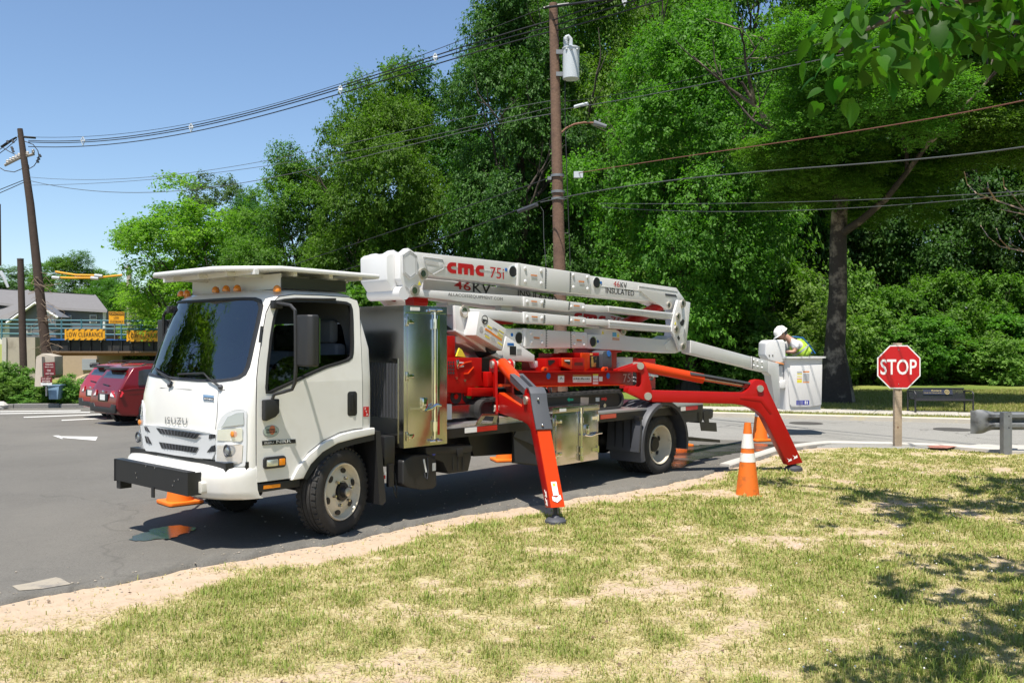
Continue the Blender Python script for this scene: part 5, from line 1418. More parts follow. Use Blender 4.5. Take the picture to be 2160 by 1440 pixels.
# maker's mark: heavy red letters built from blocks with half-round counters
def logo(px, y, parent):
    """three heavy letters: c m c, each a block with cut counters"""
    a, b, c, d = quadp(px, y)
    def P(x, z): return (a * (1 - x) + b * x) * z + (d * (1 - x) + c * x) * (1 - z)
    def letter(x0, x1, kindl):
        out = []
        if kindl == 'c':
            hw = x1 - x0
            arc = [(x0 + hw * (.55 - .55 * math.cos(t)), .5 + .5 * math.sin(t)) for t in np.linspace(-math.pi / 2, math.pi / 2, 13)]
            arc = [(x0 + hw * (.55 - .55 * math.cos(t)), .5 - .5 * math.sin(t)) for t in np.linspace(math.pi / 2, -math.pi / 2, 13)]
            inn = [(x0 + hw * (.72 - .30 * math.cos(t)), .5 + .16 * math.sin(t)) for t in np.linspace(math.pi / 2, -math.pi / 2, 9)]
            out = arc + [(x1, 1), (x1, .66)] + inn + [(x1, .34), (x1, 0)]
            out = [(x0 + hw * (.55 - .55 * math.cos(t)), .5 + .5 * math.sin(t)) for t in np.linspace(-math.pi / 2, math.pi / 2, 13)] + [(x1, 1), (x1, .66)] + [(x0 + hw * (.72 - .30 * math.cos(t)), .5 + .16 * math.sin(t)) for t in np.linspace(math.pi / 2, -math.pi / 2, 9)] + [(x1, .34), (x1, 0)]
        else:
            w3 = x1 - x0
            out = [(x0, 0), (x0, 1), (x0 + w3 * .85, 1)] + [(x0 + w3 * (.85 + .15 * math.sin(t)), .75 + .25 * math.cos(t)) for t in np.linspace(.3, math.pi / 2, 5)] + [(x1, 0), (x0 + w3 * .76, 0), (x0 + w3 * .76, .58), (x0 + w3 * .62, .58), (x0 + w3 * .62, 0), (x0 + w3 * .38, 0), (x0 + w3 * .38, .58), (x0 + w3 * .24, .58), (x0 + w3 * .24, 0)]
        MB().slab([P(x, z) for x, z in out], (0, -.003, 0)).build('logo_letter', M_INKRED, parent)
    letter(0, .24, 'c'); letter(.29, .72, 'm'); letter(.77, 1.0, 'c')
logo(Z3((878, 250), (1250, 290), (1250, 398), (878, 362)), YB - .005, boom)
L('75i', Z3((1316, 302), (1456, 318), (1456, 428), (1316, 410)), YB - .005, M_INKRED, boom, bold=.0)
L('46', Z4((932, 346), (996, 354), (996, 413), (932, 404)), YB - .005, M_INKRED, outer, bold=.0)
L('KV', Z4((1002, 360), (1068, 366), (1068, 421), (1002, 414)), YB - .005, M_INK, outer, bold=.01)
L('INSULATED', Z4((853, 412), (1142, 446), (1142, 502), (853, 470)), YB - .005, M_INK, outer, bold=.01)
# --- head at the cab end: near hexagonal plate, body, far plate
HX = Z3((405, 180), (490, 110), (545, 150), (605, 235), (670, 345), (655, 425), (562, 600), (520, 612), (478, 580), (405, 425))
head = LP('boom_head', HX, YB - .06, YB + .04, M_WHITE, lift, .012)
LP('head_cover', Z3((430, 183), (500, 135), (572, 192), (570, 372), (505, 422), (436, 362)), YB - .075, YB - .06, M_WHITE, head, .006)
LP('cover_panel', Z3((446, 190), (500, 153), (558, 200), (556, 362), (505, 402), (450, 355)), YB - .078, YB - .074, mat('cover_light_grey', (.62, .62, .62), .4), head, 0)
LP('head_body', Z3((300, 165), (420, 150), (480, 200), (480, 540), (400, 590), (330, 540), (270, 440), (265, 190)), YB + .04, YB + .50, M_WHITE, head, .02)
LP('head_rib', Z3((262, 180), (345, 130), (395, 160), (420, 420), (330, 560), (268, 450)), YB + .16, YB + .28, M_WHITE, head, .012)
LP('far_plate', Z3((80, 195), (170, 165), (235, 185), (250, 450), (345, 590), (560, 690), (600, 730), (330, 730), (75, 480)), YB + .50, YB + .60, M_WHITE, head, .012)
LP('plate_hole', Z3((300, 625), (320, 608), (352, 620), (366, 642), (350, 655), (318, 645)), YB + .495, YB + .505, mat('hole_maroon', (.14, .008, .006), .5), head, 0)
p_ = T3(*Z3((440, 565))[0], YB - .05); MB().cyl(p_ - Vector((0, .01, 0)), p_ + Vector((0, .55, 0)), .075, n=24).build('head_shaft', M_WHITE, head)
M_GROOVE = mat('groove_grey', (.42, .42, .42), .5)
for pts in ([(430, 183), (500, 135), (572, 192), (570, 372), (505, 422), (436, 362), (430, 183)],): MB().tube([T3(*q, YB - .075) for q in Z3(*pts)], .006, 5).build('cover_edge', M_GROOVE, head)
MB().tube([T3(*q, YB - .0775) for q in Z3((446, 190), (500, 153), (558, 200), (556, 362), (505, 402), (450, 355), (446, 190))], .004, 5).build('cover_edge', M_INK if False else M_GROOVE, head)
MB().tube([T3(*q, YB - .013) for q in Z3((640, 200), (830, 225), (850, 270), (845, 320), (735, 380))], .005, 5).build('weld_line', M_GROOVE, boom)
MB().tube([T3(*q, YB - .013) for q in Z4((1190, 440), (1190, 400), (1580, 455))], .004, 5).build('weld_line', M_GROOVE, outer)
for q in ((632, 370), (545, 540)): pin(*Z3(q)[0], YB - .06, .062, head)
LP('pin_plate', Z3((600, 395), (625, 330), (660, 345), (665, 400), (630, 425)), YB - .066, YB - .058, M_WHITE, head, 0)
LP('shock_sticker', Z3((583, 485), (600, 447), (618, 485)), YB - .064, YB - .061, M_STICKYE, head, 0)
LP('head_gusset', Z3((640, 200), (830, 225), (850, 270), (845, 320), (735, 380), (690, 350)), YB - .012, YB, M_WHITE, boom, .004)
LP('gusset_slot', Z3((655, 228), (790, 250), (795, 292), (665, 270)), YB - .016, YB - .011, mat('slot_shadow_grey', (.5, .49, .47), .5), boom, 0)
# --- far boom that slopes the other way
Y2 = -.02
fb = LP('lower_boom', Z3((640, 395), (1100, 470)) + Z4((0, 440), (435, 545), (1110, 740), (1110, 850), (640, 800), (0, 660)) + Z3((640, 600)), Y2, Y2 + .30, M_WHITE, lift, .012)
L('46', Z3((950, 438), (1120, 462), (1120, 548), (950, 520)), Y2 - .004, M_INKRED, fb, bold=.012)
L('KV', Z3((1140, 460), (1325, 478), (1318, 580), (1140, 556)), Y2 - .004, M_INK, fb, bold=.012)
L('INSULATED', Z3((1595, 525), (1990, 600), (1990, 680), (1595, 600)), Y2 - .004, M_INK, fb, bold=.008)
logo(Z4((535, 665), (850, 705), (850, 775), (535, 735)), Y2 - .005, fb)
L('75i', Z4((905, 705), (1040, 730), (1040, 800), (905, 775)), Y2 - .005, M_INKRED, fb)
# --- two slim parallel arms in front of it
def arm(name, inner_px, slv_px, block_px, rail_px, y, bolts, jts, label):
    a = LP(name, inner_px, y, y + .14, M_WHITE, lift, .008)
    s = LP('insulated_sleeve', slv_px, y - .02, y + .16, M_WHITE, a, .012)
    LP('arm_block', block_px, y - .012, y + .15, M_WHITE, a, .006)
    r = LP('arm_rail', rail_px, y - .02, y + .16, M_WHITE, a, .01)
    (x0, y0), (x1, y1), (x2, y2), (x3, y3) = rail_px
    for f in (.3, .62): MB().tube([T3(x0, y0 + (y3 - y0) * f, y - .022), T3(x1, y1 + (y2 - y1) * f, y - .022)], .007, 4).build('rail_groove', mat('groove_grey', (.42, .42, .42), .5), r)
    bolt_(bolts, y - .022, s)
    for j in jts: joint(j, 4, y - .022, s)
    for l in label: warn(l, y - .023, s)
    return a
YA = -.42
armA = arm('parallel_arm', Z3((585, 530), (1670, 600), (1670, 700), (1340, 690), (585, 602)), Z3((1660, 600),) + Z4((640, 572), (650, 650), (480, 660)) + Z3((1660, 705)), Z4((640, 585), (830, 600), (885, 608), (885, 660), (825, 665), (650, 655)),
           Z4((885, 600), (1555, 672), (1550, 740), (885, 662)), YA, Z3((1690, 655), (1840, 665)) + Z4((505, 610), (628, 622)), (Z3((1862, 625), (1855, 720)), Z3((2115, 650), (2110, 740))), (Z3((1732, 642), (1790, 680)), Z4((532, 590), (588, 625))))
L('ALLACCESSEQUIPMENT.COM', Z3((888, 562), (1442, 612), (1442, 648), (888, 600)), YA - .003, M_INK, armA)
armB = arm('parallel_arm', Z3((1060, 715), (1670, 765), (1670, 872), (1300, 820), (1060, 800)), Z3((1660, 755),) + Z4((655, 718), (655, 805), (500, 800)) + Z3((1660, 872)), Z4((645, 728), (830, 738), (890, 750), (890, 800), (825, 803), (655, 790)),
           Z4((890, 742), (1522, 800), (1522, 868), (890, 826)), YA, Z3((1690, 810), (1840, 820)) + Z4((505, 750), (632, 762)), (Z3((1862, 785), (1858, 875)), Z3((2115, 795), (2112, 885))), (Z3((1735, 797), (1795, 835)), Z4((535, 735), (590, 770))))
# --- lowest boom
lb_ = LP('base_boom', Z3((1330, 915), (1680, 935), (1680, 1105), (1580, 1080), (1480, 990)), YB, YB + .30, M_WHITE, lift, .012)
ls_ = LP('insulated_sleeve', Z3((1685, 925),) + Z4((665, 868), (672, 1030)) + Z3((1685, 1128)), YB - .03, YB + .33, M_WHITE, lb_, .02)
LP('boom_collar', Z3((1668, 922), (1690, 922), (1690, 1112), (1668, 1105)), YB - .04, YB + .34, M_WHITE, lb_, .01)
lo_ = LP('boom_outer', Z4((668, 885), (805, 892), (808, 828), (960, 838), (1065, 905), (1460, 942), (1540, 900), (1610, 1062), (1560, 1080), (668, 1032)), YB, YB + .30, M_WHITE, lb_, .012)
joint(Z4((250, 838), (248, 1020)), 7, YB - .031, ls_); joint(Z4((497, 858), (500, 1030)), 7, YB - .031, ls_)
bolt_(Z3((1730, 970), (1838, 978), (1732, 1065), (1840, 1070)) + Z4((535, 895), (630, 902), (535, 992), (632, 995)), YB - .032, ls_)
warn(Z3((1755, 1008), (1815, 1042)), YB - .033, ls_); warn(Z4((558, 938), (610, 970)), YB - .033, ls_)
disc('port_hole', *Z3((1603, 1020))[0], YB, .072, M_CHROME, lb_, .012, 28); disc('port_grille', *Z3((1603, 1020))[0], YB - .010, .062, M_INK, lb_, .006, 28)
disc('port_hole', *Z4((722, 963))[0], YB, .074, M_CHROME, lo_, .012, 28); disc('port_grille', *Z4((722, 963))[0], YB - .010, .064, M_INK, lo_, .006, 28)
disc('blue_dot', *Z3((1535, 988))[0], YB, .022, M_STICKBL, lb_, .004); disc('blue_dot', *Z4((772, 960))[0], YB, .022, M_STICKBL, lo_, .004)
for px in (Z4((922, 868), (962, 868), (962, 910), (922, 910)),): LP('blue_label', px, YB - .003, YB, mat('label_blue', (.10, .36, .60), .4), lo_, 0)
LP('shock_sticker', Z4((965, 915), (978, 872), (992, 915)), YB - .003, YB, M_STICKYE, lo_, 0)
LP('shock_sticker', Z4((812, 885), (824, 850), (838, 885)), YB - .003, YB, M_STICKYE, lo_, 0)
LP('orange_label', Z4((922, 918), (992, 925), (992, 952), (922, 945)), YB - .003, YB, mat('label_pale_orange', (.55, .32, .22), .5), lo_, 0)
LP('boom_web_line', Z4((800, 960), (1530, 1010), (1530, 1014), (800, 964)), YB - .004, YB, M_WHITE, lo_, 0)
LP('boom_web_line', Z4((800, 1020), (1540, 1062), (1540, 1066), (800, 1024)), YB - .004, YB, M_WHITE, lo_, 0)
LP('boom_end_plate', Z4((1450, 990), (1540, 905), (1605, 1055), (1560, 1068), (1470, 1040)), YB - .012, YB, M_WHITE, lo_, .004)
pin(*Z4((1025, 860))[0], YB, .05, lo_)
# --- end brackets and pins
eb = LP('end_bracket', Z4((1585, 540), (1645, 545), (1662, 760), (1640, 900), (1660, 1000), (1650, 1050), (1610, 1062), (1560, 930), (1520, 860), (1535, 720)), YB - .10, YB - .06, M_WHITE, lift, .008)
LP('end_plate', Z4((1640, 545), (1712, 566), (1676, 945), (1655, 1040), (1610, 1062), (1660, 800)), YB - .02, YB + .34, M_WHITE, eb, .008)
LP('bracket_opening', Z4((1605, 770), (1635, 730), (1652, 750), (1640, 800), (1615, 800)), YB - .103, YB - .098, M_INK, eb, 0)
LP('bracket_opening', Z4((1578, 920), (1590, 900), (1605, 925), (1595, 955)), YB - .103, YB - .098, M_INK, eb, 0)
for q, r_ in (((1630, 575), .062), ((1580, 705), .052), ((1564, 835), .055), ((1635, 1012), .06), ((1490, 592), .055)): pin(*Z4(q)[0], YB - .10 if q[0] > 1500 else YB - .012, r_, eb)
LP('shock_sticker', Z4((1550, 790), (1560, 760), (1570, 790)), YB - .104, YB - .10, M_STICKYE, eb, 0)
# red lifting ram behind the arms
a_, b_ = T3(*Z4((1410, 600))[0], YB + .12), T3(*Z4((900, 868))[0], YB + .12)
MB().cyl(a_, b_, .085, n=20).build('lift_ram', M_RED, lift)
MB().tube([T3(*q, YB + .1) for q in Z3((500, 650), (640, 655))], .08, 10).build('ram_end', M_RED, lift)
LP('ram_link', Z3((1330, 840), (1530, 850), (1560, 880), (1440, 885)), YB + .10, YB + .2, M_RED, lift, .004)
# dark gap struts between
LP('link_strut', Z3((1425, 690), (1540, 700), (1540, 770), (1425, 750)), YB + .05, YB + .15, M_WHITE, lift)
# --- jib to the bucket
J0, J1 = Vector(T3(1447, 731, -.25)), Vector((10.35, -.02, 1.36))
def bar(p0, p1, w_, h0, h1):
    d = (p1 - p0).normalized(); s = Vector((-d.y, d.x, 0)).normalized() * w_ / 2; u = Vector((0, 0, 1))
    vs = [p0 - s - u * h0 / 2, p0 + s - u * h0 / 2, p0 + s + u * h0 / 2, p0 - s + u * h0 / 2, p1 - s - u * h1 / 2, p1 + s - u * h1 / 2, p1 + s + u * h1 / 2, p1 - s + u * h1 / 2]
    return MB().add(vs, [(0, 3, 2, 1), (4, 5, 6, 7), (0, 1, 5, 4), (1, 2, 6, 5), (2, 3, 7, 6), (3, 0, 4, 7)])
jd = (J1 - J0).normalized()
jib = bar(J0, J1, .17, .205, .20).build('jib', M_WHITE, lift, bevel=.012)
bar(J1 - jd * .78, J1 - jd * .02, .185, .212, .206).build('jib_sleeve', M_WHITE, jib, bevel=.01)
for t in (.35, .55, .72):
    for z in (-.05, .05): MB().sphere(J1 - jd * t + Vector((0, -.10, z)), .022, 8, 6).build('bolt_cap', M_WHITE, jib)
jj = J1 - jd * .76; MB().tube([jj + Vector((0, -.095, -.11)), jj + Vector((0, -.095, .11))], .008, 5).build('joint_line', M_INK, jib)
for u, v in ((1512, 755), (1545, 768)): pass
# knuckle and bucket (about 18 m away)
kn = MB().prism([(10.30, 1.47), (10.72, 1.42), (10.78, .62), (10.60, .55), (10.40, 1.20), (10.28, 1.26)], -.12, .02).build('jib_knuckle', M_WHITE, lift, bevel=.01)
BK = Vector(TW(11.62, .0, 0)); bcx = WT((*D(1682, 800, 18.0)[:2],))
BX0, BY0 = bcx.x, bcx.y
# bucket walls follow the view: its broad side faces the camera
ba = R(-40)                                            # turned against the truck axis
def BL(x, y, z):                                      # bucket-local -> truck
    return Vector((BX0 + x * math.cos(ba) - y * math.sin(ba), BY0 + x * math.sin(ba) + y * math.cos(ba), z))
def bb_(name, poly, z0, z1, m, parent, taper=0., bevel=.0):
    n = len(poly); vs = [BL(x * (1 - taper), y * (1 - taper), z0) for x, y in poly] + [BL(x, y, z1) for x, y in poly]
    return MB().add(vs, [tuple(range(n - 1, -1, -1)), tuple(range(n, 2 * n))] + [(i, (i + 1) % n, n + (i + 1) % n, n + i) for i in range(n)]).build(name, m, parent, bevel=bevel, seg=3)
BZ0, BZ1 = .50, 1.535
bk = bb_('bucket', rrect(0, 0, .78, .62, .06), BZ0, BZ1, M_WHITE, lift, .07)
ci = bb_('cut', rrect(0, 0, .72, .56, .05), BZ0 + .05, BZ1 + .1, M_WHITE, lift, .06)
boolean(bk, [ci])
mb = MB(); P0 = rrect(0, 0, .80, .64, .07); P1 = rrect(0, 0, .90, .74, .09); n = len(P0)
mb.add([BL(x, y, BZ1 + .002) for x, y in P0] + [BL(x, y, BZ1 + .002) for x, y in P1] + [BL(x, y, BZ1 - .03) for x, y in P1] + [BL(x, y, BZ1 - .03) for x, y in rrect(0, 0, .78, .62, .06)],
       [(k, (k + 1) % n, n + (k + 1) % n, n + k) for k in range(n)] + [(n + k, n + (k + 1) % n, 2 * n + (k + 1) % n, 2 * n + k) for k in range(n)] + [(2 * n + k, 2 * n + (k + 1) % n, 3 * n + (k + 1) % n, 3 * n + k) for k in range(n)])
mb.build('bucket_rim', M_WHITE, bk, smooth_=50)
mb = MB(); fp = [(-.30, .62), (-.34, 1.0), (-.30, 1.36), (.355, 1.38), (.345, .60), (.10, .56), (-.26, .56)]
mb.slab([BL(x, -.318 + .02 * (1.5 - z), z) for x, z in fp], tuple(BL(0, -.02, 0) - BL(0, 0, 0))).build('bucket_panel', M_WHITE, bk, bevel=.008)
def bq(x0, x1, z0, z1, off=-.336): return [BL(x0, off + .02 * (1.5 - z1), z1), BL(x1, off + .02 * (1.5 - z1), z1), BL(x1, off + .02 * (1.5 - z0), z0), BL(x0, off + .02 * (1.5 - z0), z0)]
bn = tuple(BL(0, -.003, 0) - BL(0, 0, 0))
for x0, x1, z0, z1, m in ((-.04, .09, 1.23, 1.255, M_STICKOR), (-.04, .09, 1.03, 1.05, M_STICKOR), (-.04, .09, 1.06, 1.21, M_STICKGR), (-.16, -.06, 1.10, 1.115, M_STICKOR), (-.16, -.06, 1.14, 1.16, M_STICKYE), (-.16, -.06, 1.19, 1.21, M_STICKYE), (-.16, -.06, 1.03, 1.09, M_STICKYE), (-.16, -.06, 1.215, 1.25, M_STICKGR)):
    MB().slab(bq(x0, x1, z0, z1), bn).build('bucket_label', m, bk)
s = MB().slab(bq(-.17, .09, .60, .69), bn).build('blue_sign', mat('sign_blue', (.025, .03, .30), .4), bk)
MB().slab(bq(.0, .025, .615, .68, -.3395), bn).build('sign_figure', M_STICK, s); MB().slab(bq(.04, .06, .615, .675, -.3395), bn).build('sign_figure', M_STICK, s)
for i in range(4): MB().slab(bq(-.15, -.03, .615 + i * .018, .623 + i * .018, -.3395), bn).build('sign_line', mat('pale_blue_print', (.35, .36, .6), .5), s)
for z in (1.08, .74): MB().slab([BL(.38, -.1, z), BL(.43, -.1, z), BL(.43, -.1, z + .12), BL(.38, -.1, z + .12)], tuple(BL(0, .2, 0) - BL(0, 0, 0))).build('bucket_lug', M_WHITE, bk)
# mount and control cover between jib and bucket
mt = MB().slab([BL(x, -.22, z) for x, z in ((-.40, 1.37), (-.60, 1.32), (-.60, .98), (-.44, .94), (-.38, .98))], tuple(BL(0, .3, 0) - BL(0, 0, 0))).build('bucket_mount', M_WHITE, bk, bevel=.012)
MB().slab([BL(x, -.28, z) for x, z in ((-.37, 1.08), (-.37, .94), (-.42, .92), (-.56, .93), (-.56, 1.02))], tuple(BL(0, .1, 0) - BL(0, 0, 0))).build('mount_foot', M_WHITE, mt, bevel=.008)
MB().slab([BL(x, -.24, z) for x, z in ((-.56, 1.38), (-.36, 1.38), (-.36, 1.50), (-.40, 1.50), (-.44, 1.42), (-.56, 1.42))], tuple(BL(0, .3, 0) - BL(0, 0, 0))).build('mount_bracket', M_WHITE, mt)
cc = MB().slab([BL(x, -.30, z) for x, z in ((-.78, 1.80), (-.72, 1.855), (-.42, 1.86), (-.38, 1.82), (-.37, 1.45), (-.50, 1.40), (-.73, 1.47), (-.79, 1.56))], tuple(BL(0, .36, 0) - BL(0, 0, 0))).build('control_cover', M_WHITE, bk, bevel=.03, seg=3)
for x in (-.71, -.64): MB().sphere(BL(x, -.302, 1.56), .014, 8, 6).build('cover_bolt', M_INK, cc)
MB().tube([BL(-.66, -.26, 1.33), BL(-.64, -.30, 1.40), BL(-.55, -.30, 1.42), BL(-.42, -.30, 1.39)], .012, 7).build('orange_hose', M_STICKOR, cc)

# --- turret, control box and base
tur = LP('turret_plate', Z3((958, 690), (1060, 705), (1160, 775), (1095, 990), (965, 945)), -.46, -.42, M_WHITE, lift, .008)
LP('turret_back_plate', Z3((870, 690), (960, 690), (960, 800), (880, 780)), -.30, -.1, M_WHITE, tur)
LP('turret_body', Z3((960, 770), (1160, 780), (1440, 1150), (1440, 1235), (1340, 1215), (970, 1060)), -.35, .15, M_WHITE, tur, .01)
LP('turret_beam', Z3((965, 940), (1095, 990), (1330, 1110), (1450, 1240), (1330, 1200), (1100, 1040), (970, 960)), -.48, -.30, M_WHITE, tur, .008)
pin(*Z3((1050, 750))[0], -.46, .07, tur)
LP('turret_lug', Z3((885, 660), (1025, 655), (1030, 695), (890, 690)), -.3, -.1, M_STICK, tur)
LP('turret_shoe', Z3((1480, 1000), (1765, 1195), (1765, 1265), (1450, 1245), (1440, 1150)), -.50, .10, M_WHITE, tur, .008)
LP('shoe_screen', Z3((1513, 1105), (1578, 1105), (1578, 1195), (1515, 1190)), -.503, -.499, M_INK, tur, 0)
LP('shoe_label', Z3((1490, 1070), (1555, 1072), (1555, 1098), (1490, 1095)), -.503, -.499, M_STICKBL, tur, 0)
for i in range(4): LP('shoe_print', Z3((1585, 1130 + i * 16), (1632, 1132 + i * 16), (1632, 1138 + i * 16), (1585, 1136 + i * 16)), -.503, -.499, M_STICKGR, tur, 0)
LP('slot_roller', Z3((1745, 1250), (1795, 1255), (1800, 1310), (1770, 1325)), -.48, -.40, M_WHITE, tur)
cbx = LP('control_box', Z3((1205, 752), (1480, 930), (1440, 1152), (1170, 992)), -.66, -.44, M_WHITE, tur, .006)
L('', [], 0, None, None) if False else None
disc('wheel_mark', *Z3((1260, 835))[0], -.661, .052, M_INK, cbx, .003); disc('wheel_mark_field', *Z3((1260, 835))[0], -.664, .040, M_STICK, cbx, .002)
LP('wheel_mark_spoke', Z3((1237, 826), (1283, 838), (1280, 856), (1262, 850), (1255, 870), (1246, 862), (1242, 845)), -.668, -.664, M_INK, cbx, 0)
disc('hand_mark', *Z3((1223, 930))[0], -.661, .03, M_STICKGR, cbx, .003)
LP('box_label', Z3((1268, 918), (1330, 955), (1326, 975), (1264, 938)), -.663, -.659, M_STICKOR, cbx, 0); LP('box_label', Z3((1330, 960), (1435, 1035), (1432, 1052), (1328, 980)), -.663, -.659, M_STICKOR, cbx, 0)
for i, (x, y) in enumerate(((1290, 890), (1340, 905), (1260, 965), (1265, 990), (1320, 1000), (1330, 1025), (1395, 1060), (1385, 1085), (1360, 920))):
    LP('box_print', Z3((x, y), (x + 45, y + 28), (x + 43, y + 42), (x - 2, y + 14)), -.663, -.659, M_STICKGR if i % 3 else M_STICKYE, cbx, 0)
for x, y in ((1405, 935), (1395, 965), (1390, 985)): LP('box_print', Z3((x, y), (x + 50, y + 34), (x + 49, y + 42), (x - 1, y + 8)), -.663, -.659, M_STICKYE, cbx, 0)
LP('box_knob', Z3((1110, 850), (1130, 855), (1130, 880), (1112, 878)), -.50, -.46, M_DGREY, tur)
LP('black_hose_bundle', Z3((880, 890), (960, 960), (1000, 965), (1000, 1000), (900, 970)), -.30, -.1, M_PLA, lift)
LP('bracket_arm', Z3((970, 1000), (1080, 1020), (1090, 1060), (1000, 1080), (968, 1068)), -.40, -.36, M_WHITE, tur)
LP('warning_triangle', Z3((975, 1205), (1005, 1122), (1030, 1140), (1068, 1215)), -.62, -.6, M_STICKYE, lift, 0)
MB().cyl(T3(*Z3((1210, 1150))[0], -.30), T3(*Z3((1330, 1110))[0], -.50), .09, n=14).build('slew_motor', M_PLA, tur)
# red engine end
en = LP('engine_box', Z10((80, 415), (568, 422), (565, 690), (592, 810), (415, 830), (408, 905), (80, 905)), -.66, .4, M_RED, lift, .008)
LP('engine_top', Z10((80, 120), (198, 120), (198, 416), (80, 416)), -.55, .2, M_RED, en, .006)
for r_ in range(4):
    for c in range(3): MB().cyl(T3(*Z10((102 + c * 34, 485 + r_ * 48))[0], -.661), T3(*Z10((102 + c * 34, 485 + r_ * 48))[0], -.664), .014, n=10).build('vent_hole', M_INK, en)
MB().tube([T3(*q, -.664) for q in Z10((260, 540), (330, 490), (420, 472))], .008, 5).build('pressed_line', M_REDSUN, en); MB().tube([T3(*q, -.664) for q in Z10((320, 642), (375, 638), (450, 550))], .008, 5).build('pressed_line', M_REDSUN, en)
LP('latch', Z10((220, 450), (255, 445), (250, 570), (225, 570)), -.68, -.66, M_CHROME, en, .006)
LP('latch_label', Z10((258, 478), (315, 482), (315, 498), (258, 495)), -.664, -.66, M_STICK, en, 0); LP('latch_label', Z10((258, 532), (318, 525), (318, 545), (258, 552)), -.664, -.66, M_STICK, en, 0)
for q in ((215, 700), (328, 735)): disc('bolt', *Z10(q)[0], -.661, .016, M_STEEL, en, .008, 8)
LP('engine_foot', Z10((85, 905), (440, 905), (575, 950), (575, 1040), (530, 1058), (160, 1060), (130, 1030), (130, 950)), -.60, .2, M_RED, en, .006)
disc('fan', *Z10((205, 955))[0], -.602, .085, M_INK, en, .01); disc('fan_hub', *Z10((205, 955))[0], -.612, .03, M_RED, en, .01)
LP('foot_opening', Z10((300, 920), (380, 920), (430, 960), (415, 1045), (350, 1055), (300, 1000)), -.603, -.598, M_INK, en, 0)
LP('hose_block', Z10((368, 950), (420, 955), (415, 985), (372, 975)), -.62, -.60, mat('green_fitting', (.03, .30, .06), .4), en, 0)
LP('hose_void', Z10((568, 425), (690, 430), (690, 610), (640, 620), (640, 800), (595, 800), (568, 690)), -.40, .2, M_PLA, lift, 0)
MB().tube([T3(*q, -.50) for q in Z10((580, 640), (615, 700), (630, 760), (610, 810))], .014, 6).build('hose', M_STEEL, lift)
col_ = LP('swing_column', Z10((645, 615), (740, 615), (740, 830), (650, 830)), -.72, -.3, M_RED, lift, .03)
p_ = T3(*Z10((690, 615))[0], -.60)
LP('column_foot', Z10((420, 835), (730, 835), (740, 900), (690, 955), (420, 950)), -.72, -.2, M_RED, col_, .008)
# long red chassis beam with labels
RB = LP('chassis_beam', Z10((1020, 620),) + Z11((1560, 512), (1560, 735)) + Z10((1020, 825)), -.62, .62, M_RED, lift, .006)
LP('beam_flange', Z10((1020, 612), (1020, 600)) + Z11((1570, 500), (1570, 514)), -.66, -.60, M_RED, RB, 0)
LP('beam_flange', Z10((1020, 830), (1020, 812)) + Z11((1490, 725), (1490, 738)), -.67, -.60, M_REDSUN, RB, 0)
y = -.6235
for q in ((132, 582), (1140, 578)): disc('blue_dot', *Z11(q)[0], -.621, .04, M_STICKBL, RB, .004)
LP('white_label', Z11((297, 582), (402, 582), (400, 690), (297, 690)), y, -.62, M_STICK, RB, 0); LP('label_head', Z11((297, 562), (402, 562), (402, 582), (297, 582)), y, -.62, mat('brown_print', (.40, .16, .05), .5), RB, 0)
L('人', [T3(*q, -.6245) for q in Z11((320, 600), (380, 600), (380, 640), (320, 640))], 0, M_INK, RB) if False else None
MB().tube([T3(*q, -.6245) for q in Z11((330, 638), (348, 600), (368, 638))], .004, 4).build('label_figure', M_INK, RB)
LP('white_label', Z11((548, 592), (860, 592), (860, 692), (548, 692)), y, -.62, M_STICK, RB, 0); LP('label_head', Z11((548, 560), (860, 560), (860, 592), (548, 592)), y, -.62, mat('brown_print', (.40, .16, .05), .5), RB, 0)
r_ = random.Random(2)
for i in range(16):
    x = 560 + i * 18; h_ = r_.uniform(10, 30); MB().tube([T3(*q, -.6255) for q in Z11((x, 640), (x + r_.uniform(-8, 10), 640 - h_))], .004, 4).build('label_figure', M_INK, RB)
for yy in (655, 668): LP('label_print', Z11((620, yy), (845, yy), (845, yy + 6), (620, yy + 6)), -.625, -.6235, M_STICKGR, RB, 0)
LP('yellow_label', Z11((888, 550), (975, 550), (975, 575), (888, 575)), y, -.62, M_STICKYE, RB, 0); LP('white_label', Z11((888, 575), (975, 575), (975, 720), (888, 720)), y, -.62, M_STICK, RB, 0)
for yy in (628, 678): LP('label_stripe', Z11((888, yy), (975, yy), (975, yy + 9), (888, yy + 9)), -.625, -.6234, M_INKRED, RB, 0)
LP('white_label', Z11((990, 592), (1048, 592), (1048, 670), (990, 670)), y, -.62, M_STICK, RB, 0)
L('75i', Z11((1395, 550), (1552, 545), (1552, 680), (1395, 688)), -.6245, mat('ink_pale_pink', (.75, .55, .55), .5), RB)
# superstructure on the beam
def red(name, px, y0, y1, bev=.006): return LP(name, px, y0, y1, M_RED, RB, bev)
red('tool_bin', Z11((100, 285), (340, 285), (345, 515), (100, 515)), -.52, -.1); LP('bin_opening', Z11((132, 315), (235, 312), (250, 335), (160, 405), (135, 390)), -.523, -.519, M_INK, RB, 0)
rb2 = red('tool_bin', Z11((372, 275), (745, 275), (745, 505), (540, 500), (372, 420)), -.58, -.15)
LP('bin_face', Z11((372, 278), (535, 278), (535, 470), (372, 415)), -.60, -.58, M_REDSUN, RB, .004); LP('bin_opening', Z11((402, 310), (500, 312), (505, 385), (480, 390), (405, 335)), -.603, -.599, M_INK, RB, 0)
LP('bin_hook', Z11((410, 312), (498, 314), (500, 335), (412, 332)), -.606, -.600, M_STICK, RB, 0)
LP('bin_print', Z11((575, 350), (715, 350), (715, 405), (575, 405)), -.583, -.579, mat('dark_maroon', (.10, .006, .005), .5), RB, 0)
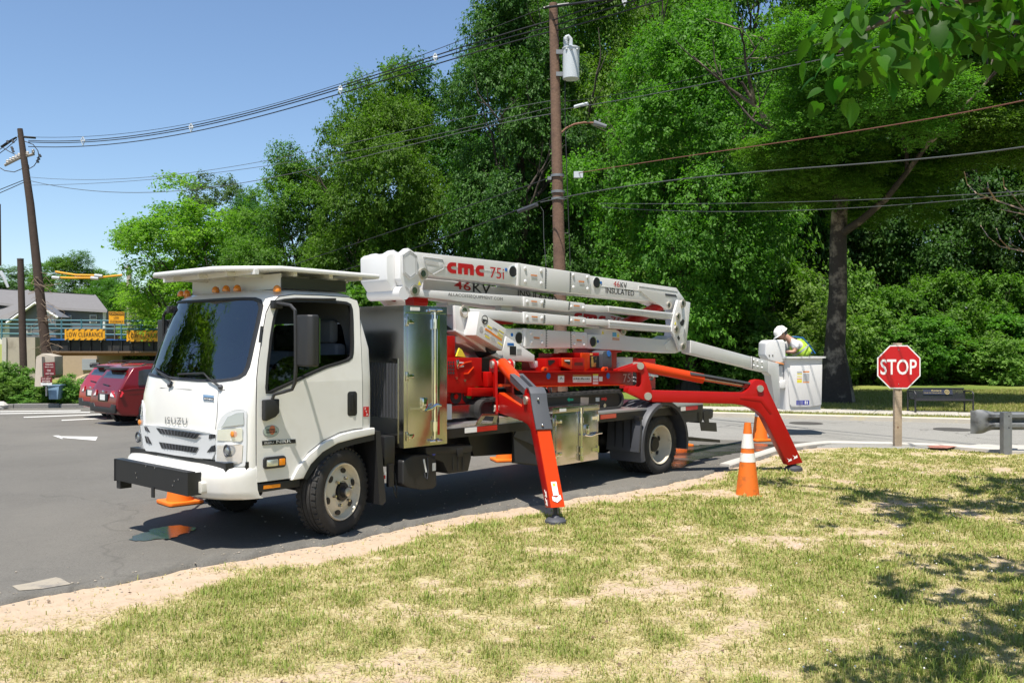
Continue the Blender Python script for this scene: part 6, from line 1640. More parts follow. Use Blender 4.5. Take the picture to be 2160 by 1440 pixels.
tw = red('valve_tower', Z11((690, 190), (1040, 190), (1045, 515), (750, 515)), -.50, -.1)
LP('tower_edge', Z11((695, 192), (832, 192), (832, 440), (750, 510), (740, 280), (695, 275)), -.515, -.49, M_REDSUN, RB, .004)
LP('valve_recess', Z11((838, 240), (1000, 240), (1000, 448), (838, 448)), -.503, -.499, M_INK, RB, 0); LP('valve_block', Z11((870, 250), (945, 255), (940, 430), (875, 430)), -.52, -.50, mat('brass_valves', (.45, .32, .10), .4, .5, var=.4, scale=30), RB, .004)
for q in ((905, 270), (915, 330)): disc('valve_knob', *Z11(q)[0], -.521, .025, M_INK, RB, .015, 10)
LP('tower_tag', Z11((838, 200), (880, 200), (880, 228), (838, 228)), -.518, -.515, mat('tag_ochre', (.65, .45, .12), .5), RB, 0)
red('rear_rail', Z11((205, 200), (690, 205), (690, 260), (205, 270)), -.15, .1)
red('tower_back', Z11((1020, 130), (1375, 145), (1370, 185), (1290, 190), (1285, 500), (1020, 500)), -.3, .2)
LP('hydraulic_tank', Z11((1045, 210), (1070, 165), (1120, 148), (1170, 155), (1208, 190), (1212, 430), (1190, 450), (1050, 450)), -.56, -.3, M_DGREY, RB, .02)
disc('blue_dot', *Z11((1152, 203))[0], -.561, .042, M_STICKBL, RB, .004)
for q in ((45, 430), (1055, 430)): LP('lift_eye', Z11((q[0], q[1] + 85), (q[0], q[1] + 30), (q[0] + 30, q[1]), (q[0] + 80, q[1]), (q[0] + 92, q[1] + 25), (q[0] + 88, q[1] + 85)), -.62, -.585, M_REDSUN, RB, .004)
for q in ((85, 468), (1105, 468)): LP('eye_hole', Z11((q[0] - 22, q[1] + 10), (q[0] - 10, q[1] - 12), (q[0] + 20, q[1] - 15), (q[0] + 15, q[1] + 10), (q[0] - 10, q[1] + 20)), -.623, -.619, M_INK, RB, 0)
LP('electrics_box', Z11((1290, 268), (1560, 265), (1560, 490), (1290, 490)), -.2, .2, M_STICK, RB)
MB().tube([T3(*q, -.25) for q in Z11((1300, 470), (1290, 430), (1320, 370), (1420, 355))], .012, 6).build('hose', M_STICK, RB)
red('far_stowage', Z11((1640, 295), (1940, 295), (1940, 800), (1640, 800)), .25, .6); red('far_bar', Z11((1560, 285), (1645, 275), (1645, 330), (1560, 330)), -.1, .1)
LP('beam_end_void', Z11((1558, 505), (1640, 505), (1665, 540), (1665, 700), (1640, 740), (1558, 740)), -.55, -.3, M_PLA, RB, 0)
for i in range(5): MB().tube([T3(*q, -.56) for q in Z11((1570, 570 + i * 30), (1610, 580 + i * 33), (1630, 600 + i * 25))], .012, 5).build('hose', M_STICKGR if i % 2 else M_PLA, RB)
MB().tube([T3(*q, -.1) for q in Z11((1800, 520), (1850, 560), (1900, 600), (1880, 640), (1820, 620), (1790, 560))], .02, 6).build('hose', M_STEEL, RB)
LP('hose_fitting', Z11((1860, 545), (1990, 570), (1990, 600), (1870, 590)), -.15, -.1, M_STICK, RB)
# rubber tracks
def track(s):
    a, b = T(1316.5, 845, -.80)[0] - .12, 2.05
    zt, zb = 1.165, .93; r = (zt - zb) / 2; zc = (zt + zb) / 2
    def cap(rr, n=14): return [(b + r - rr * math.sin(t), zc + rr * math.cos(t)) for t in np.linspace(0, math.pi, n)] + [(a + rr * math.sin(t), zc - rr * math.cos(t)) for t in np.linspace(0, math.pi, n)]
    o_, i_ = cap(r), cap(r - .028); n = len(o_); y0, y1 = s * -.80, s * -.52
    mb = MB(); mb.add([(x, y0, z) for x, z in o_] + [(x, y1, z) for x, z in o_] + [(x, y1, z) for x, z in i_] + [(x, y0, z) for x, z in i_], [(k * n + i, k * n + (i + 1) % n, ((k + 1) % 4) * n + (i + 1) % n, ((k + 1) % 4) * n + i) for k in range(4) for i in range(n)])
    t = mb.build('rubber_track', M_RUB, lift)
    MB().prism(cap(r - .03), s * -.77, s * -.55).build('track_frame', M_BLACK, t)
    for k in range(22):
        x = b + r + k * .12
        if x > a: break
        MB().box(x, x + .055, y0 + s * .0, y1, zt - .004, zt + .016).build('track_lug', M_RUB, t)
    return t
tk = track(1); track(-1)
def tp(name, px, m): return MB().px(px, -.774, -.77).build(name, m, tk)
tp('direction_arrow', Z11((450, 978), (490, 935), (488, 960), (556, 960), (556, 1000), (488, 1000), (490, 1022)), mat('arrow_green', (.0, .22, .13), .5))
tp('direction_arrow', Z11((1128, 965), (1095, 935), (1098, 950), (1030, 950), (1030, 985), (1098, 985), (1095, 1005)), M_INKRED)
tp('track_label', Z11((680, 940), (815, 940), (812, 1040), (680, 1040)), mat('label_beige', (.42, .33, .28), .5)); tp('track_label', Z11((935, 945), (995, 945), (995, 1010), (935, 1012)), M_STICKGR)
disc('track_nut', *Z11((1075, 1080))[0], -.772, .03, M_STEEL, tk, .012, 6)

# --- outriggers
def plane_pts(P, e, poly, off):
    nrm = Vector((-e.y, e.x, 0))
    return [Vector((P.x + e.x * s, P.y + e.y * s, z)) + nrm * off for s, z in poly]
def pmap(P, e, u, v):
    """pixel -> (s, z) on the vertical plane through P along e (truck coords)"""
    Pw, ew = O + AX * P.x + BX * P.y, AX * e.x + BX * e.y
    k = (u - CX) / FPX
    # Pw + s ew = (k t, t)
    det = ew.x * -1 + ew.y * k
    s = (Pw.x - k * Pw.y) / (k * ew.y - ew.x); t = Pw.y + s * ew.y
    return (s, HC - (v - CY) / FPX * t)
def Z6(*p): return [(1150 + .26389 * x, 740 + .26389 * y) for x, y in p]
pr = G(1674, 992); pf = G(1172, 1104)
def mirror_copy(o, dy=None):
    pass
def outrigger_rear(s):
    """s = 1 near side, -1 far side"""
    P = Vector((5.14, -.90)); pad = WT(pr); e = (Vector((pad.x, pad.y)) - P).normalized()
    M = lambda *q: [pmap(P, e, u, v) for u, v in Z6(*q)]
    def S(poly, o0, o1): return MB().slab([(p.x, p.y * s, p.z) for p in plane_pts(P, e, poly, o0)], tuple((lambda a: Vector((a.x, a.y * s, 0)))(Vector((-e.y, e.x, 0)) * (o1 - o0))))
    # e points out; its left normal points to the rear/far side: near face is at negative offset
    w_ = .075
    out = S(M((835, 312), (1490, 328), (1565, 328), (1605, 300), (1622, 265), (1655, 232), (1690, 226), (1728, 234), (1750, 262), (1768, 315), (2040, 888), (1922, 908), (1728, 530), (1690, 490), (1640, 458), (1560, 430), (1480, 420), (835, 405)), -w_, w_).build('outrigger', M_RED, lift, bevel=.012)
    S(M((1540, 365), (1715, 360), (1790, 490), (1775, 500), (1700, 400), (1540, 378)), -w_ - .006, -w_).build('stiffener', M_RED, out, bevel=.003)
    for px in ([(1910, 852), (1935, 862), (1944, 852), (1950, 868), (1920, 880), (1926, 866)], [(1955, 828), (1980, 838), (1990, 826), (1996, 845), (1965, 858), (1970, 842)]): S(M(*px), -w_ - .003, -w_).build('white_chevron', M_INKWHITE, out)
    br = S(M((560, 148), (735, 92), (775, 100), (800, 160), (830, 290), (832, 360), (815, 395), (780, 392), (640, 325), (650, 285), (735, 282), (748, 260), (748, 180), (730, 168), (560, 160)), -.10, -.07).build('pivot_bracket', M_RED, out, bevel=.005)
    S(M((560, 148), (735, 92), (775, 100), (800, 160), (830, 290), (832, 360), (815, 395), (780, 392), (640, 325), (650, 285), (735, 282), (748, 260), (748, 180), (730, 168), (560, 160)), .07, .10).build('pivot_bracket', M_RED, out, bevel=.005)
    def pinp(q, r, o0):
        (a, z), = [pmap(P, e, *Z6(q)[0])]
        p = plane_pts(P, e, [(a, z)], o0)[0]; p1 = plane_pts(P, e, [(a, z)], -o0)[0]
        MB().cyl((p.x, p.y * s, p.z), (p1.x, p1.y * s, p1.z), r, n=18).build('pin', M_BRONZE, out)
    pinp((738, 118), .048, -.125); pinp((798, 358), .052, -.125); pinp((1695, 298), .048, -.10)
    q0, q1, q2 = [plane_pts(P, e, [pmap(P, e, *Z6(q)[0])], 0)[0] for q in ((775, 125), (1260, 222), (1640, 285))]
    f = lambda p: (p.x, p.y * s, p.z)
    MB().cyl(f(q0), f(q1), .068, n=20).build('ram_body', M_REDSUN, out); MB().cyl(f(q1), f(q2), .032, n=14).build('ram_rod', mat('copper_rod', (.55, .30, .20), .25, .9), out)
    S(M((1145, 165), (1620, 248), (1620, 266), (1275, 205), (1145, 188)), -.075, .075).build('ram_guard', M_GUARD, out, bevel=.004)
    S(M((1590, 255), (1625, 262), (1615, 300), (1565, 290)), -.05, .05).build('ram_eye', M_RED, out)
    p = Vector((pad.x, pad.y * s, 0))
    MB().lathe([(.118, -.005), (.125, .02), (.118, .045), (.085, .07), (.045, .078), (.03, .10)], p, n=28).build('foot_pad', M_DGREY, out)
    (a, z), = [pmap(P, e, *Z6((1980, 898))[0])]; c = plane_pts(P, e, [(a, z)], 0)[0]
    MB().cyl((p.x, p.y, .08), (c.x, c.y * s, c.z + .03), .022, n=10).build('foot_stem', M_BLACK, out)
    return out
outrigger_rear(1); outrigger_rear(-1)
def outrigger_front(s):
    P = Vector((2.45, -.80)); pad = WT(pf); d = Vector((pad.x, pad.y)) - P; Lh = d.length; e = d.normalized()
    sc = Lh / 1.50
    def S(poly, o0, o1): return MB().slab([(p.x, p.y * s, p.z) for p in plane_pts(P, e, [(a * sc, z) for a, z in poly], o0)], tuple((lambda a: Vector((a.x, a.y * s, 0)))(Vector((-e.y, e.x, 0)) * (o1 - o0))))
    w_ = .078
    out = S([(-.02, 1.20), (.05, 1.225), (.76, 1.115), (.80, 1.21), (.84, 1.29), (.90, 1.33), (.97, 1.325), (1.03, 1.27), (1.06, 1.17), (1.55, .17), (1.42, .15), (1.02, .90), (.93, .945), (.80, .965), (.10, 1.0), (-.02, 1.03)], -w_, w_).build('outrigger', M_RED, lift, bevel=.012)
    S([(1.06, 1.165), (1.075, 1.165), (1.56, .175), (1.545, .172)], -w_ + .004, w_ - .004).build('leg_face', M_REDSUN, out)  # thin sheet carrying the sunlit tone of the red paint
    S([(.05, 1.226), (.05, 1.236), (.76, 1.126), (.76, 1.116)], -w_ + .004, w_ - .004).build('arm_face', M_REDSUN, out)
    g_ = S([(.93, 1.34), (1.0, 1.335), (1.06, 1.28), (1.09, 1.17), (1.215, .92), (1.20, .91), (1.072, 1.165), (1.04, 1.26), (.99, 1.318), (.93, 1.325)], -w_ - .012, w_ + .012).build('knee_guard', M_GUARD, out, bevel=.004)
    for a, z, o0 in ((1.083, 1.22, .03), (1.20, .96, .03)):
        p = plane_pts(P, e, [(a * sc + .01, z)], -.02)[0]; MB().sphere((p.x, p.y * s, p.z), .014, 8, 6).build('bolt', M_STEEL, g_)
    br = [( -.16, 1.60), (-.05, 1.62), (.03, 1.585), (.05, 1.50), (.04, 1.30), (.08, 1.02), (.05, .98), (-.02, .985), (-.14, 1.25), (-.20, 1.28), (-.18, 1.50)]
    S(br, -.115, -.085).build('pivot_bracket', M_RED, out, bevel=.005); S(br, .085, .115).build('pivot_bracket', M_RED, out, bevel=.005)
    S([(-.14, 1.30), (.02, 1.30), (.02, 1.33), (-.14, 1.33)], -.09, .09).build('bracket_web', M_REDSUN, out)
    def pinp(a, z, r, o0):
        p = plane_pts(P, e, [(a * sc, z)], o0)[0]; p1 = plane_pts(P, e, [(a * sc, z)], -o0)[0]
        MB().cyl((p.x, p.y * s, p.z), (p1.x, p1.y * s, p1.z), r, n=18).build('pin', M_BRONZE, out)
    pinp(-.03, 1.555, .045, -.14); pinp(.02, 1.06, .045, -.135); pinp(.91, 1.20, .045, -.10)
    f = lambda a, z, o=0: (lambda p: (p.x, p.y * s, p.z))(plane_pts(P, e, [(a * sc, z)], o)[0])
    MB().cyl(f(-.03, 1.56), f(.55, 1.345), .072, n=20).build('ram_body', M_REDSUN, out); MB().cyl(f(.5, 1.36), f(.90, 1.22), .03, n=12).build('ram_rod', mat('copper_rod', (.55, .30, .20), .25, .9), out)
    S([(.42, 1.465), (.86, 1.32), (.86, 1.30), (.42, 1.44)], -.078, .078).build('ram_guard', M_GUARD, out, bevel=.004)
    S([(.42, 1.455), (.86, 1.31), (.86, 1.25), (.42, 1.38)], -.078, -.072).build('ram_guard', M_GUARD, out); 
    S([(.50, 1.4445), (.80, 1.345), (.80, 1.342), (.50, 1.441)], .0, .04).build('guard_slot', M_INK, out)
    # sticker and chevrons on the outer leg face
    nrm = Vector((-e.y, e.x, 0)); 
    def F(t, o): # point on outer face, t down the leg
        a = 1.076 + (1.561 - 1.076) * t; z = 1.165 + (.175 - 1.165) * t
        p = plane_pts(P, e, [(a * sc + .003, z)], o)[0]; return (p.x, p.y * s, p.z)
    od = Vector((e.x, e.y * s, 0)) * .003
    MB().slab([F(.76, -.03), F(.76, .03), F(.89, .03), F(.89, -.03)], od).build('leg_sticker', M_STICK, out)
    MB().slab([F(.775, -.015), F(.775, .01), F(.80, .01), F(.80, -.015)], od * 2).build('sticker_mark', M_STICKYE, out)
    MB().slab([F(.895, -.045), F(.91, .0), F(.885, .045), F(.925, .05), F(.955, .0), F(.935, -.045)], od).build('white_chevron', M_INKWHITE, out)
    S([(1.40, .33), (1.43, .30), (1.44, .32), (1.46, .26), (1.41, .27), (1.43, .285)], -w_ - .003, -w_).build('white_chevron', M_INKWHITE, out)
    S([(1.42, .25), (1.45, .22), (1.46, .24), (1.48, .18), (1.43, .19), (1.45, .205)], -w_ - .003, -w_).build('white_chevron', M_INKWHITE, out)
    p = Vector((pad.x, pad.y * s, 0))
    MB().lathe([(.105, -.02), (.112, .01), (.108, .035), (.08, .06), (.045, .066), (.03, .09)], p, n=28).build('foot_pad', M_DGREY, out)
    c = f(1.485, .16); MB().cyl((p.x, p.y, .06), (c[0], c[1], .19), .022, n=10).build('foot_stem', M_BLACK, out)
outrigger_front(1); outrigger_front(-1)
# ================================================================== OTHER THINGS
M_CONE = mat('cone_orange', (.80, .17, .008), .55, var=.08, scale=5, dirt=(.50, .10, .01), dscale=6, dlev=(.5, .8))
M_CONEW = mat('cone_white_band', (.72, .70, .66), .6, var=.08, scale=14, dirt=(.40, .37, .33), dscale=14, dlev=(.55, .72))
M_CONEDIRT = mat('cone_scuffed', (.72, .15, .01), .6, var=.15, scale=8, dirt=(.22, .07, .02), dscale=8, dlev=(.5, .75))
def cone(label, loc, h=.91, base=.36, worn=False, squareb=True, rz=.3, lean=0.):
    t = thing('traffic_cone', label, 'traffic cone', loc, rz, 'orange traffic cones around the truck')
    r0, r1, zb = base * .37, .038, .035
    R_ = lambda z: r0 + (r1 - r0) * (z - zb) / (h - zb)
    m = M_CONEDIRT if worn else M_CONE
    if squareb:
        MB().prismz(rrect(0, 0, base, base, .04), 0, zb).build('base', m, t, bevel=.006)
    else:
        MB().prismz([(base * .5 * math.cos(2 * math.pi * (i + .5) / 8), base * .5 * math.sin(2 * math.pi * (i + .5) / 8)) for i in range(8)], 0, zb).build('base', m, t, bevel=.006)
    b0, b1, b2, b3 = h * .485, h * .60, h * .665, h * .855
    for nm, a, b, mm, ex in (('body', zb - .01, b0, m, 0), ('band', b0, b1, M_CONEW, .002), ('body', b1, b2, m, 0), ('band', b2, b3, M_CONEW, .002), ('tip', b3, h, m, 0)):
        prof = [(R_(a) + ex, a), (R_(b) + ex, b)]
        if nm == 'tip': prof += [(r1 * .7, h), (r1 * .65, h - .05)]
        MB().lathe(prof, n=28).build(nm, mm, t)
    return t
p = G(1577, 1046); cone('tall scuffed orange cone with two white bands standing on the lawn', (p.x, p.y, -.02), .885, .37, True, False)
p = G(1603, 930); cone('orange cone on wet asphalt behind the red rear outrigger', (p.x, p.y, .012), .91, .38)
p = G(380, 1062); cone('orange cone on the far side of the white truck bumper', (p.x, p.y, .012), .91, .40, rz=.75)
p = G(1066, 972); cone('orange cone seen below the truck deck beside the battery box', (p.x, p.y, .012), .91, .40)
p = G(1432, 941); cone('orange cone behind the rear wheel of the truck', (p.x, p.y, .012), .91, .40)

# ---- stop sign
M_SIGNRED = mat('sign_red', (.50, .006, .010), .35, var=.03)
M_POST = mat('pine_post', (.40, .31, .22), .8, var=.25, scale=(7), bump=.3, bscale=30, dirt=(.22, .15, .10), dscale=5, dlev=(.6, .7))
sp = G(1893, 940)
st = thing('stop_sign', 'red octagonal STOP sign on a square wooden post', 'sign', (sp.x, sp.y, -.03))
MB().box(-.062, .062, -.045, .045, 0, 1.83).build('post', M_POST, st, bevel=.006)
# knots in the timber
for z, x, r_ in ((.36, -.01, .022), (1.0, .012, .016), (1.05, .015, .012)): MB().slab([(x + r_ * .7 * math.cos(a), -.0465, z + r_ * math.sin(a)) for a in np.linspace(0, 2 * math.pi, 12, endpoint=False)], (0, .002, 0)).build('knot', mat('knot_brown', (.20, .12, .07), .8), st)
zc = HC + (722 - 773.5) / FPX * -sp.y * -1 + .03
zc = HC - (773.5 - CY) / FPX * sp.y + .03
rr_ = 45.5 / FPX * sp.y / math.cos(R(22.5)) * 1.0
oc = lambda k: [(rr_ * k * math.cos(R(22.5 + 45 * i)), rr_ * k * math.sin(R(22.5 + 45 * i)) + zc) for i in range(8)]
bd = MB().slab([(x, -.060, z) for x, z in oc(1)], (0, .004, 0)).build('sign_plate', M_INKWHITE, st)
MB().slab([(x, -.0625, z) for x, z in oc(.945)], (0, .002, 0)).build('sign_face', M_SIGNRED, bd)
k = sp.y / FPX
lettering('STOP', [(-39 * k, -.0645, zc + 16.3 * k), (37.5 * k, -.0645, zc + 16.3 * k), (37.5 * k, -.0645, zc - 16.3 * k), (-39 * k, -.0645, zc - 16.3 * k)], M_INKWHITE, bd, bold=.012)
for z in (.30, -.30): MB().sphere((-.005, -.064, zc + z), .009, 8, 6).build('sign_bolt', M_STEEL, bd)

# ---- guardrail with flared end
gp = G(2115, 957)
gr_ = thing('guardrail', 'galvanised guardrail with flared end piece at the right edge', 'guardrail', (gp.x, gp.y, -.03))
k = gp.y / FPX
def GX(u): return (u - 2115) * k
def GZ(v): return HC - (v - CY) * k + .03
MB().box(GX(2113), GX(2127), -.06, .06, 0, GZ(869)).build('post', M_GALV, gr_)
pst = MB().box(GX(2127.5), GX(2131), -.055, .09, 0, GZ(870)).build('post_flange', M_GALV, gr_)
MB().box(GX(2128), GX(2137), .06, .20, GZ(913), GZ(869)).build('block', M_DGREY, gr_)
for v in (877, 901): MB().cyl((GX(2124), -.062, GZ(v)), (GX(2124), -.058, GZ(v)), .012, n=10).build('bolt_hole', M_INK, gr_)
ht = GZ(869) - GZ(908); z0 = GZ(908)
wprof = [(0, .0), (.06, .0), (.14, .075), (.30, .075), (.40, .0), (.48, -.02), (.56, .0), (.66, .075), (.82, .075), (.92, 0), (1, 0)]
rail = MB(); xs = np.linspace(GX(2095), GX(2095) + 4.0, 12)
vs = [(x, .14 - dy * .9, z0 + ht * (1 - t)) for x in xs for t, dy in wprof]; m = len(wprof)
rail.add(vs, [(i * m + j, i * m + j + 1, (i + 1) * m + j + 1, (i + 1) * m + j) for i in range(len(xs) - 1) for j in range(m - 1)]).build('rail', M_GALV, gr_, smooth_=50, sheet=True)
fl = MB(); cols = []
for i, u in enumerate(np.linspace(2105, 2054, 14)):
    t = i / 13; f_ = smooth(t * 1.6); zt = GZ(869) * (1 - f_) + GZ(864.5 if t < .8 else 866) * f_; zb = z0 * (1 - f_) + GZ(914 + 2 * t) * f_
    cols.append([(GX(u), .14 - dy * .9 * (1 - f_) - .07 * math.sin(math.pi * min(1, t * 1.1)) * math.sin(math.pi * s) ** .5 - .06 * f_ + .10 * max(0, t - .8) * 5 * .3, zt + (zb - zt) * s) for s, dy in wprof])
fl.add([p for c in cols for p in c], [(i * m + j, i * m + j + 1, (i + 1) * m + j + 1, (i + 1) * m + j) for i in range(13) for j in range(m - 1)])
fl.build('flared_end', mat('dented_galvanised', (.17, .175, .18), .62, .3, var=.45, scale=5, dirt=(.06, .06, .06), dscale=3.5, dlev=(.5, .65)), gr_, smooth_=40, sheet=True)
MB().box(GX(2131) + 1.9, GX(2131) + 2.0, 0, .12, 0, GZ(870)).build('post', M_GALV, gr_)

# ---- bench
bp = G(1983, 869, .1)
bn_ = thing('park_bench', 'black slatted metal bench with a dark club banner on its back', 'bench', (bp.x, bp.y, .10), R(-3))
k = bp.y / FPX
bw = 118 * k; x0, x1 = -bw / 2, bw / 2
M_BENCH = mat('bench_black', (.022, .022, .026), .4, var=.1)
seat_z, top_z = .34, .565
for i in range(46):
    x = x0 + .03 + (bw - .06) * i / 45
    MB().slab([(x, .20, seat_z - .02), (x + .018, .20, seat_z - .02), (x + .018, .28, top_z), (x, .28, top_z)], (0, .01, 0)).build('back_slat', M_BENCH, bn_)
for i in range(46):
    x = x0 + .03 + (bw - .06) * i / 45
    MB().box(x, x + .018, -.22, .20, seat_z - .03, seat_z - .018).build('seat_slat', M_BENCH, bn_)
MB().tube([(x0, .28, top_z), (x1, .28, top_z)], .02, 8).build('top_rail', M_BENCH, bn_)
MB().tube([(x0, -.23, seat_z - .03), (x1, -.23, seat_z - .03)], .022, 8).build('front_rail', M_BENCH, bn_)
MB().tube([(x0, .21, seat_z - .03), (x1, .21, seat_z - .03)], .02, 8).build('back_rail', M_BENCH, bn_)
for x in (x0, x1):
    for y, t in ((-.24, seat_z), (.24, top_z)): MB().tube([(x, y, -.02), (x, y, t - .03)], .022, 8).build('leg', M_BENCH, bn_)
    MB().tube([(x, .26, .50), (x, .0, .52), (x, -.2, .51), (x, -.25, .46), (x, -.24, seat_z - .03)], .018, 8).build('armrest', M_BENCH, bn_)
bq_ = lambda a, b, c, d: [(x0 + bw * a, .195 + (c - seat_z) * .30, c) if False else (x0 + bw * a, .185 + (c - seat_z) * .33, c), (x0 + bw * b, .185 + (c - seat_z) * .33, c), (x0 + bw * b, .185 + (d - seat_z) * .33, d), (x0 + bw * a, .185 + (d - seat_z) * .33, d)]
bnr = MB().slab(bq_(.27, .79, .545, .42), (0, .006, 0)).build('banner', mat('banner_navy', (.020, .024, .045), .5), bn_)
M_GOLD = mat('gold_print', (.45, .36, .14), .5)
lf = (0, -.003, 0)
lettering('Rotary', bq_(.42, .60, .535, .495), M_GOLD, bnr, lf, bold=.02)
lettering('Club of Manasquan', bq_(.28, .60, .475, .45), M_GOLD, bnr, lf)
c_ = Vector((x0 + bw * .69, 0, .484))
def ringp(r0, r1): 
    n = 24; vs = []
    for r in (r0, r1): vs += [(c_.x + r * math.cos(2 * math.pi * i / n), .182 + (c_.z + r * math.sin(2 * math.pi * i / n) - seat_z) * .33, c_.z + r * math.sin(2 * math.pi * i / n)) for i in range(n)]
    return MB().add(vs, [(i, (i + 1) % n, n + (i + 1) % n, n + i) for i in range(n)])
ringp(.045, .058).build('wheel_emblem', M_GOLD, bnr, sheet=True); ringp(.012, .022).build('wheel_emblem', M_GOLD, bnr, sheet=True)
for i in range(6):
    a = math.pi * i / 3; p = [c_ + Vector((math.cos(a), 0, math.sin(a))) * r for r in (.02, .047)]
    MB().tube([(q.x, .181 + (q.z - seat_z) * .33, q.z) for q in p], .004, 4).build('emblem_spoke', M_GOLD, bnr)

# ---- main utility pole
M_POLE = mat('pole_timber', (.155, .090, .058), .85, var=.3, scale=6, bump=.5, bscale=20, dirt=(.09, .05, .035), dscale=4, dlev=(.5, .75))
M_WIRE = mat('cable_black', (.012, .012, .013), .6, var=.1)
M_WIREG = mat('cable_grey', (.075, .08, .08), .5, var=.1)
M_PORC = mat('transformer_grey', (.50, .53, .55), .35, var=.05)
PD = 22.0
pb, pt = D(1184, 880, PD), D(1167, 8, PD)
pole = thing('utility_pole', 'tall brown wooden utility pole with transformer and street lamp behind the boom', 'utility pole', (pb.x, pb.y, .05))
OFF = Vector((pb.x, pb.y, .05))
LPX = lambda u, v, d=PD: D(u, v, d) - OFF
MB().tube([Vector((0, 0, -.1)), LPX(1181, 600), LPX(1174, 300), LPX(1167, 8)], .172, 16, .105).build('shaft', M_POLE, pole, smooth_=60)
# bark scars and step pegs
r_ = random.Random(4)
for i in range(14):
    v = 60 + i * 36; u = 1168 + (v - 8) * .023
    a = LPX(u + r_.choice((-9, 11)), v); MB().cyl(a, a + Vector((r_.choice((-.09, .09)), -.04, 0)), .010, n=6).build('step_peg', M_IRON, pole)
tc = LPX(1204.5, 135, PD - .1)
tf = MB().lathe([(.19, -.37), (.20, -.36), (.20, .34), (.215, .35), (.215, .375), (.19, .39), (.06, .42), (0, .42)], tc, n=28).build('transformer', M_PORC, pole)
bsh = tc + Vector((-.13, -.03, .38)); MB().lathe([(.05, 0), (.05, .08), (.065, .09), (.05, .11), (.065, .13), (.05, .15), (.06, .17), (.05, .25), (.03, .26)], bsh, n=14).build('bushing', M_PORC, tf)
MB().tube([bsh + Vector((0, 0, .24)), bsh + Vector((.06, 0, .27)), bsh + Vector((.12, 0, .2)), bsh + Vector((.12, 0, 0))], .05, 10).build('bushing_cover', M_PORC, tf)
for dz in (.28, -.25): MB().box(tc.x - .36, tc.x - .17, tc.y - .04, tc.y + .04, tc.z + dz - .05, tc.z + dz + .05).build('hanger', M_GALV, tf)
for a in (-.6, 0, .7): MB().sphere(tc + Vector((.21 * math.sin(a), -.21 * math.cos(a), .30)), .028, 8, 6).build('terminal', M_PORC, tf)
lm = MB().tube([LPX(1184, 280), LPX(1195, 270), LPX(1212, 262), LPX(1232, 258.5), LPX(1254, 259.5)], .022, 8).build('lamp_arm', mat('rusty_pipe', (.22, .10, .06), .7), pole)
MB().tube([LPX(1252, 259), LPX(1262, 262), LPX(1279, 267)], .07, 10, .045).build('lamp_head', M_GALV, lm); a = LPX(1265, 257); MB().cyl(a, a + Vector((0, 0, .06)), .03, n=10).build('photocell', M_GALV, lm)
MB().tube([LPX(1147, 18), LPX(1165, 13), LPX(1200, 9)], .035, 8).build('top_bracket', M_BLACK, pole)
MB().box(*[c for pr_ in zip(LPX(1210, 378), LPX(1229, 366)) for c in sorted(pr_)][:2], -.1, .02, LPX(1210, 376).z, LPX(1210, 363).z).build('splice_box', M_PORC, pole)
for v in (371, 405, 420): MB().ring([(.15, -.03), (.165, -.03), (.165, .03), (.15, .03)], LPX(1168 + (v - 8) * .0225, v), (0, 0, 1), 16).build('strap', M_GALV, pole)
MB().box(LPX(1155, 0).x, LPX(1163, 0).x, -.06, .05, LPX(0, 380).z, LPX(0, 373).z).build('ground_clamp', M_GALV, pole)
MB().tube([LPX(1192, 140), LPX(1192, 250), LPX(1197, 400), LPX(1203, 560)], .012, 5).build('ground_wire', M_WIRE, pole)

# ---- wires: distance runs from pole to pole
def wire(name, label, px, d0, d1, r=.012, m=M_WIRE, cat='cable', group='overhead wires'):
    u0, u1 = px[0][0], px[-1][0]
    q = np.array(px, dtype=float)
    uu = np.linspace(u0, u1, 40)
    order = np.argsort(q[:, 0])
    # smooth curve through the readings
    us, vs = q[order, 0], q[order, 1]
    deg = min(3, len(us) - 1); c = np.polyfit((us - us.mean()) / 500, vs, deg); vv = np.polyval(c, (uu - us.mean()) / 500)
    P = []
    for u, v in zip(uu, vv):
        t = (u - u0) / (u1 - u0); d = 1 / (1 / d0 + (1 / d1 - 1 / d0) * t); P.append(D(u, v, d))
    o = MB().tube([p - P[0] for p in P], r, 5).build(name, m, smooth_=80); o.location = P[0]
    return tag(o, label, cat, group)
LD = 37.0; RD = 13.0
wire('overhead_cable', 'topmost thin messenger cable between the leaning pole and the main pole', [(60, 290), (200, 285), (403, 262), (718, 176), (918, 110), (1000, 70), (1148, 18)], LD, PD, .009)
wire('overhead_cable', 'upper of three parallel black cables held by spacers', [(60, 297), (175, 296), (403, 266), (718, 183), (918, 117), (1160, 45)], LD, PD, .017)
wire('overhead_cable', 'middle of three parallel black cables held by spacers', [(60, 300), (175, 300), (403, 270), (718, 189), (918, 124), (1165, 56)], LD, PD, .017)
wire('overhead_cable', 'lowest of three parallel black cables held by spacers', [(60, 311), (175, 306), (403, 280), (718, 200), (918, 134), (1170, 66)], LD, PD, .017)
wire('overhead_cable', 'thick black cable leaving the pole top to the upper right', [(1150, 17), (1200, 9), (1300, -3), (1500, -30), (2200, -130)], PD, RD, .03)
for i, (a, b, c) in enumerate((((1160, 45), (1290, 2), (1700, -120)), ((1165, 56), (1310, 10), (1700, -105)), ((1170, 66), (1390, 3), (1700, -90)))):
    wire('overhead_cable', ('upper', 'middle', 'lowest')[i] + ' of three black cables rising right from the main pole', [a, b, c], PD, RD + 3, .017)
wire('overhead_cable', 'pale service cable running right from below the transformer', [(1185, 232), (1240, 222), (1500, 175), (1720, 128), (2160, 35)], PD, RD, .010, M_WIREG)
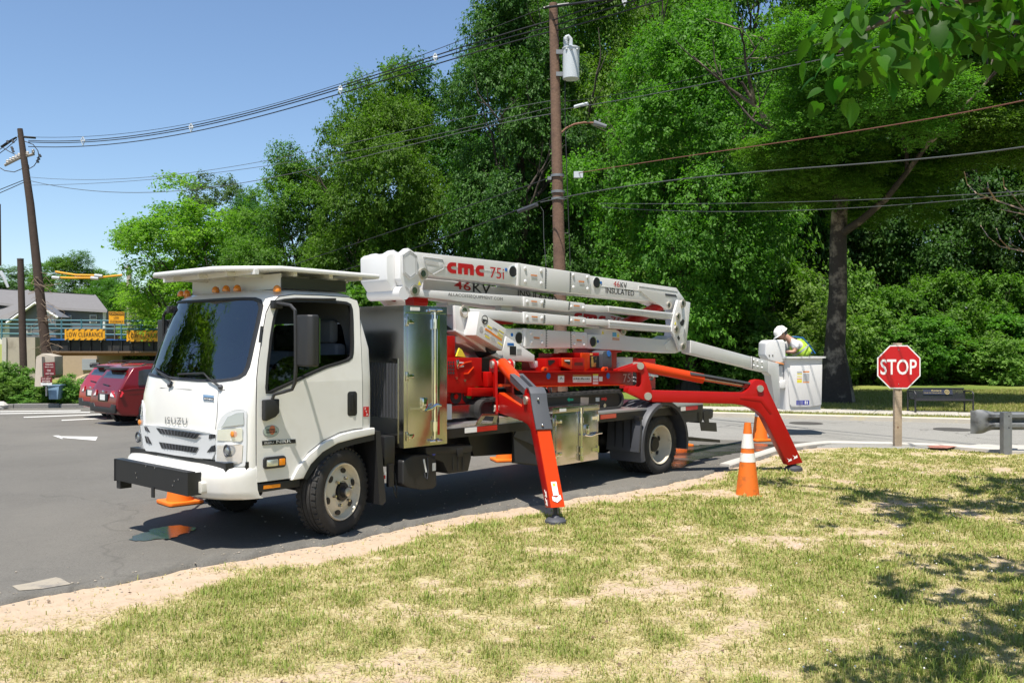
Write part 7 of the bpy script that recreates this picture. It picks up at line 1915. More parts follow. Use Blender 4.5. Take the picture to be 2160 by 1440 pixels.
wire('overhead_cable', 'thin wire above the pale service cable right of the pole', [(1185, 215), (1400, 180), (1720, 95), (2160, -10)], PD, RD, .007)
wire('overhead_cable', 'reddish thin cable crossing the trees at right above the thick cable', [(1215, 366), (1500, 322), (1750, 285), (2160, 212)], PD, RD, .010, mat('cable_rust', (.16, .06, .04), .6))
wire('overhead_cable', 'thick grey telephone cable sloping up to the right edge', [(1140, 432), (1185, 410), (1400, 385), (1750, 350), (2160, 310)], PD, RD, .012, M_WIREG)
wire('overhead_cable', 'lower pair of thin wires at right, upper one', [(1265, 429), (1600, 428), (1900, 418), (2160, 403)], PD, RD, .006, M_WIREG)
wire('overhead_cable', 'lower pair of thin wires at right, lower one', [(1270, 437), (1600, 446), (1900, 432), (2160, 409)], PD, RD, .006, M_WIREG)
wire('overhead_cable', 'telephone cable dropping left from the pole over the boom', [(1180, 408), (1110, 437), (960, 492), (760, 560), (600, 600)], PD, 32, .014)
wire('overhead_cable', 'second telephone cable dropping left from the pole', [(1175, 370), (1080, 402), (900, 465), (700, 530), (560, 580)], PD, 32, .012)
wire('overhead_cable', 'grey wire from the leaning pole to the main pole, upper', [(60, 374), (300, 373), (540, 345), (900, 265), (1168, 212)], LD, PD, .008, M_WIREG)
wire('overhead_cable', 'grey wire from the leaning pole to the main pole, lower', [(60, 390), (300, 383), (540, 350), (900, 290), (1168, 225)], LD, PD, .008, M_WIREG)
wire('overhead_cable', 'twisted service cable sagging from the leaning pole into the bright tree', [(62, 383), (160, 397), (260, 403), (450, 400), (700, 345), (1168, 240)], LD, PD, .011, M_WIREG)
for i, (u, v, d) in enumerate(((175, 298, 33.9), (403, 270, 30), (718, 190, 25.8), (918, 122, 23.7), (1317, 5, 20))):
    k = d / FPX; p = D(u, v, d)
    sp_ = thing('cable_spacer', 'grey diamond-shaped cable spacer, number %s from the left on the three black cables' % ('one', 'two', 'three', 'four', 'five')[i], 'spacer', p, 0, 'cable spacers')
    MB().tube([(0, 0, 9 * k), (-4 * k, 0, 2 * k), (0, 0, -9 * k), (4 * k, 0, 1 * k), (0, 0, 9 * k)], .022, 5).build('frame', M_PORC, sp_)
    MB().tube([(-4 * k, 0, 1 * k), (4 * k, 0, 1 * k)], .018, 5).build('bar', M_PORC, sp_)
spb = wire('splice_case', 'black splice case hanging on the telephone cable left of the pole', [(1094, 446), (1105, 441.5), (1120, 436), (1132, 431)], 23.0, 22.4, .055, M_DGREY, 'splice case', None)
wire('splice_case', 'white insulator on the service cable right of the pole', [(1212, 226), (1222, 223), (1240, 219)], 21.5, 21.3, .04, M_PORC, 'splice case', None)
o = MB().tube([D(1140, 436, 22.3) - D(1140, 436, 22.3), D(1146, 445, 22.3) - D(1140, 436, 22.3), D(1147, 500, 22.3) - D(1140, 436, 22.3), D(1152, 562, 22.3) - D(1140, 436, 22.3)], .008, 5).build('hanging_wire', M_WIREG)
o.location = D(1140, 436, 22.3); tag(o, 'thin wire hanging down beside the pole above the boom', 'cable')

# ---- leaning pole at left
lp0, lp1 = D(100, 770, LD), D(42, 272, LD)
M_POLED = mat('dark_pole_timber', (.060, .040, .030), .9, var=.3, scale=6, bump=.5, bscale=20)
lpo = thing('utility_pole', 'dark leaning wooden pole with crossarm and insulators at the left', 'utility pole', (lp0.x, lp0.y, lp0.z - 1))
OF2 = Vector((lp0.x, lp0.y, lp0.z - 1)); Q = lambda u, v, d=LD: D(u, v, d) - OF2
MB().tube([Q(104, 800), Q(82, 600), Q(64, 430), Q(50, 330), Q(42, 272)], .20, 12, .105).build('shaft', M_POLED, lpo, smooth_=60)
xa = MB().tube([Q(10, 349), Q(40, 334), Q(72, 325)], .055, 6).build('crossarm', mat('crossarm_grey', (.28, .25, .21), .8, var=.2), lpo)
for u, v in ((16, 345), (22, 341), (28, 338), (34, 335), (40, 331), (45, 329), (58, 327), (70, 323)): MB().lathe([(.05, 0), (.07, .04), (.05, .08), (.065, .11), (.03, .15)], Q(u, v), n=8).build('insulator', mat('insulator_pale', (.45, .42, .38), .4), xa)
MB().tube([Q(38, 288), Q(75, 291)], .045, 6).build('top_arm', M_BLACK, lpo)
MB().tube([Q(35, 290), Q(20, 298), Q(2, 310)], .04, 6).build('top_arm', M_BLACK, lpo)
for pts in ([(52, 298), (70, 305), (80, 318), (82, 330), (78, 340)], [(0, 354), (10, 360), (30, 363), (47, 356)], [(4, 310), (20, 320), (40, 330)], [(60, 348), (62, 356), (72, 350), (80, 338)]): MB().tube([Q(u, v) for u, v in pts], .018, 5).build('jumper_wire', M_WIRE, lpo)
for u, v in ((80, 332), (83, 326), (78, 338), (15, 297), (26, 296), (24, 310), (26, 316)): MB().cyl(Q(u, v), Q(u + 3, v + 5), .05, n=8).build('cutout_fuse', M_DGREY, lpo)
for pts, i in (([(36, 290), (15, 305), (-30, 335)], 0), ([(36, 294), (15, 312), (-30, 345)], 1), ([(50, 380), (25, 390), (-30, 412)], 2), ([(52, 384), (25, 396), (-30, 420)], 3)):
    q = [D(u, v, LD) for u, v in pts]; o = MB().tube([p - q[0] for p in q], .016, 5).build('overhead_cable', M_WIRE); o.location = q[0]
    tag(o, ('uppermost', 'second', 'third', 'lowest')[i] + ' of the short cables running left from the leaning pole', 'cable', 'overhead wires')
# dead vines around its foot
vn = MB(); r_ = random.Random(12)
for i in range(46):
    t = r_.random(); u = 80 + 20 * t + r_.uniform(-8, 10); v = 575 + 180 * t
    q = [Q(u, v)]
    for k in range(4): q.append(q[-1] + Vector((r_.uniform(-.35, .45), r_.uniform(-.2, .1), r_.uniform(-.35, .25))))
    vn.tube(q, .014, 4, .005)
kind(vn.build('dead_vines', mat('dead_vine', (.24, .18, .13), .9, var=.2), lpo), 'stuff')
# stub pole, thin edge pole, far pole, yellow line guards
def simple_pole(label, u0, v0, u1, v1, d, r, m):
    a, b = D(u0, v0, d), D(u1, v1, d); t = thing('utility_pole', label, 'utility pole', a)
    MB().tube([Vector(), (b - a) * .5, b - a], r, 10, r * .85).build('shaft', m, t, smooth_=60)
    MB().lathe([(r * .9, 0), (r * .9, .03), (0, .05)], b - a, n=10).build('cap', M_GALV, t)
    return t, b - a
simple_pole('short brown pole stub left of the leaning pole', 51.5, 842, 43, 547, 33.5, .135, M_POLED)
t_, e_ = simple_pole('pale far pole with crossarm rising behind the bridge signs', 274, 700, 272, 560, 55, .17, mat('grey_pole', (.42, .37, .32), .8))
MB().tube([e_ + Vector((-.35, 0, -.1)), e_ + Vector((.15, 0, -.35))], .06, 6).build('crossarm', M_POLED, t_)
simple_pole('thin dark pole cut by the left edge of the frame', 0, 560, -1, 432, 40, .06, M_POLED)
a = D(0, 573, 36); o = MB().tube([Vector(), D(8, 585, 36) - a, D(17, 606, 36) - a], .09, 8, .05).build('pale_pipe', M_PORC); o.location = a; tag(o, 'pale slanted pipe cut by the left edge below the sky', 'pipe')
M_YEL = mat('line_guard_yellow', (.75, .36, .02), .5)
for i, (px, lb) in enumerate((([(117, 573), (160, 580), (208, 581)], 'upper yellow tube guard on the wire behind the leaning pole'), ([(110, 585), (150, 586), (200, 586), (258, 580)], 'lower yellow tube guard on the wire behind the leaning pole'))):
    q = [D(u, v, 42) for u, v in px]; t = thing('line_guard', lb, 'line guard', q[0], 0, 'yellow line guards')
    MB().tube([p - q[0] for p in q], .045, 8).build('tube', M_YEL, t)
    for u, v in (((110, 585), (192, 586)) if i else ((200, 581),)):
        p = D(u, v, 41.9) - q[0]; MB().tube([p + Vector((0, 0, 0)), p + Vector((.35, 0, -.03))], .075, 8).build('sleeve', M_PORC, t)

# ---- railway bridge, house, bank
BD = 46.0
def B(u, v, d=BD): return D(u, v, d)
M_GIRD = mat('girder_black', (.012, .013, .016), .6, var=.3, scale=1.5, dirt=(.05, .045, .04), dscale=1.5)
M_RAILB = mat('railing_teal', (.06, .17, .20), .5)
bo = B(190, 745); br_ = thing('railway_bridge', 'black steel railway bridge with teal railing and concrete abutment', 'bridge', bo)
def BB(u0, u1, v0, v1, d0, d1): a, b = B(u0, v1, d0) - bo, B(u1, v0, d0) - bo; return MB().box(a.x, b.x, d0 - BD, d1 - BD, a.z, b.z)
gd = BB(66, 420, 716, 742, 46, 47.2).build('girder', M_GIRD, br_)
BB(66, 420, 740.5, 744, 45.9, 47.3).build('bottom_flange', mat('flange_rust', (.16, .10, .06), .7), gd); BB(66, 420, 714.5, 717.5, 45.9, 47.3).build('top_flange', mat('flange_blue', (.02, .10, .32), .5), gd)
for u in range(80, 420, 22): BB(u, u + 1.2, 718, 741, 45.93, 46).build('stiffener', M_GIRD, gd)
BB(100, 420, 744, 750, 46.5, 52).build('deck_underside', mat('rusty_deck', (.24, .12, .08), .8), br_)
ab = BB(12, 74, 711, 800, 45.2, 48).build('abutment', M_OLDCONC, br_); BB(4, 13, 712, 800, 45.1, 48).build('abutment_edge', M_CONC, br_)
tw_ = BB(75, 268, 748, 800, 52, 52.5).build('tunnel_wall', mat('tan_wall', (.40, .30, .21), .9, var=.12), br_)
BB(173, 203, 757, 780, 51.9, 52).build('wall_panel', mat('panel_grey', (.30, .32, .35), .6), tw_); BB(253, 258, 745, 770, 51, 52).build('tunnel_post', M_CONC, br_)
BB(258, 420, 745, 800, 53, 53.5).build('tunnel_back', M_GIRD, br_)
for v in (675, 684, 692, 704): 
    MB().tube([B(u, v + (u - 60) * .008, 46.4) - bo for u in (0, 70, 180, 300, 420)], .04, 6).build('rail_bar', M_RAILB, br_)
for u in range(4, 420, 42): MB().tube([B(u, 673, 46.4) - bo, B(u, 716, 46.4) - bo], .045, 6).build('rail_post', M_RAILB, br_)
M_WARN = mat('warning_amber', (.72, .33, .01), .5, var=.06)
def lowclear(label, u0, u1, v0, v1):
    p = B((u0 + u1) / 2, v1, 45.8); t = thing('clearance_sign', label, 'sign', p, 0, 'low clearance signs on the bridge')
    q = lambda u, v, d=45.8: B(u, v, d) - p
    MB().slab([q(u0, v0), q(u1, v0), q(u1, v1), q(u0, v1)], (0, .04, 0)).build('board', M_WARN, t)
    n = 7
    for i in range(n):
        for va, vb in ((v0 + .3, v0 + 3), (v1 - 3, v1 - .3)):
            u = u0 + 2 + (u1 - u0 - 8) * i / (n - 1); MB().slab([q(u + 3.5, va, 45.79), q(u + 7, va, 45.79), q(u + 3.5, vb, 45.79), q(u, vb, 45.79)], (0, .008, 0)).build('stripe', M_INK, t)
    lettering('LOW CLEARANCE', [q(u0 + 4, v0 + 6, 45.78), q(u1 - 4, v0 + 6, 45.78), q(u1 - 4, v1 - 7, 45.78), q(u0 + 4, v1 - 7, 45.78)], M_INK, t, bold=.0, spacing=1.1)
    for u in (u0 + 8, u1 - 8): MB().tube([q(u, v1, 45.85), q(u, v1 + 4, 45.85)], .03, 5).build('bracket', M_GALV, t)
lowclear('yellow LOW CLEARANCE board fully visible on the bridge railing', 136.5, 221, 694, 717)
lowclear('yellow LOW CLEARANCE board partly hidden by the truck cab', 267, 351, 697, 720)
p = B(245, 715, 45.6); t = thing('caution_sign', 'small yellow CAUTION LOW CLEARANCE sign on a thin post above the railing', 'sign', p)
q = lambda u, v, d=45.6: B(u, v, d) - p
bd_ = MB().slab([q(229.5, 657), q(262, 657.5), q(262, 683), q(229.5, 682)], (0, .03, 0)).build('board', M_WARN, t)
MB().slab([q(230.5, 658, 45.59), q(261, 658.5, 45.59), q(261, 664.5, 45.59), q(230.5, 664, 45.59)], (0, .006, 0)).build('header', M_INK, bd_)
lettering('CAUTION', [q(232, 659, 45.57), q(260, 659.4, 45.57), q(260, 663.6, 45.57), q(232, 663.2, 45.57)], M_WARN, bd_, bold=.02)
lettering('LOW', [q(240, 667, 45.58), q(251, 667.2, 45.58), q(251, 672.4, 45.58), q(240, 672.2, 45.58)], M_INK, bd_, bold=.01)
lettering('CLEARANCE', [q(232, 675, 45.58), q(260, 675.4, 45.58), q(260, 680.6, 45.58), q(232, 680.2, 45.58)], M_INK, bd_, bold=.01)
MB().tube([q(242, 682, 45.65), q(242, 716, 45.65)], .03, 5).build('post', M_GALV, t)
# brick-coloured low building glimpsed over the bridge
p = B(245, 712, 62); t = thing('brick_building', 'low brick-red building glimpsed above the bridge deck', 'building', p)
a, b = B(222, 716, 62) - p, B(300, 702, 62) - p
MB().box(a.x, b.x, 0, 4, a.z - 1, b.z).build('wall', mat('brick_wall', (.30, .13, .09), .85, var=.15, scale=8), t); MB().box(a.x - .2, b.x + .2, -.1, 4.1, b.z, b.z + .12).build('roof_edge', M_CONC, t)
# grey house
HD = 60.0
ho = B(110, 705, HD); hs = thing('grey_house', 'grey clapboard house with grey shingle roof behind the bridge', 'house', ho)
M_SIDE = mat('grey_siding', (.12, .13, .15), .8, var=.08, scale=2); M_ROOF = mat('roof_shingles', (.15, .145, .145), .9, var=.14, scale=4, bump=.3, bscale=10); M_TRIM = mat('house_trim', (.62, .62, .60), .6)
H_ = lambda u, v, d=HD: B(u, v, d) - ho
def HB(u0, u1, v0, v1, d0, d1): a, b = H_(u0, v1, d0), H_(u1, v0, d0); return MB().box(a.x, b.x, d0 - HD, d1 - HD, a.z, b.z)
main = HB(78, 219, 655, 712, 60, 68).build('wall', M_SIDE, hs)
MB().slab([H_(-30, 612, 64), H_(200, 626, 64), H_(225, 659, 59.7), H_(60, 650, 59.7), H_(-30, 640, 59.7)], (0, .1, .16)).build('roof', M_ROOF, hs)
MB().slab([H_(-30, 612, 64), H_(200, 626, 64), H_(222, 655, 68.5), H_(-30, 640, 68.5)], (0, -.1, .16)).build('roof', M_ROOF, hs)
gb = MB().slab([H_(20, 714, 58), H_(20, 676, 58), H_(75, 640, 58), H_(118, 668, 58), H_(118, 714, 58)], (0, 3, 0)).build('gable_wall', M_SIDE, hs)
MB().slab([H_(14, 680, 57.6), H_(74, 638, 57.6), H_(60, 615, 62.5), H_(-40, 640, 62.5), H_(-40, 682, 57.6)], (0, 0, .15)).build('roof', M_ROOF, hs)
MB().tube([H_(14, 681, 57.6), H_(74, 639, 57.6), H_(122, 670, 57.6)], .09, 5).build('barge_board', M_TRIM, hs)
HB(-30, 20, 680, 714, 58.5, 60).build('wall', M_TRIM, hs)
def hwin(u0, u1, v0, v1, d):
    w_ = HB(u0, u1, v0, v1, d - .06, d).build('window', M_TRIM, hs); HB(u0 + 1.6, u1 - 1.6, v0 + 1.6, v1 - 1.6, d - .09, d - .06).build('pane', mat('house_pane', (.05, .06, .08), .1), w_)
    HB(u0 + 1, u1 - 1, (v0 + v1) / 2 - .4, (v0 + v1) / 2 + .4, d - .10, d - .09).build('sash_bar', M_TRIM, w_)
hwin(117, 131, 661, 688, 60); hwin(189, 204, 664, 681, 60); hwin(56, 66, 684, 702, 58); hwin(0, 8, 684, 700, 58.5); hwin(138, 150, 665, 692, 60)
HB(217, 221, 658, 714, 59.9, 60.1).build('corner_board', M_TRIM, hs)
# dirt bank in front of the underpass
M_DIRT = mat('bank_soil', (.36, .27, .17), .95, var=.25, scale=2.5, bump=.6, bscale=9, dirt=(.18, .19, .07), dscale=1.5, dlev=(.55, .7))
def bankf(s, t):
    u = -120 + 520 * s; d = 32.2 + 9.5 * t
    x = at_px(u, d); hgt = {0: 0}.get(t, 0)
    h = -.42 + 1.05 * smooth(t * 1.7) * (.62 + .38 * math.sin(s * 9.0 + 1.2)) + .10 * math.sin(s * 31 + t * 9)
    return (x, d, h)
kind(MB().grid(bankf, 60, 16).build('dirt_bank', M_DIRT, smooth_=80, sheet=True), 'structure')
# concrete pillar, maroon sign, do-not-enter sign, blue bin, lamp
p = D(102, 818, 32.0); t = thing('concrete_pillar', 'short weathered concrete pillar behind the maroon signs', 'pillar', p)
q = lambda u, v, d=32.0: D(u, v, d) - p
MB().slab([q(73, 800, 31.9), q(76, 752, 31.9), q(89, 745, 31.9), q(115, 751, 31.9), q(116, 790, 31.9), q(92, 800, 31.9)], (0, .6, 0)).build('block', M_OLDCONC, t, bevel=.03)
MB().slab([q(73, 815, 31.7), q(76, 756, 31.7), q(88, 752, 31.7), q(90, 815, 31.7)], (0, .25, 0)).build('pale_face', mat('pale_cast_concrete', (.52, .45, .37), .85, var=.1), t)
M_MAR = mat('maroon_sign', (.16, .018, .022), .5)
p = D(104, 830, 31.5); t = thing('notice_sign', 'maroon notice board with pale lettering in front of the pillar', 'sign', p)
q = lambda u, v, d=31.5: D(u, v, d) - p
bd_ = MB().slab([q(91, 765), q(115.5, 763), q(116.5, 791), q(93, 794)], (0, .03, 0)).build('board', M_MAR, t)
for (u0, u1, v0, v1, tx) in ((96, 112, 767, 770, 'PARKING'), (95, 113, 772.5, 775, 'PERMIT ONLY'), (99, 107, 779, 784, 'TOW'), (96, 113, 786, 789.5, 'AWAY ZONE')):
    lettering(tx, [q(u0, v0, 31.48), q(u1, v0, 31.48), q(u1, v1, 31.48), q(u0, v1, 31.48)], mat('sign_cream', (.6, .52, .48), .6), bd_, bold=.02)
MB().tube([q(105, 793, 31.56), q(105, 840, 31.56)], .03, 6).build('post', M_GALV, t)
p = D(97, 830, 31.2); t = thing('do_not_enter_sign', 'small maroon DO NOT ENTER board below the notice board', 'sign', p)
q = lambda u, v, d=31.2: D(u, v, d) - p
bd_ = MB().slab([q(86, 795), q(109.5, 795), q(109.5, 806.5), q(86, 806.5)], (0, .03, 0)).build('board', M_MAR, t)
lettering('DO NOT', [q(88, 797, 31.18), q(107, 797, 31.18), q(107, 800, 31.18), q(88, 800, 31.18)], mat('sign_cream', (.6, .52, .48), .6), bd_, bold=.02)
lettering('ENTER', [q(89, 802, 31.18), q(106, 802, 31.18), q(106, 805.5, 31.18), q(89, 805.5, 31.18)], mat('sign_cream', (.6, .52, .48), .6), bd_, bold=.02)
MB().slab([q(86, 807), q(109.5, 807), q(109.5, 812), q(86, 812)], (0, .03, 0)).build('white_strip', M_STICK, t); MB().tube([q(98, 811, 31.24), q(98, 835, 31.24)], .03, 6).build('post', M_GALV, t)
p = D(112, 832, 31.4); t = thing('blue_bin', 'faded blue plastic bin among the weeds below the maroon sign', 'bin', p)
q = lambda u, v, d=31.4: D(u, v, d) - p
M_BIN = mat('faded_blue', (.16, .26, .36), .6, var=.15)
MB().slab([q(103, 842), q(100.5, 815), q(124.5, 814.5), q(121.5, 842)], (0, .35, 0)).build('body', M_BIN, t, bevel=.02); MB().slab([q(98.5, 814.5, 31.36), q(98.5, 811.5, 31.36), q(127, 811), q(127, 814)], (0, .42, 0)).build('rim', M_BIN, t, bevel=.01)
p = D(202, 800, 30.0); t = thing('flood_light', 'black cylindrical flood light on a thin post behind the red cars', 'lamp', p)
q = lambda u, v, d=30.0: D(u, v, d) - p
MB().tube([q(191, 770), q(198, 768.5), q(210, 768.5)], .062, 12).build('housing', M_PLA, t); MB().tube([q(202, 773), q(202, 800)], .02, 6).build('post', M_GALV, t); MB().ring([(.05, 0), (.075, 0), (.075, .08), (.05, .08)], q(191, 770), (1, 0, 0), 14).build('hood', M_PLA, t)
p = D(2, 858, 31.0); o = MB().sphere((0, 0, .05), .28, 9, 7, (1, .8, .6)); 
r_ = random.Random(6); o.mapv(lambda v: v + Vector((r_.uniform(-.02, .02), r_.uniform(-.02, .02), r_.uniform(-.02, .02)))); o = o.build('boulder', M_CONC, flat=True); o.location = D(0, 860, 31.0); tag(o, 'pale boulder on the kerb at the left edge', 'rock')

# ---- parked red estate cars
M_CARRED = mat('car_red_metallic', (.34, .006, .008), .28, .15, var=.04, coat=.5); M_CARRED2 = mat('car_maroon_metallic', (.15, .004, .006), .28, .15, var=.04, coat=.5)
def car(label, loc, rz, paint):
    """x forward, origin at the middle of the rear axle on the ground"""
    t = thing('parked_car', label, 'car', loc, rz, 'red cars parked beside the kerb')
    W = .92
    def tum(p):
        z = p.z; f = 1 - (.0 if z < .95 else .20 * min(1, (z - .95) / .68) ** 1.2) - (.05 * max(0, .45 - z) / .3)
        # plan: rounded rear and nose
        e = 1 - .10 * max(0., (-.62 - p.x) / .38) ** 2 - .16 * max(0, (p.x - 3.0) / .75) ** 2
        return Vector((p.x, p.y * f * e, z))
    lower = [(-.98, .48), (-.99, .66), (-.95, .86), (-.93, .98), (-.60, 1.02), (2.1, 1.04), (3.1, .96), (3.62, .80), (3.70, .60), (3.66, .36), (3.2, .24), (-.3, .24), (-.86, .30)]
    upper = [(-.90, .97), (-.78, 1.18), (-.55, 1.50), (-.48, 1.57), (-.1, 1.615), (.9, 1.62), (1.35, 1.58), (2.15, 1.03), (2.0, .98)]
    def body(nm, poly, m, bev):
        mb = MB(); ys = np.linspace(-W, W, 9); n = len(poly)
        mb.add([(x, y, z) for y in ys for x, z in poly], [(j * n + i, j * n + (i + 1) % n, (j + 1) * n + (i + 1) % n, (j + 1) * n + i) for j in range(8) for i in range(n)] + [tuple(range(n - 1, -1, -1)), tuple(8 * n + i for i in range(n))])
        mb.mapv(tum)
        return mb.build(nm, m, t, bevel=bev, seg=3, smooth_=40)
    b = body('body', lower, paint, .05); body('cabin', upper, paint, .04)
    def side(nm, poly, m, off, par, dy=.012):
        for s in (-1, 1):
            mb = MB().slab([tum(Vector((x, s * (W + off), z))) for x, z in poly], (0, s * -dy, 0)); mb.build(nm, m, par)
    side('side_window', [(-.42, 1.10), (-.36, 1.48), (-.2, 1.52), (.55, 1.54), (.55, 1.10)], M_GLASSC, .004, b); side('side_window', [(.63, 1.10), (.63, 1.54), (1.2, 1.53), (1.75, 1.12)], M_GLASSC, .004, b)
    # rear glass, lamps, plate, bumper, spoiler
    rw = [tum(Vector((x - .012, y, z))) for x, y, z in ((-.83, -.70, 1.06), (-.83, .70, 1.06), (-.60, .70, 1.44), (-.60, -.70, 1.44))]
    MB().slab(rw, (.01, 0, .004)).build('rear_window', M_GLASSC, b); MB().tube([tum(Vector((-.86, -.1, 1.08))), tum(Vector((-.84, .35, 1.11)))], .014, 5).build('rear_wiper', M_PLA, b)
    MB().box(-.74, -.44, -.62, .62, 1.50, 1.56).mapv(tum).build('spoiler', M_PLA, b, bevel=.02)
    for s in (-1, 1):
        lq = [tum(Vector((x, s * y, z))) for x, y, z in ((-.965, .50, .80), (-.945, .50, .95), (-.86, .88, .97), (-.82, .935, .90), (-.86, .935, .80), (-.95, .80, .78))]
        MB().slab(lq, (.03, 0, 0)).mapv(lambda p: p + Vector((-.022, 0, 0))).build('tail_light', M_REDLENS, b, bevel=.008)
        MB().slab([p.lerp(lq[0], .45) + Vector((-.028, 0, .01)) for p in lq], (.008, 0, 0)).build('reverse_light', M_STICK, b)
        MB().slab([tum(Vector((-1.0, s * y, z))) for y, z in ((.62, .42), (.62, .54), (.74, .53), (.74, .44))], (.03, 0, 0)).build('reflector', M_REDLENS, b)
    MB().slab([tum(Vector((x, y, z))) for x, y, z in ((-1.01, -.88, .36), (-1.01, .88, .36), (-1.012, .90, .58), (-1.012, .62, .60), (-1.012, .55, .50), (-1.012, -.55, .50), (-1.012, -.62, .60), (-1.012, -.90, .58))], (.06, 0, 0)).build('bumper', M_PLA, b, bevel=.015)
    pr_ = MB().box(-1.0, -.96, -.30, .30, .66, .86).build('plate_recess', M_INK, b, bevel=.01); MB().box(-1.006, -.999, -.155, .155, .69, .845).build('number_plate', M_STICK, pr_)
    MB().sphere((-.985, 0, .92), .045, 10, 6, (.3, 1.4, .8)).build('badge', M_CHROME, b)
    for y in (-.62, .62): MB().tube([(-.2, y, 1.63), (-.05, y, 1.68), (1.0, y, 1.68), (1.2, y, 1.62)], .02, 6).build('roof_rail', M_PLA, b)
    side('door_seam', [(.58, .35), (.59, .35), (.60, 1.05), (.59, 1.05)], M_INK, .003, b); side('door_handle', [(.38, .90), (.52, .91), (.52, .94), (.38, .93)], paint, .018, b, .03)
    side('sill', [(-.45, .24), (2.3, .24), (2.3, .36), (-.40, .36)], M_PLA, .008, b)
    for x, s in ((0, -1), (0, 1), (2.70, -1), (2.70, 1)):
        e = bpy.data.objects.new('wheel', None); COL.objects.link(e); e.parent = t; e.location = (x, s * .82, .345)
        MB().lathe(tyre_profile(.345, .225), (0, 0, 0), (0, s, 0), 36, True).build('tyre', M_RUB, e)
        r = MB().lathe([(.228, -.05), (.228, .105), (.215, .11), (.205, .07), (.19, .03), (0, .03)], (0, 0, 0), (0, s, 0), 36).build('rim', mat('car_rim_dark', (.03, .03, .032), .35, .5), e)
        for i in range(5):
            a = 2 * math.pi * i / 5
            for da in (-.16, .16):
                p0, p1 = Vector((math.cos(a) * .05, s * .09, math.sin(a) * .05)), Vector((math.cos(a + da) * .21, s * .095, math.sin(a + da) * .21)); MB().tube([p0, p1], .017, 5).build('spoke', M_GALV, r)
        MB().lathe([(.405, -.11), (.405, .10), (.37, .105), (.37, -.11)], (0, 0, 0), (0, s, 0), 30, True).build('arch', M_PLA, e)
    return t
M_GLASSC = mat('car_dark_glass', (.03, .035, .035), .04, var=.1, coat=1.0)
cz = -.45
fw = Vector((AX.x, AX.y, 0)); lf_ = Vector((-AX.y, AX.x, 0))
c1 = D(247, 880, 26.6); c2 = D(300, 887, 25.4)
def car_at(u, d, label, paint): 
    # nearer (right-hand) rear wheel seen at u
    p = Vector((at_px(u, d), d, 0)); p = p + lf_ * .85; car(label, (p.x, p.y, HT(p.x, p.y) + .004), YAW, paint)
car_at(287, 27.2, 'bright red estate car with black spoiler, farther of two parked cars', M_CARRED)
car_at(322, 25.0, 'maroon red estate car, nearer of two, half hidden by the truck cab', M_CARRED2)
# ================================================================== PERSON IN THE BUCKET
def skin_mesh(name, verts, edges, radii, m, parent, root=0, sub=2):
    me = bpy.data.meshes.new(name); me.from_pydata([tuple(v) for v in verts], edges, [])
    o = link(name, me, parent)
    md = o.modifiers.new('skin', 'SKIN'); md.use_smooth_shade = True; md.branch_smoothing = .6
    for i, r in enumerate(radii): me.skin_vertices[0].data[i].radius = r if isinstance(r, tuple) else (r, r)
    me.skin_vertices[0].data[root].use_root = True
    s = o.modifiers.new('sub', 'SUBSURF'); s.levels = sub; s.render_levels = sub
    bpy.context.view_layer.update()
    me2 = bpy.data.meshes.new_from_object(o.evaluated_get(bpy.context.evaluated_depsgraph_get()))
    o.modifiers.clear(); o.data = me2; me2.materials.clear(); me2.materials.append(m); me2.shade_smooth()
    return o
# local frame: x to the picture's right, y away from the camera, z up; he faces left (-x), bent over the rim
pd_ = 18.15
pw = D(1692, 800, pd_)
per = thing('person', 'person in white hard hat and lime safety vest bending forward in the bucket', 'person', (pw.x, pw.y, BZ0 + .055))
k = pd_ / FPX
def Pp(u, v, y=0.): return Vector(((u - 1692) * k, y, HC - (v - CY) * k - (BZ0 + .055)))
M_SKIN = mat('skin', (.42, .23, .16), .55, var=.05); M_SHIRT = mat('white_shirt', (.66, .64, .62), .8, var=.05, bump=.2, bscale=30); M_VEST = mat('lime_vest', (.50, .72, .06), .7, var=.06)
M_TROU = mat('work_trousers', (.05, .06, .09), .85)
hip = Vector((.10, .0, .94)); 
chest = Pp(1677, 722, 0); neck = Pp(1661, 712, 0); headc = Pp(1650, 705, 0); 
shN, shF = Pp(1672, 722, -.19), Pp(1672, 722, .19); elN, elF = Pp(1668, 742, -.27), Pp(1662, 742, .26); haN, haF = Pp(1650, 742, -.22), Pp(1648, 741, .16)
body = skin_mesh('body', [hip, hip.lerp(chest, .5), chest, neck, headc, shN, elN, haN, shF, elF, haF, Vector((.0, -.10, .85)), Vector((-.02, -.10, .46)), Vector((.03, -.10, .06)), Vector((-.10, -.10, .03)), Vector((.0, .10, .85)), Vector((-.02, .10, .46)), Vector((.03, .10, .06)), Vector((-.10, .10, .03))],
    [(0, 1), (1, 2), (2, 3), (3, 4), (2, 5), (5, 6), (6, 7), (2, 8), (8, 9), (9, 10), (0, 11), (11, 12), (12, 13), (13, 14), (0, 15), (15, 16), (16, 17), (17, 18)],
    [.14, .13, .13, .062, .088, .065, .045, .032, .065, .045, .032, .085, .062, .045, .04, .085, .062, .045, .04], M_SKIN, per)
skin_mesh('trousers', [hip, Vector((.0, -.10, .85)), Vector((-.02, -.10, .46)), Vector((.03, -.10, .10)), Vector((.0, .10, .85)), Vector((-.02, .10, .46)), Vector((.03, .10, .10))], [(0, 1), (1, 2), (2, 3), (0, 4), (4, 5), (5, 6)], [.16, .10, .078, .065, .10, .078, .065], M_TROU, per)
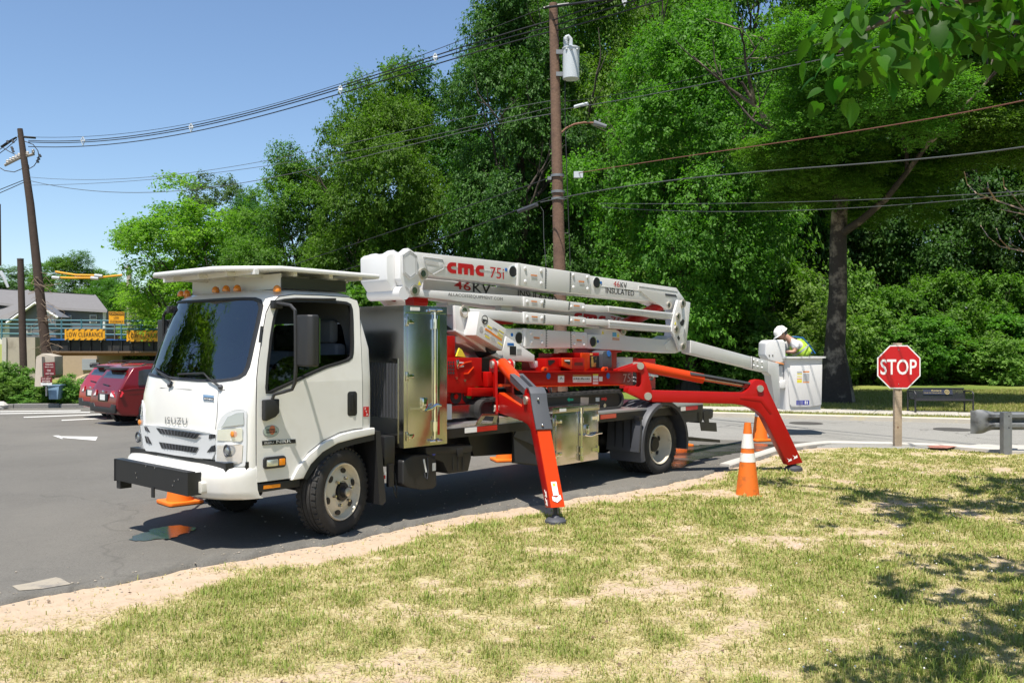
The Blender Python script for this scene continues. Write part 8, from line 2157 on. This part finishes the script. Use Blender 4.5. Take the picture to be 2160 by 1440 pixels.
skin_mesh('shirt', [hip + Vector((0, 0, .04)), hip.lerp(chest, .5), chest, neck.lerp(chest, .35), shN, shN.lerp(elN, .85), shF, shF.lerp(elF, .85)], [(0, 1), (1, 2), (2, 3), (2, 4), (4, 5), (2, 6), (6, 7)], [.16, .16, .17, .085, .095, .085, .095, .085], M_SHIRT, per)
skin_mesh('safety_vest', [hip + Vector((0, 0, .02)), hip.lerp(chest, .35), hip.lerp(chest, .72), chest.lerp(neck, .25)], [(0, 1), (1, 2), (2, 3)], [(.18, .195), (.178, .195), (.185, .20), (.13, .15)], M_VEST, per)
ax_ = (chest - hip).normalized()
def band(t, m, nm, w_=.035, rx=.186, ry=.203):
    c = hip.lerp(chest, t); a = Vector((0, 1, 0)); b = ax_.cross(a).normalized(); n = 28; vs = []
    for h_ in (-w_ / 2, w_ / 2): vs += [c + ax_ * h_ + a * ry * math.cos(2 * math.pi * i / n) + b * rx * math.sin(2 * math.pi * i / n) for i in range(n)]
    MB().add(vs, [(i, (i + 1) % n, n + (i + 1) % n, n + i) for i in range(n)]).build(nm, m, per, sheet=True)
band(.55, mat('reflective_grey', (.42, .44, .42), .4), 'reflective_band')
M_STRAP = mat('blue_strap', (.02, .14, .36), .6)
bk_ = ax_.cross(Vector((0, 1, 0))).normalized(); bk_ = -bk_ if bk_.x < 0 else bk_
for y in (-.10, .10): MB().tube([hip + bk_ * .16 + Vector((0, y, .0)), hip.lerp(chest, .5) + bk_ * .165 + Vector((0, y, 0)), chest + bk_ * .155 + Vector((0, y * .9, .0)), chest.lerp(neck, .7) + bk_ * .08 + Vector((.0, y * .9, .0))], .012, 6).build('harness_strap', M_STRAP, per)
# head: hair, ear, nose, glasses, hat
fd = Vector((-.78, 0, -.62)).normalized(); up_ = Vector((-.50, 0, .86)).normalized(); up_ = (up_ - fd * up_.dot(fd)).normalized(); sd = Vector((0, -1, 0))
hm = MB().sphere((0, 0, 0), .095, 16, 12, (1, .82, 1.12)).mapv(lambda p: headc + fd * p.x + sd * p.y + up_ * p.z)
hm.build('head', M_SKIN, per, smooth_=80)
nz_ = headc + fd * .10 - up_ * .005; MB().add([nz_ + up_ * .03, nz_ + sd * .016 - up_ * .012, nz_ - sd * .016 - up_ * .012, nz_ + fd * .026 - up_ * .008], [(0, 1, 3), (0, 3, 2), (1, 2, 3), (0, 2, 1)]).build('nose', M_SKIN, per)
for s in (-1, 1):
    MB().sphere(headc + sd * .078 * s - fd * .008, .026, 8, 6, (.7, .4, 1.2)).build('ear', M_SKIN, per)
    MB().sphere(headc + fd * .085 + sd * .03 * s + up_ * .02, .012, 8, 6).build('eye', M_INK, per)
MB().tube([headc + fd * .088 + sd * .025 - up_ * .05, headc + fd * .094 - up_ * .05, headc + fd * .088 - sd * .025 - up_ * .05], .006, 5).build('mouth', mat('lips', (.30, .12, .10), .5), per)
MB().sphere((0, 0, 0), .099, 14, 10, (.95, .84, .95)).mapv(lambda p: headc - fd * .016 + up_ * .012 + fd * p.x + sd * p.y + up_ * p.z).build('hair', mat('grey_hair', (.10, .09, .085), .8), per)
hc = headc + up_ * .035
prof = [(.128, 0), (.128, .012), (.118, .03), (.112, .07), (.092, .108), (.055, .132), (.0, .14)]
hat = MB().lathe(prof, (0, 0, 0), (0, 0, 1), 28).mapv(lambda p: hc + fd * p.x * 1.14 + sd * p.y + up_ * p.z).build('hard_hat', mat('hat_white', (.80, .76, .70), .35), per, smooth_=50)
n = 16; vs = []
for i in range(n + 1):
    a = -math.pi * .42 + math.pi * .84 * i / n
    vs += [hc + fd * .128 * 1.14 * math.cos(a) + sd * .128 * math.sin(a) + up_ * .008, hc + fd * (.128 * 1.14 + .05 * math.cos(a)) * math.cos(a) + sd * .135 * math.sin(a) - up_ * .006]
MB().add(vs, [(2 * i, 2 * i + 1, 2 * i + 3, 2 * i + 2) for i in range(n)]).build('hat_brim', MATS['hat_white'], hat, sheet=True)
MB().tube([hc + fd * p * .125 + up_ * z for p, z in ((.95, .04), (.7, .105), (.3, .138), (-.2, .14), (-.7, .105), (-.95, .04))], .010, 6).build('hat_ridge', MATS['hat_white'], hat)
# hands: palm and five fingers resting on the rim side
for s, w0, el in ((1, haN, elN), (-1, haF, elF)):
    d = (w0 - el).normalized(); sdv = Vector((0, 1, 0)); 
    V, E, Rr = [w0, w0 + d * .045, w0 + d * .085], [(0, 1), (1, 2)], [.026, (.034, .018), (.032, .016)]
    for i, (o_, ln) in enumerate(((-.027, .060), (-.009, .070), (.010, .066), (.027, .052))):
        b = len(V); V += [w0 + d * .090 + sdv * o_, w0 + d * (.090 + ln * .55) + sdv * o_ * 1.15 - Vector((0, 0, .012)), w0 + d * (.088 + ln * .85) + sdv * o_ * 1.2 - Vector((0, 0, .035))]
        E += [(2, b), (b, b + 1), (b + 1, b + 2)]; Rr += [.0095, .0085, .0075]
    b = len(V); V += [w0 + d * .045 + sdv * .045 * s, w0 + d * .075 + sdv * .060 * s - Vector((0, 0, .012))]; E += [(1, b), (b, b + 1)]; Rr += [.011, .009]
    skin_mesh('hand', V, E, Rr, M_SKIN, per, 0, 1)

# ------------------------------------------------------------------ tidy
for o in bpy.data.objects:
    if '_off' in o: del o['_off']
